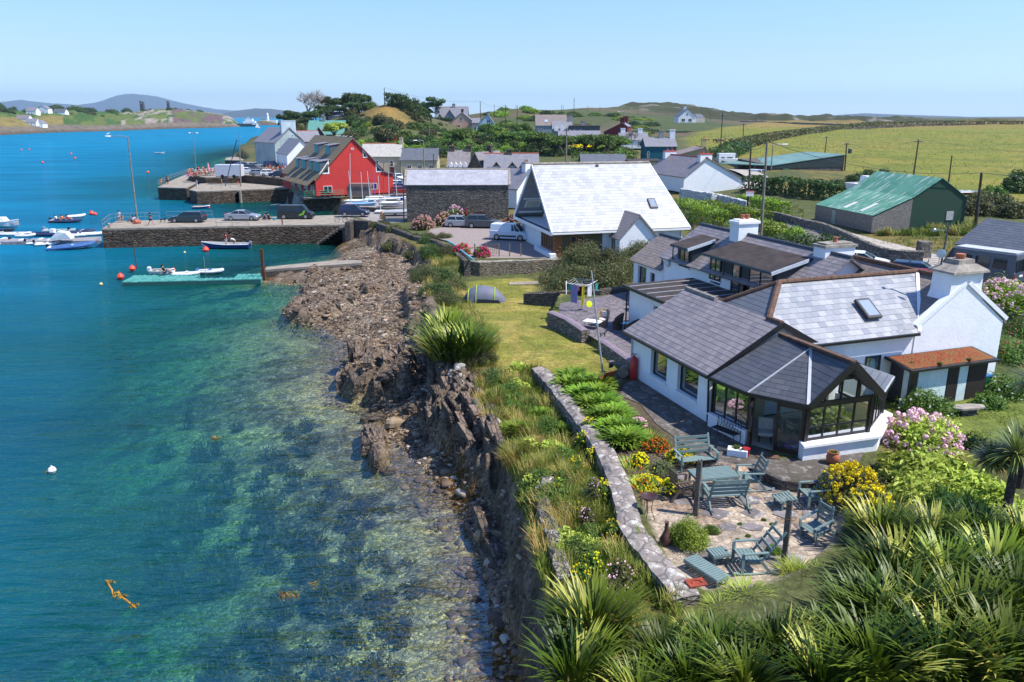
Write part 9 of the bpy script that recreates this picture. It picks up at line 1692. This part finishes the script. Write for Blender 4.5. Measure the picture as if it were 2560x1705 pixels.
m=MB(); m.lathe([(.42,0),(.3,.5),(.14,1.0),(.03,1.05)],(0,0,0),9); tag(m.obj('work_bag',plain('orange_bag',(.75,.3,.08),.7),loc=G(958,548,2.8)),'orange and yellow cone shaped bag behind the pier root wall','bag')
def bike(p,rz_,label):
 r=T('bicycle',label,'bicycle',p,rz_)
 for x_ in (-.52,.52): m=MB(); m.tube([(x_+.33*cos(k*pi/8),0,.34+.33*sin(k*pi/8)) for k in range(17)],.022,4); m.obj('wheel',RUB,r)
 m=MB();
 for a,b in (((-.52,0,.34),(-.1,0,.34)),((-.1,0,.34),(-.2,0,.85)),((-.2,0,.8),(.38,0,.85)),((-.1,0,.34),(.38,0,.8)),((.52,0,.34),(.36,0,.95)),((-.52,0,.34),(-.2,0,.8))): m.cyl(a,b,.02,n=5)
 m.obj('frame',BLKP,r); m=MB(); m.box(-.32,-.1,-.06,.06,.86,.9); m.obj('saddle',BLACK,r); m=MB(); m.tube([(.36,-.25,.98),(.36,0,1.0),(.36,.25,.98)],.015,4); m.obj('handlebar',BLACK,r)
bike(G(852,556,PZ)+Vector((0,.1,0)),.05,'black bicycle leaning on the pier root railing, left one'); bike(G(872,556,PZ)+Vector((0,.1,0)),-.05,'black bicycle leaning on the pier root railing, right one')
for px,py,l in [(274,569,'squat stone bollard at the seaward corner of the pier'),(706,562,'thin rusty bollard on the pier edge in front of the black van')]:
 m=MB(); m.cyl((0,0,0),(0,0,.5 if px<300 else .9),.2 if px<300 else .08,n=10); m.lathe([(.22 if px<300 else .1,.5 if px<300 else .9),(.15 if px<300 else .05,.62 if px<300 else 1.0),(.01,.63 if px<300 else 1.01)],(0,0,0),10); tag(m.obj('bollard',GREYC if px<300 else RUST,loc=G(px,py,PZ)),l,'bollard')
m=MB(); m.box(-.14,.14,-.14,.14,-2,3.4); m.box(-.2,.2,-.2,.2,-2,1.0); tag(m.obj('mooring_pile',RUST,loc=G(660,702,0)),'rusty square mooring pile where the pontoon meets the slipway','pile')
m=MB(); m.cyl((0,0,0),(0,0,2.6),.05,n=6); tag(m.obj('thin_pole',RUST,loc=G(342,672,.3)),'thin rusty pole at the far left corner of the teal pontoon','pole'); m=MB(); m.cyl((0,0,-.5),(0,0,2.0),.03,n=6); tag(m.obj('thin_pole',STEEL,loc=G(514,687,0)),'thin steel pole at the middle of the teal pontoon','pole')
for i,(px) in enumerate((828,838,846,856)):
 m=RH.matrix_world if False else None
yr=[.6,3.5,5.2,7.2,8.8]
for i,y0 in enumerate(yr):
 v=Vector((W_red:=((b_:=G(984,481,2.9))-(a_:=G(791,490.5,2.9))).length*.49,y0,10.35-2.9+2.9-.0)); rz_=atan2((b_-a_).y,(b_-a_).x); q_=Vector((a_.x+v.x*cos(rz_)-v.y*sin(rz_),a_.y+v.x*sin(rz_)+v.y*cos(rz_),2.9+10.2)); gull(q_,'white gull perched on the ridge of the red house','gulls on the red house ridge')
mb_=Vector((*HP(6.05,-1.2),8.2)); DM=T('aerial_mast','tall dark mast with a white dish rising beside the gable chimney','aerial',mb_); m=MB(); tp_=D(2372,560,mb_.y)-mb_; m.cyl((0,0,0),tp_,.055,.04,7); m.obj('mast',plain('dark_tube',(.08,.09,.1),.5,.5,.4),DM); m=MB(); m.lathe([(.001,.06),(.12,.04),(.22,0),(.225,.01),(.12,.05),(.001,.07)],(0,0,0),18); o=m.obj('dish',plain('dish_white',(.5,.58,.62),.5),DM,smooth=True); o.location=tp_*.62+Vector((-.25,-.3,0)); o.rotation_euler=(1.7,0,-.5); m=MB(); h=tp_*.92; m.bar((h.x-.6,h.y,h.z),(h.x,h.y,h.z),.03,.03); m.ball((h.x-.65,h.y,h.z),.1); m.obj('bracket',STEEL,DM)
d_=Vector((*HP(2.15,18.2),6.9)); m=MB(); m.lathe([(.001,.08),(.25,0),(.26,.01),(.001,.1)],(0,0,0),14); o=m.obj('satellite_dish',plain('dish_white',(.5,.58,.62),.5),loc=d_,smooth=True); o.rotation_euler=(1.6,0,-1.2); tag(o,'small white satellite dish on the upper wall near the small dormer','satellite dish')
p=Vector((*HP(-1.9,6.2),6.45)); WBx=T('window_box','white window box of red flowers on the flat roof edge','planter',p,HA); m=MB(); m.box(-.5,.5,-.12,.12,0,.18); m.obj('box',WHITE,WBx); link('plant',fm_('plant',cloud(250,.5,.14,.3,.04,8,5),RED),(0,0,.12),WBx)
def rock(px,py,z,L,Wd,H,label,seed,mt,rz_=0,group=None,tilt=0):
 g=random.Random(seed); p=G(px,py,z); zz=max(hz(p.x,p.y),-.1); m=MB(); n=9; rings=[]
 for k,(f,s) in enumerate(((-.3,.9),(0,1),(.45,.95),(.8,.7),(1,.35))): rings.append([((cos(a)*L/2*s*g.uniform(.82,1.12)),(sin(a)*Wd/2*s*g.uniform(.8,1.1)),H*f*g.uniform(.9,1.1)) for a in [i*2*pi/n for i in range(n)]])
 m.loft(rings); o=m.obj('boulder',mt,loc=(p.x,p.y,zz),rz=rz_); o.rotation_euler=(tilt,0,rz_); return tag(o,label,'boulder',group)
RKD=stone('shore_rock_dark',(.075,.062,.05),(.14,.11,.085),(.03,.026,.022),1.5,5,'Object',.06); RKT=plain('shore_rock_tan',(.33,.25,.16),.9,.2,0,.3,2,.03); RKP=plain('shore_rock_pale',(.42,.40,.36),.9,.2,0,.3,2,.03)
rock(986,1062,.3,1.2,.7,.45,'smooth tan boulder alone on the stones near the cliff',1,RKT,.2); rock(968,1175,.05,1.0,.5,.3,'flat tan boulder at the water edge below the small rock spine',2,RKD,.1); rock(1222,1344,.4,1.3,.5,.4,'long pinkish driftwood coloured boulder in the shaded gully',3,RKT,-.1)
BG='dark slabs on the foreshore below the flax'
for i,(px,py,L,Wd,H,r_) in enumerate([(975,985,1.6,.8,.5,.3),(1010,968,1.2,.7,.5,.1),(1040,975,1.1,.6,.4,-.2),(1005,1000,1.3,.7,.5,.2),(940,1005,1.0,.6,.4,.4),(1060,955,1.0,.6,.5,.1),(1085,940,.9,.6,.4,0),(915,1030,.9,.5,.4,.3),(945,1030,1.1,.6,.45,.5),(1025,1035,1.,.7,.5,-.3),(1055,1010,.9,.6,.4,.2),(1105,985,.8,.6,.4,.5),(1130,1010,.9,.5,.5,.8),(1075,1035,.8,.5,.4,.2)]):
 rock(px,py,.5,L,Wd,H,'dark flat slab heaped on the foreshore below the lawn flax',10+i,RKD,r_,BG)
WG='white lichened stones along the cliff top'
for i in range(26):
 f=i/25; px=1130+f*120+RNDV.uniform(-14,14); py=960+f*160+RNDV.uniform(-16,16); rock(px,py,1.8,RNDV.uniform(.3,.6),RNDV.uniform(.2,.4),RNDV.uniform(.15,.3),'pale lichened stone on the upper edge of the shore rocks',40+i,RKP,RNDV.uniform(0,3),WG)
def outcrop(poly,n,seed,label,hmax=1.2,strike=radians(68),group=None,Ls=(1.0,2.6)):
 """tilted slabs of rock standing on edge, each its own object"""
 g=random.Random(seed); A=np.array(poly); c=0
 while c<n:
  x=g.uniform(A[:,0].min(),A[:,0].max()); y=g.uniform(A[:,1].min(),A[:,1].max())
  if sdp(np.array([x]),np.array([y]),poly)[0]<0: continue
  L=g.uniform(*Ls); th=g.uniform(.25,.75); H=g.uniform(.4,.9)*hmax*.62; zz=hz(x,y)-.25; m=MB(); k=6; top=[];
  xs=[-L/2+L*i/k for i in range(k+1)]; zs=[H*(.35+.65*sin(pi*(i+.6)/(k+1.2)))*g.uniform(.7,1.15) for i in range(k+1)]; tl=g.uniform(.15,.5)*H
  V=[];Fc=[]
  for x_,z_ in zip(xs,zs): o_=z_/H*tl; V+=[(x_,-th/2,-.3),(x_,th/2,-.3),(x_,th/2*.6+o_,z_),(x_,-th/2*.7+o_,z_*g.uniform(.9,1))]
  for i in range(k):
   for q_ in range(4): Fc.append((i*4+q_,i*4+(q_+1)%4,(i+1)*4+(q_+1)%4,(i+1)*4+q_))
  Fc+=[(3,2,1,0),(4*k,4*k+1,4*k+2,4*k+3)]; m.add(V,Fc); o=m.obj('rock_slab',RKD if g.random()<.5 else RKB,loc=(x,y,zz),rz=strike+g.uniform(-.18,.18)); tag(o,label,'rock',group); c+=1
RKB=stone('shore_rock_brown',(.14,.105,.08),(.22,.165,.125),(.05,.04,.032),1.2,4,'Object',.05)
outcrop(ROCKS[4][0],46,1,'upright slate slab in the rock spine under the cliff at the centre',1.5,radians(105),'slate slabs of the central rock spine')
outcrop(ROCKS[3][0],26,2,'upright slate slab of the blocky outcrop below the flax',1.3,radians(100),'slate slabs of the middle outcrop'); outcrop(ROCKS[0][0],26,3,'upright slate slab of the outer outcrop near the slipway',1.2,radians(100),'slate slabs of the outer outcrop'); outcrop(ROCKS[2][0],12,4,'slate slab sticking out of the shingle beach',.9,radians(95),'slate slabs in the shingle'); outcrop(ROCKS[5][0],8,5,'slate slab of the small islet rock in the shallows',.8,radians(105),'slabs of the small islet'); outcrop(ROCKS[6][0],8,6,'slate slab at the foot of the shaded gully',.8,radians(105),'slabs of the shaded gully'); outcrop(ROCKS[8][0],16,7,'broken slab along the seaward side of the slipway',.6,radians(95),'slabs by the slipway',(.6,1.6)); outcrop(ROCKS[1][0],10,8,'slate slab between the outer outcrop and the slipway',.9,radians(100),'slabs near the slipway')
g=np.random.default_rng(77); bx=[];
x=g.uniform(-22,6,60000); y=g.uniform(20,96,60000); sl_=sdp(x,y,Lp); sw_=sdp(x,y,Wp); k=(sl_<0)&(sw_>-1.5); x,y=x[k][:8000],y[k][:8000]; z=height(x,y,True)[0]; n=len(x); s=g.uniform(.05,.16,n)*(1+(g.uniform(0,1,n)>.93)*1.2)
cube=np.array([(-1,-.7,-.5),(1,-.6,-.5),(.9,.7,-.5),(-.8,.6,-.5),(-.8,-.5,.4),(.7,-.6,.5),(.8,.5,.35),(-.7,.6,.5)]); a=g.uniform(0,6.28,n); V=cube[None]*s[:,None,None]*g.uniform(.7,1.3,(n,1,3))*np.array([1,1,.55]); V=np.stack([V[...,0]*np.cos(a)[:,None]-V[...,1]*np.sin(a)[:,None],V[...,0]*np.sin(a)[:,None]+V[...,1]*np.cos(a)[:,None],V[...,2]],-1)+np.stack([x,y,z],-1)[:,None]
Fc=np.array([(0,3,2,1),(4,5,6,7),(0,1,5,4),(1,2,6,5),(2,3,7,6),(3,0,4,7)]); Fq=(np.arange(n)[:,None,None]*8+Fc[None]).reshape(-1,4)
m_,n_,l_,b_=newmat('beach_stone'); q=N(m_); fin(m_,b_,.9,.2); q.l.new(q.ramp(q.attr('rnd'),[(0.,(.05,.038,.03)),(.4,(.12,.085,.06)),(.8,(.24,.17,.11)),(.95,(.34,.28,.22)),(1.,(.42,.38,.33))]),b_.inputs['Base Color'])
tag(link('beach_stones',fastmesh('beach_stones',V.reshape(-1,3),Fq,m_,np.repeat(g.uniform(0,1,n)*np.where(z>.02,1,.55),6))),'loose shingle and stones scattered over the foreshore','stones',None,'stuff')
def weed(px,py,z,r,label,mt,seed,nl=260): p=G(px,py,z); tag(link('seaweed',fm_('seaweed',cloud(nl,r,r*.8,.25,.07,8,seed,.3,.6,flat=.6),mt),(p.x,p.y,z)),label,'seaweed')
KELP=leafmat('kelp',(.16,.08,.01),(.5,.28,.02),None,.4,.3,.4)
weed(720,1497,-.1,.42,'golden brown seaweed clump just under the surface at the bottom',KELP,1); weed(785,1468,-.14,.28,'smaller dark weed clump right of the golden one',KELP,2,150); weed(538,1098,-.05,.25,'small orange weed patch far out in the middle of the water',KELP,3,120); weed(122,1186,-.12,.25,'brown weed wrapped round the white buoy',KELP,4,90)
m=MB(); P=[(265,1450),(272,1462),(280,1475),(282,1488),(296,1478),(303,1492),(315,1500),(330,1512),(340,1520)]; m.tube([G(a,b,.01) for a,b in P],[.015,.03,.035,.02,.03,.03,.035,.03,.02],5); o=m.obj('floating_kelp',plain('orange_kelp',(.55,.25,.02),.4,.4,0,.2,5)); tag(o,'curling orange kelp strand floating at the lower left','seaweed')
for i,(a,b) in enumerate([(276,1458),(308,1494),(335,1518),(290,1492)]): weed(a,b,-.04,.2,['kelp frond at the top of the floating strand','kelp frond near the middle of the floating strand','bright kelp frond at the lower end of the strand','small frond in the bend of the strand'][i],KELP,20+i,60)
SUBW=leafmat('submerged_weed',(.03,.03,.008),(.12,.085,.015),None,.8,.2,.1)
sp_=fm_('weed_clump',cloud(260,.5,.45,.4,.09,8,9,.3,.6),SUBW)
g=random.Random(8)
for i in range(240):
 px=g.uniform(380,1180); py=g.uniform(1010,1705); p=G(px,py,0); dd=-hz(p.x,p.y)
 if dd<.4 or (px<650 and g.random()<.5): continue
 p=G(px,py,-dd*.5); s=g.uniform(.6,1.5); tag(link('weed_clump',sp_,(p.x,p.y,-dd-.05),None,g.uniform(0,6),(s,s,dd*g.uniform(1.4,2.1))),'dark brown weed clump growing on the shallow sea bed','seaweed','weed clumps on the shallow sea bed')
# the far shore and distant hills
def interp(P,x): return float(np.interp(x,[p[0] for p in P],[p[1] for p in P]))
def headland(name,label,sky_,shore,x0,x1,dx,depth,rows,colf,seed,rough=1.,attr=True,back=.0,kind='structure',mt=None,ymax=None):
 xs=np.arange(x0,x1+dx,dx); V=[];Cc=[]
 for px in xs:
  ys=interp(shore,px); Ys=G(px,ys,0).y; yk=interp(sky_,px)
  for j in range(rows+1):
   f=j/rows; Y=Ys+depth*f
   top=D(px,yk,Ys+depth*.62).z;
   h=max(.5,top)*np.sin(min(f/.62,1)*pi/2)**.75 if f<=.62 else top*(1-((f-.62)/.38)**2)
   nn=(fbm(np.array([px*.04+seed]),np.array([f*9.]),5,seed)[0]-.5); nn2=(fbm(np.array([px*.15+seed]),np.array([f*30.]),4,seed+3)[0]-.5)
   h=h+rough*(nn*6+nn2*3)*sin(pi*min(1,f*1.0))*(.35 if abs(f-.62)<.1 else 1)*(1 if j>0 else 0)
   if j==0: h=-1.
   p=D(px,300,Y); V.append((p.x,Y,h)); Cc.append(colf(px,f,h,nn,nn2))
 n=rows+1; k=len(xs); Fq=[(i*n+j,(i+1)*n+j,(i+1)*n+j+1,i*n+j+1) for i in range(k-1) for j in range(rows)]
 if mt is None:
  mt,nn_,ll_,bb_=newmat(name); q=N(mt); fin(mt,bb_,.95,.1); q.l.new(q.mix(q.math('MULTIPLY',q.ramp(q.noise(q.coord('Object'),.15,6,.7),[(.35,1.),(.6,0.)]),.55),q.attr('col','Color'),(.03,.04,.02)),bb_.inputs['Base Color'])
 me=fastmesh(name,V,Fq,mt,smooth=True); setattr3(me,'col',np.array(Cc)); o=link(name,me); struct(o,label); return o,np.array(V).reshape(k,n,3)
def cf(px,f,h,a,b):
 if f<.08: return (.15,.12,.095) if f>.03 else (.05,.04,.03)
 if px>430 and px<560 and a+b>-.05 and f<.5: return (.13,.075,.085)
 if px>300 and a+b*.8>.07: return (.27,.23,.2)
 if px<160 and f<.25: return (.2,.16,.05)
 return (.045,.10,.02) if a>-.02 else (.10,.13,.03)
SK=[(-400,262),(-200,262),(0,272),(60,281),(130,271),(200,277),(260,280),(330,281),(370,276),(400,272),(440,272),(470,275),(520,281),(560,287),(580,295),(600,314)]
SHr=[(-400,352),(-100,342),(0,338),(75,334),(150,331),(235,329),(300,327),(420,322),(520,320),(600,317)]
ho,hv=headland('far_headland','green and rocky headland across the channel',SK,SHr,-420,600,5,300,30,cf,5,1.)
def hpos(px,f):
 i=int((px+420)/5); j=int(f*30); v=hv[i,j]; return Vector(v)
def hhouse(label,px0,px1,f,roofm,gab,wins=2,hgt=4.,dep=9):
 a=hpos((px0+px1)/2,f); wd=(px1-px0)/1991*a.y; house('far_house',label,(a.x-wd/2,a.y),(a.x+wd/2,a.y),a.z-1.2,dep,[(0,hgt),(dep/2,hgt+3.6),(dep,hgt)] if not gab else gprof(wd,hgt,hgt+3.4),'side' if not gab else 'gable',RENDER_W,roofm,wins=[('f',wd*(.2+.3*k),1.5,1.2,1.4) for k in range(wins)],group='white houses on the far headland')
hhouse('white and grey waterside house on the far headland shore',62,88,.1,S_MID,False); hhouse('white gabled boathouse wing beside the waterside house',88,106,.08,S_MID,True,0); hhouse('grey roofed white house upslope on the far headland, left of the pair',70,94,.36,S_MID,False,2,5); hhouse('white gabled house upslope on the far headland, right of the pair',100,126,.34,S_MID,True,2,5.5); hhouse('low white bungalow on the far headland shelf',140,168,.3,S_BLUE,False,1,3); hhouse('long grey roofed building among trees at the far left shore',44,74,.22,S_DARK,False,0,3)
for k in range(7): link('plant',PM['nbush%d'%(k%3)],(3.0+k*.62,-3.2+.5*sin(k*2.3),2.22),SH,k,(.09,.09,.07))
for px,ty,by,wd,l in [(364,254,282,5.0,'dark square ruined watch tower on the far headland'),(429,254,271,3.6,'second smaller ruined tower on the far headland skyline')]:
 a=hpos(px,.6); zt=D(px,ty,a.y).z; m=MB(); m.loft([[(x*wd,y*wd,-3) for x,y in ((-.55,-.5),(.55,-.5),(.55,.5),(-.55,.5))],[(x*wd,y*wd,zt-a.z) for x,y in ((-.5,-.45),(.45,-.45),(.45,.45),(-.5,.45))]]); r=T('ruined_tower',l,'tower',a); m.obj('wall',plain('tower_stone',(.07,.075,.08),.95),r); m=MB(); m.box(-wd*.2,wd*.1,-wd*.52,-wd*.47,(zt-a.z)*.75,(zt-a.z)*.88); m.obj('window',plain('window_gap',(.3,.38,.45),.9),r); m=MB(); m.box(-wd*.5,-wd*.2,-wd*.45,0,zt-a.z,zt-a.z+1.2); m.obj('battlement',plain('tower_stone',(.07,.075,.08),.95),r)
g=random.Random(21)
for i in range(75):
 px=g.uniform(-60,330) if i<60 else g.uniform(330,520); f=g.uniform(.28,.66) if px<300 else g.uniform(.5,.64); a=hpos(px,f)
 if 55<px<175 and f<.42: continue
 s=g.uniform(1.1,2.6)*(.6 if px>330 else 1); tag(link('bush',PM[g.choice(['dark0','dark1','bush0','bush1','olive2','dark2'])],(a.x,a.y,a.z-1),None,g.uniform(0,6),(s,s,s*g.uniform(.6,1.))),'dark green bush or low tree on the far headland','bush','bushes on the far headland')
HB=plain('heather_hill',(.05,.055,.07),.95,.1,0,.3,.004,0,(.035,.05,.05))
headland('distant_mountains','blue mountains on the left horizon',[(-600,262),(-300,258),(-100,262),(0,256),(60,250),(130,258),(200,262),(250,256),(300,239),(335,233),(360,236),(400,241),(440,252),(500,266),(560,276),(640,279),(700,282),(760,288)],[(-600,292),(760,292)],-600,760,20,1500,14,lambda *a:(.1,.1,.1),9,8.,mt=HB)
headland('distant_hills','hazy blue hill behind the lighthouse',[(540,288),(590,277),(640,271),(680,272),(720,277),(780,284),(900,290),(1000,292)],[(540,294),(1000,294)],540,1000,10,900,12,lambda *a:(.1,.1,.1),10,3.,mt=HB)
for nm,S_,xa,xb in (('distant_hills',[(2080,295),(2120,288),(2160,283),(2230,286),(2300,288),(2400,291),(2460,297)],2080,2460),('distant_hills',[(2480,298),(2520,294),(2600,291),(2800,293)],2480,2800)):
 xs=np.arange(xa,xb,20.); V=[]
 for px in xs:
  z=D(px,interp(S_,px),7000).z; p=D(px,290,7000); V+=[(p.x,6600,-200),(p.x,7000,z),(p.x,7600,z*.6),(p.x,8200,-200)]
 Fq=[(i*4+j,(i+1)*4+j,(i+1)*4+j+1,i*4+j+1) for i in range(len(xs)-1) for j in range(3)]; struct(link(nm,fastmesh(nm,V,Fq,HB,smooth=True)),'faint blue hills beyond the field')
_,lv=headland('lighthouse_islet','low grassy islet with the lighthouse',[(625,311),(640,305),(655,301),(672,303),(690,307),(700,312)],[(625,313),(700,313.5)],625,700,5,60,8,lambda px,f,h,a,b:(.12,.1,.07) if f<.3 else (.12,.12,.05),12,.3)
a=G(657,313,0)+Vector((0,34,0)); zt=D(655,282,a.y).z; LH=T('lighthouse','little white lighthouse with its keepers buildings on the islet','lighthouse',(a.x,a.y,0)); m=MB(); m.lathe([(2.6,4),(2.0,zt*.78),(2.5,zt*.79),(2.5,zt*.82),(1.5,zt*.82),(1.5,zt*.93),(.1,zt)],(0,0,0),12); m.obj('tower',WHITE,LH); m=MB(); m.box(-14,-2,-3,3,3,10); m.box(3,17,-3,3,3,9); m.obj('keepers_house',WHITE,LH); m=MB(); m.exty([(-14.3,10),(-1.7,10),(-8,12)],-3.2,3.2); m.obj('roof',S_MID,LH)
a=G(617,316.5,0)+Vector((0,10,0)); FW_=T('car_ferry','grey hulled ferry with white superstructure off the headland point','ferry',(a.x,a.y,0)); wd=18/1991*a.y*1.6; m=MB(); a_,b_,c_=hullm(wd*2,9,4.5); m=a_; m.obj('hull',SLATEG,FW_); b_.obj('deck',GREYC,FW_); m=MB(); m.box(-wd*.4,wd*.6,-3.4,3.4,3,8.5); m.box(-wd*.2,wd*.4,-3,3,8.5,12); m.obj('superstructure',WHITE,FW_); m=MB(); m.cyl((0,0,12),(0,0,15),.3); m.obj('mast',WHITE,FW_)
person('person in dark clothes sitting in the rowing boat on the teal pontoon',G(412,683,.75),-1.2,'sit',cK,cN)
# flagstones of the patio
g=random.Random(31); m=MB(); PP=[g2(*p,3.15) for p in [(1690,1180),(1850,1185),(1960,1212),(2060,1225),(2085,1270),(2050,1350),(1960,1420),(1860,1440),(1760,1430),(1690,1380),(1650,1320),(1640,1250)]]; A=np.array(PP); y=A[:,1].min(); cnt=0
while y<A[:,1].max():
 x=A[:,0].min()+g.uniform(0,.3)
 while x<A[:,0].max():
  r=g.uniform(.38,.72)
  if sdp(np.array([x]),np.array([y]),PP)[0]>.15 and g.random()<.82:
   n=g.choice([4,5,5,6]); a0=g.uniform(0,6); m.prism([(x+cos(a0+k*2*pi/n)*r*g.uniform(.8,1.15),y+sin(a0+k*2*pi/n)*r*.8*g.uniform(.8,1.1)) for k in range(n)],3.1,3.165+g.uniform(0,.02)); cnt+=1
  x+=r*1.9+g.uniform(.0,.15)
 y+=1.02
struct(m.obj('flagstones',stone('lichened_flag',(.15,.135,.14),(.22,.20,.20),(.13,.115,.11),.5,.5,'Object',.02,lich=(.42,.40,.36)),bevel=.015),'grey lichened flagstones set in the patio gravel')
# the air
m=MB(); m.box(-15000,15000,-400,16600,-260,420); hm_,hn_,hl_,hb_=newmat('haze'); hn_.remove(hb_); vo=hn_.new('ShaderNodeVolumePrincipled'); vo.inputs['Color'].default_value=(.60,.82,1,1); vo.inputs['Density'].default_value=HAZE; vo.inputs['Anisotropy'].default_value=.3
hl_.new(vo.outputs[0],hn_['Material Output'].inputs['Volume']); struct(m.obj('haze',hm_),'pale blue summer haze','stuff')
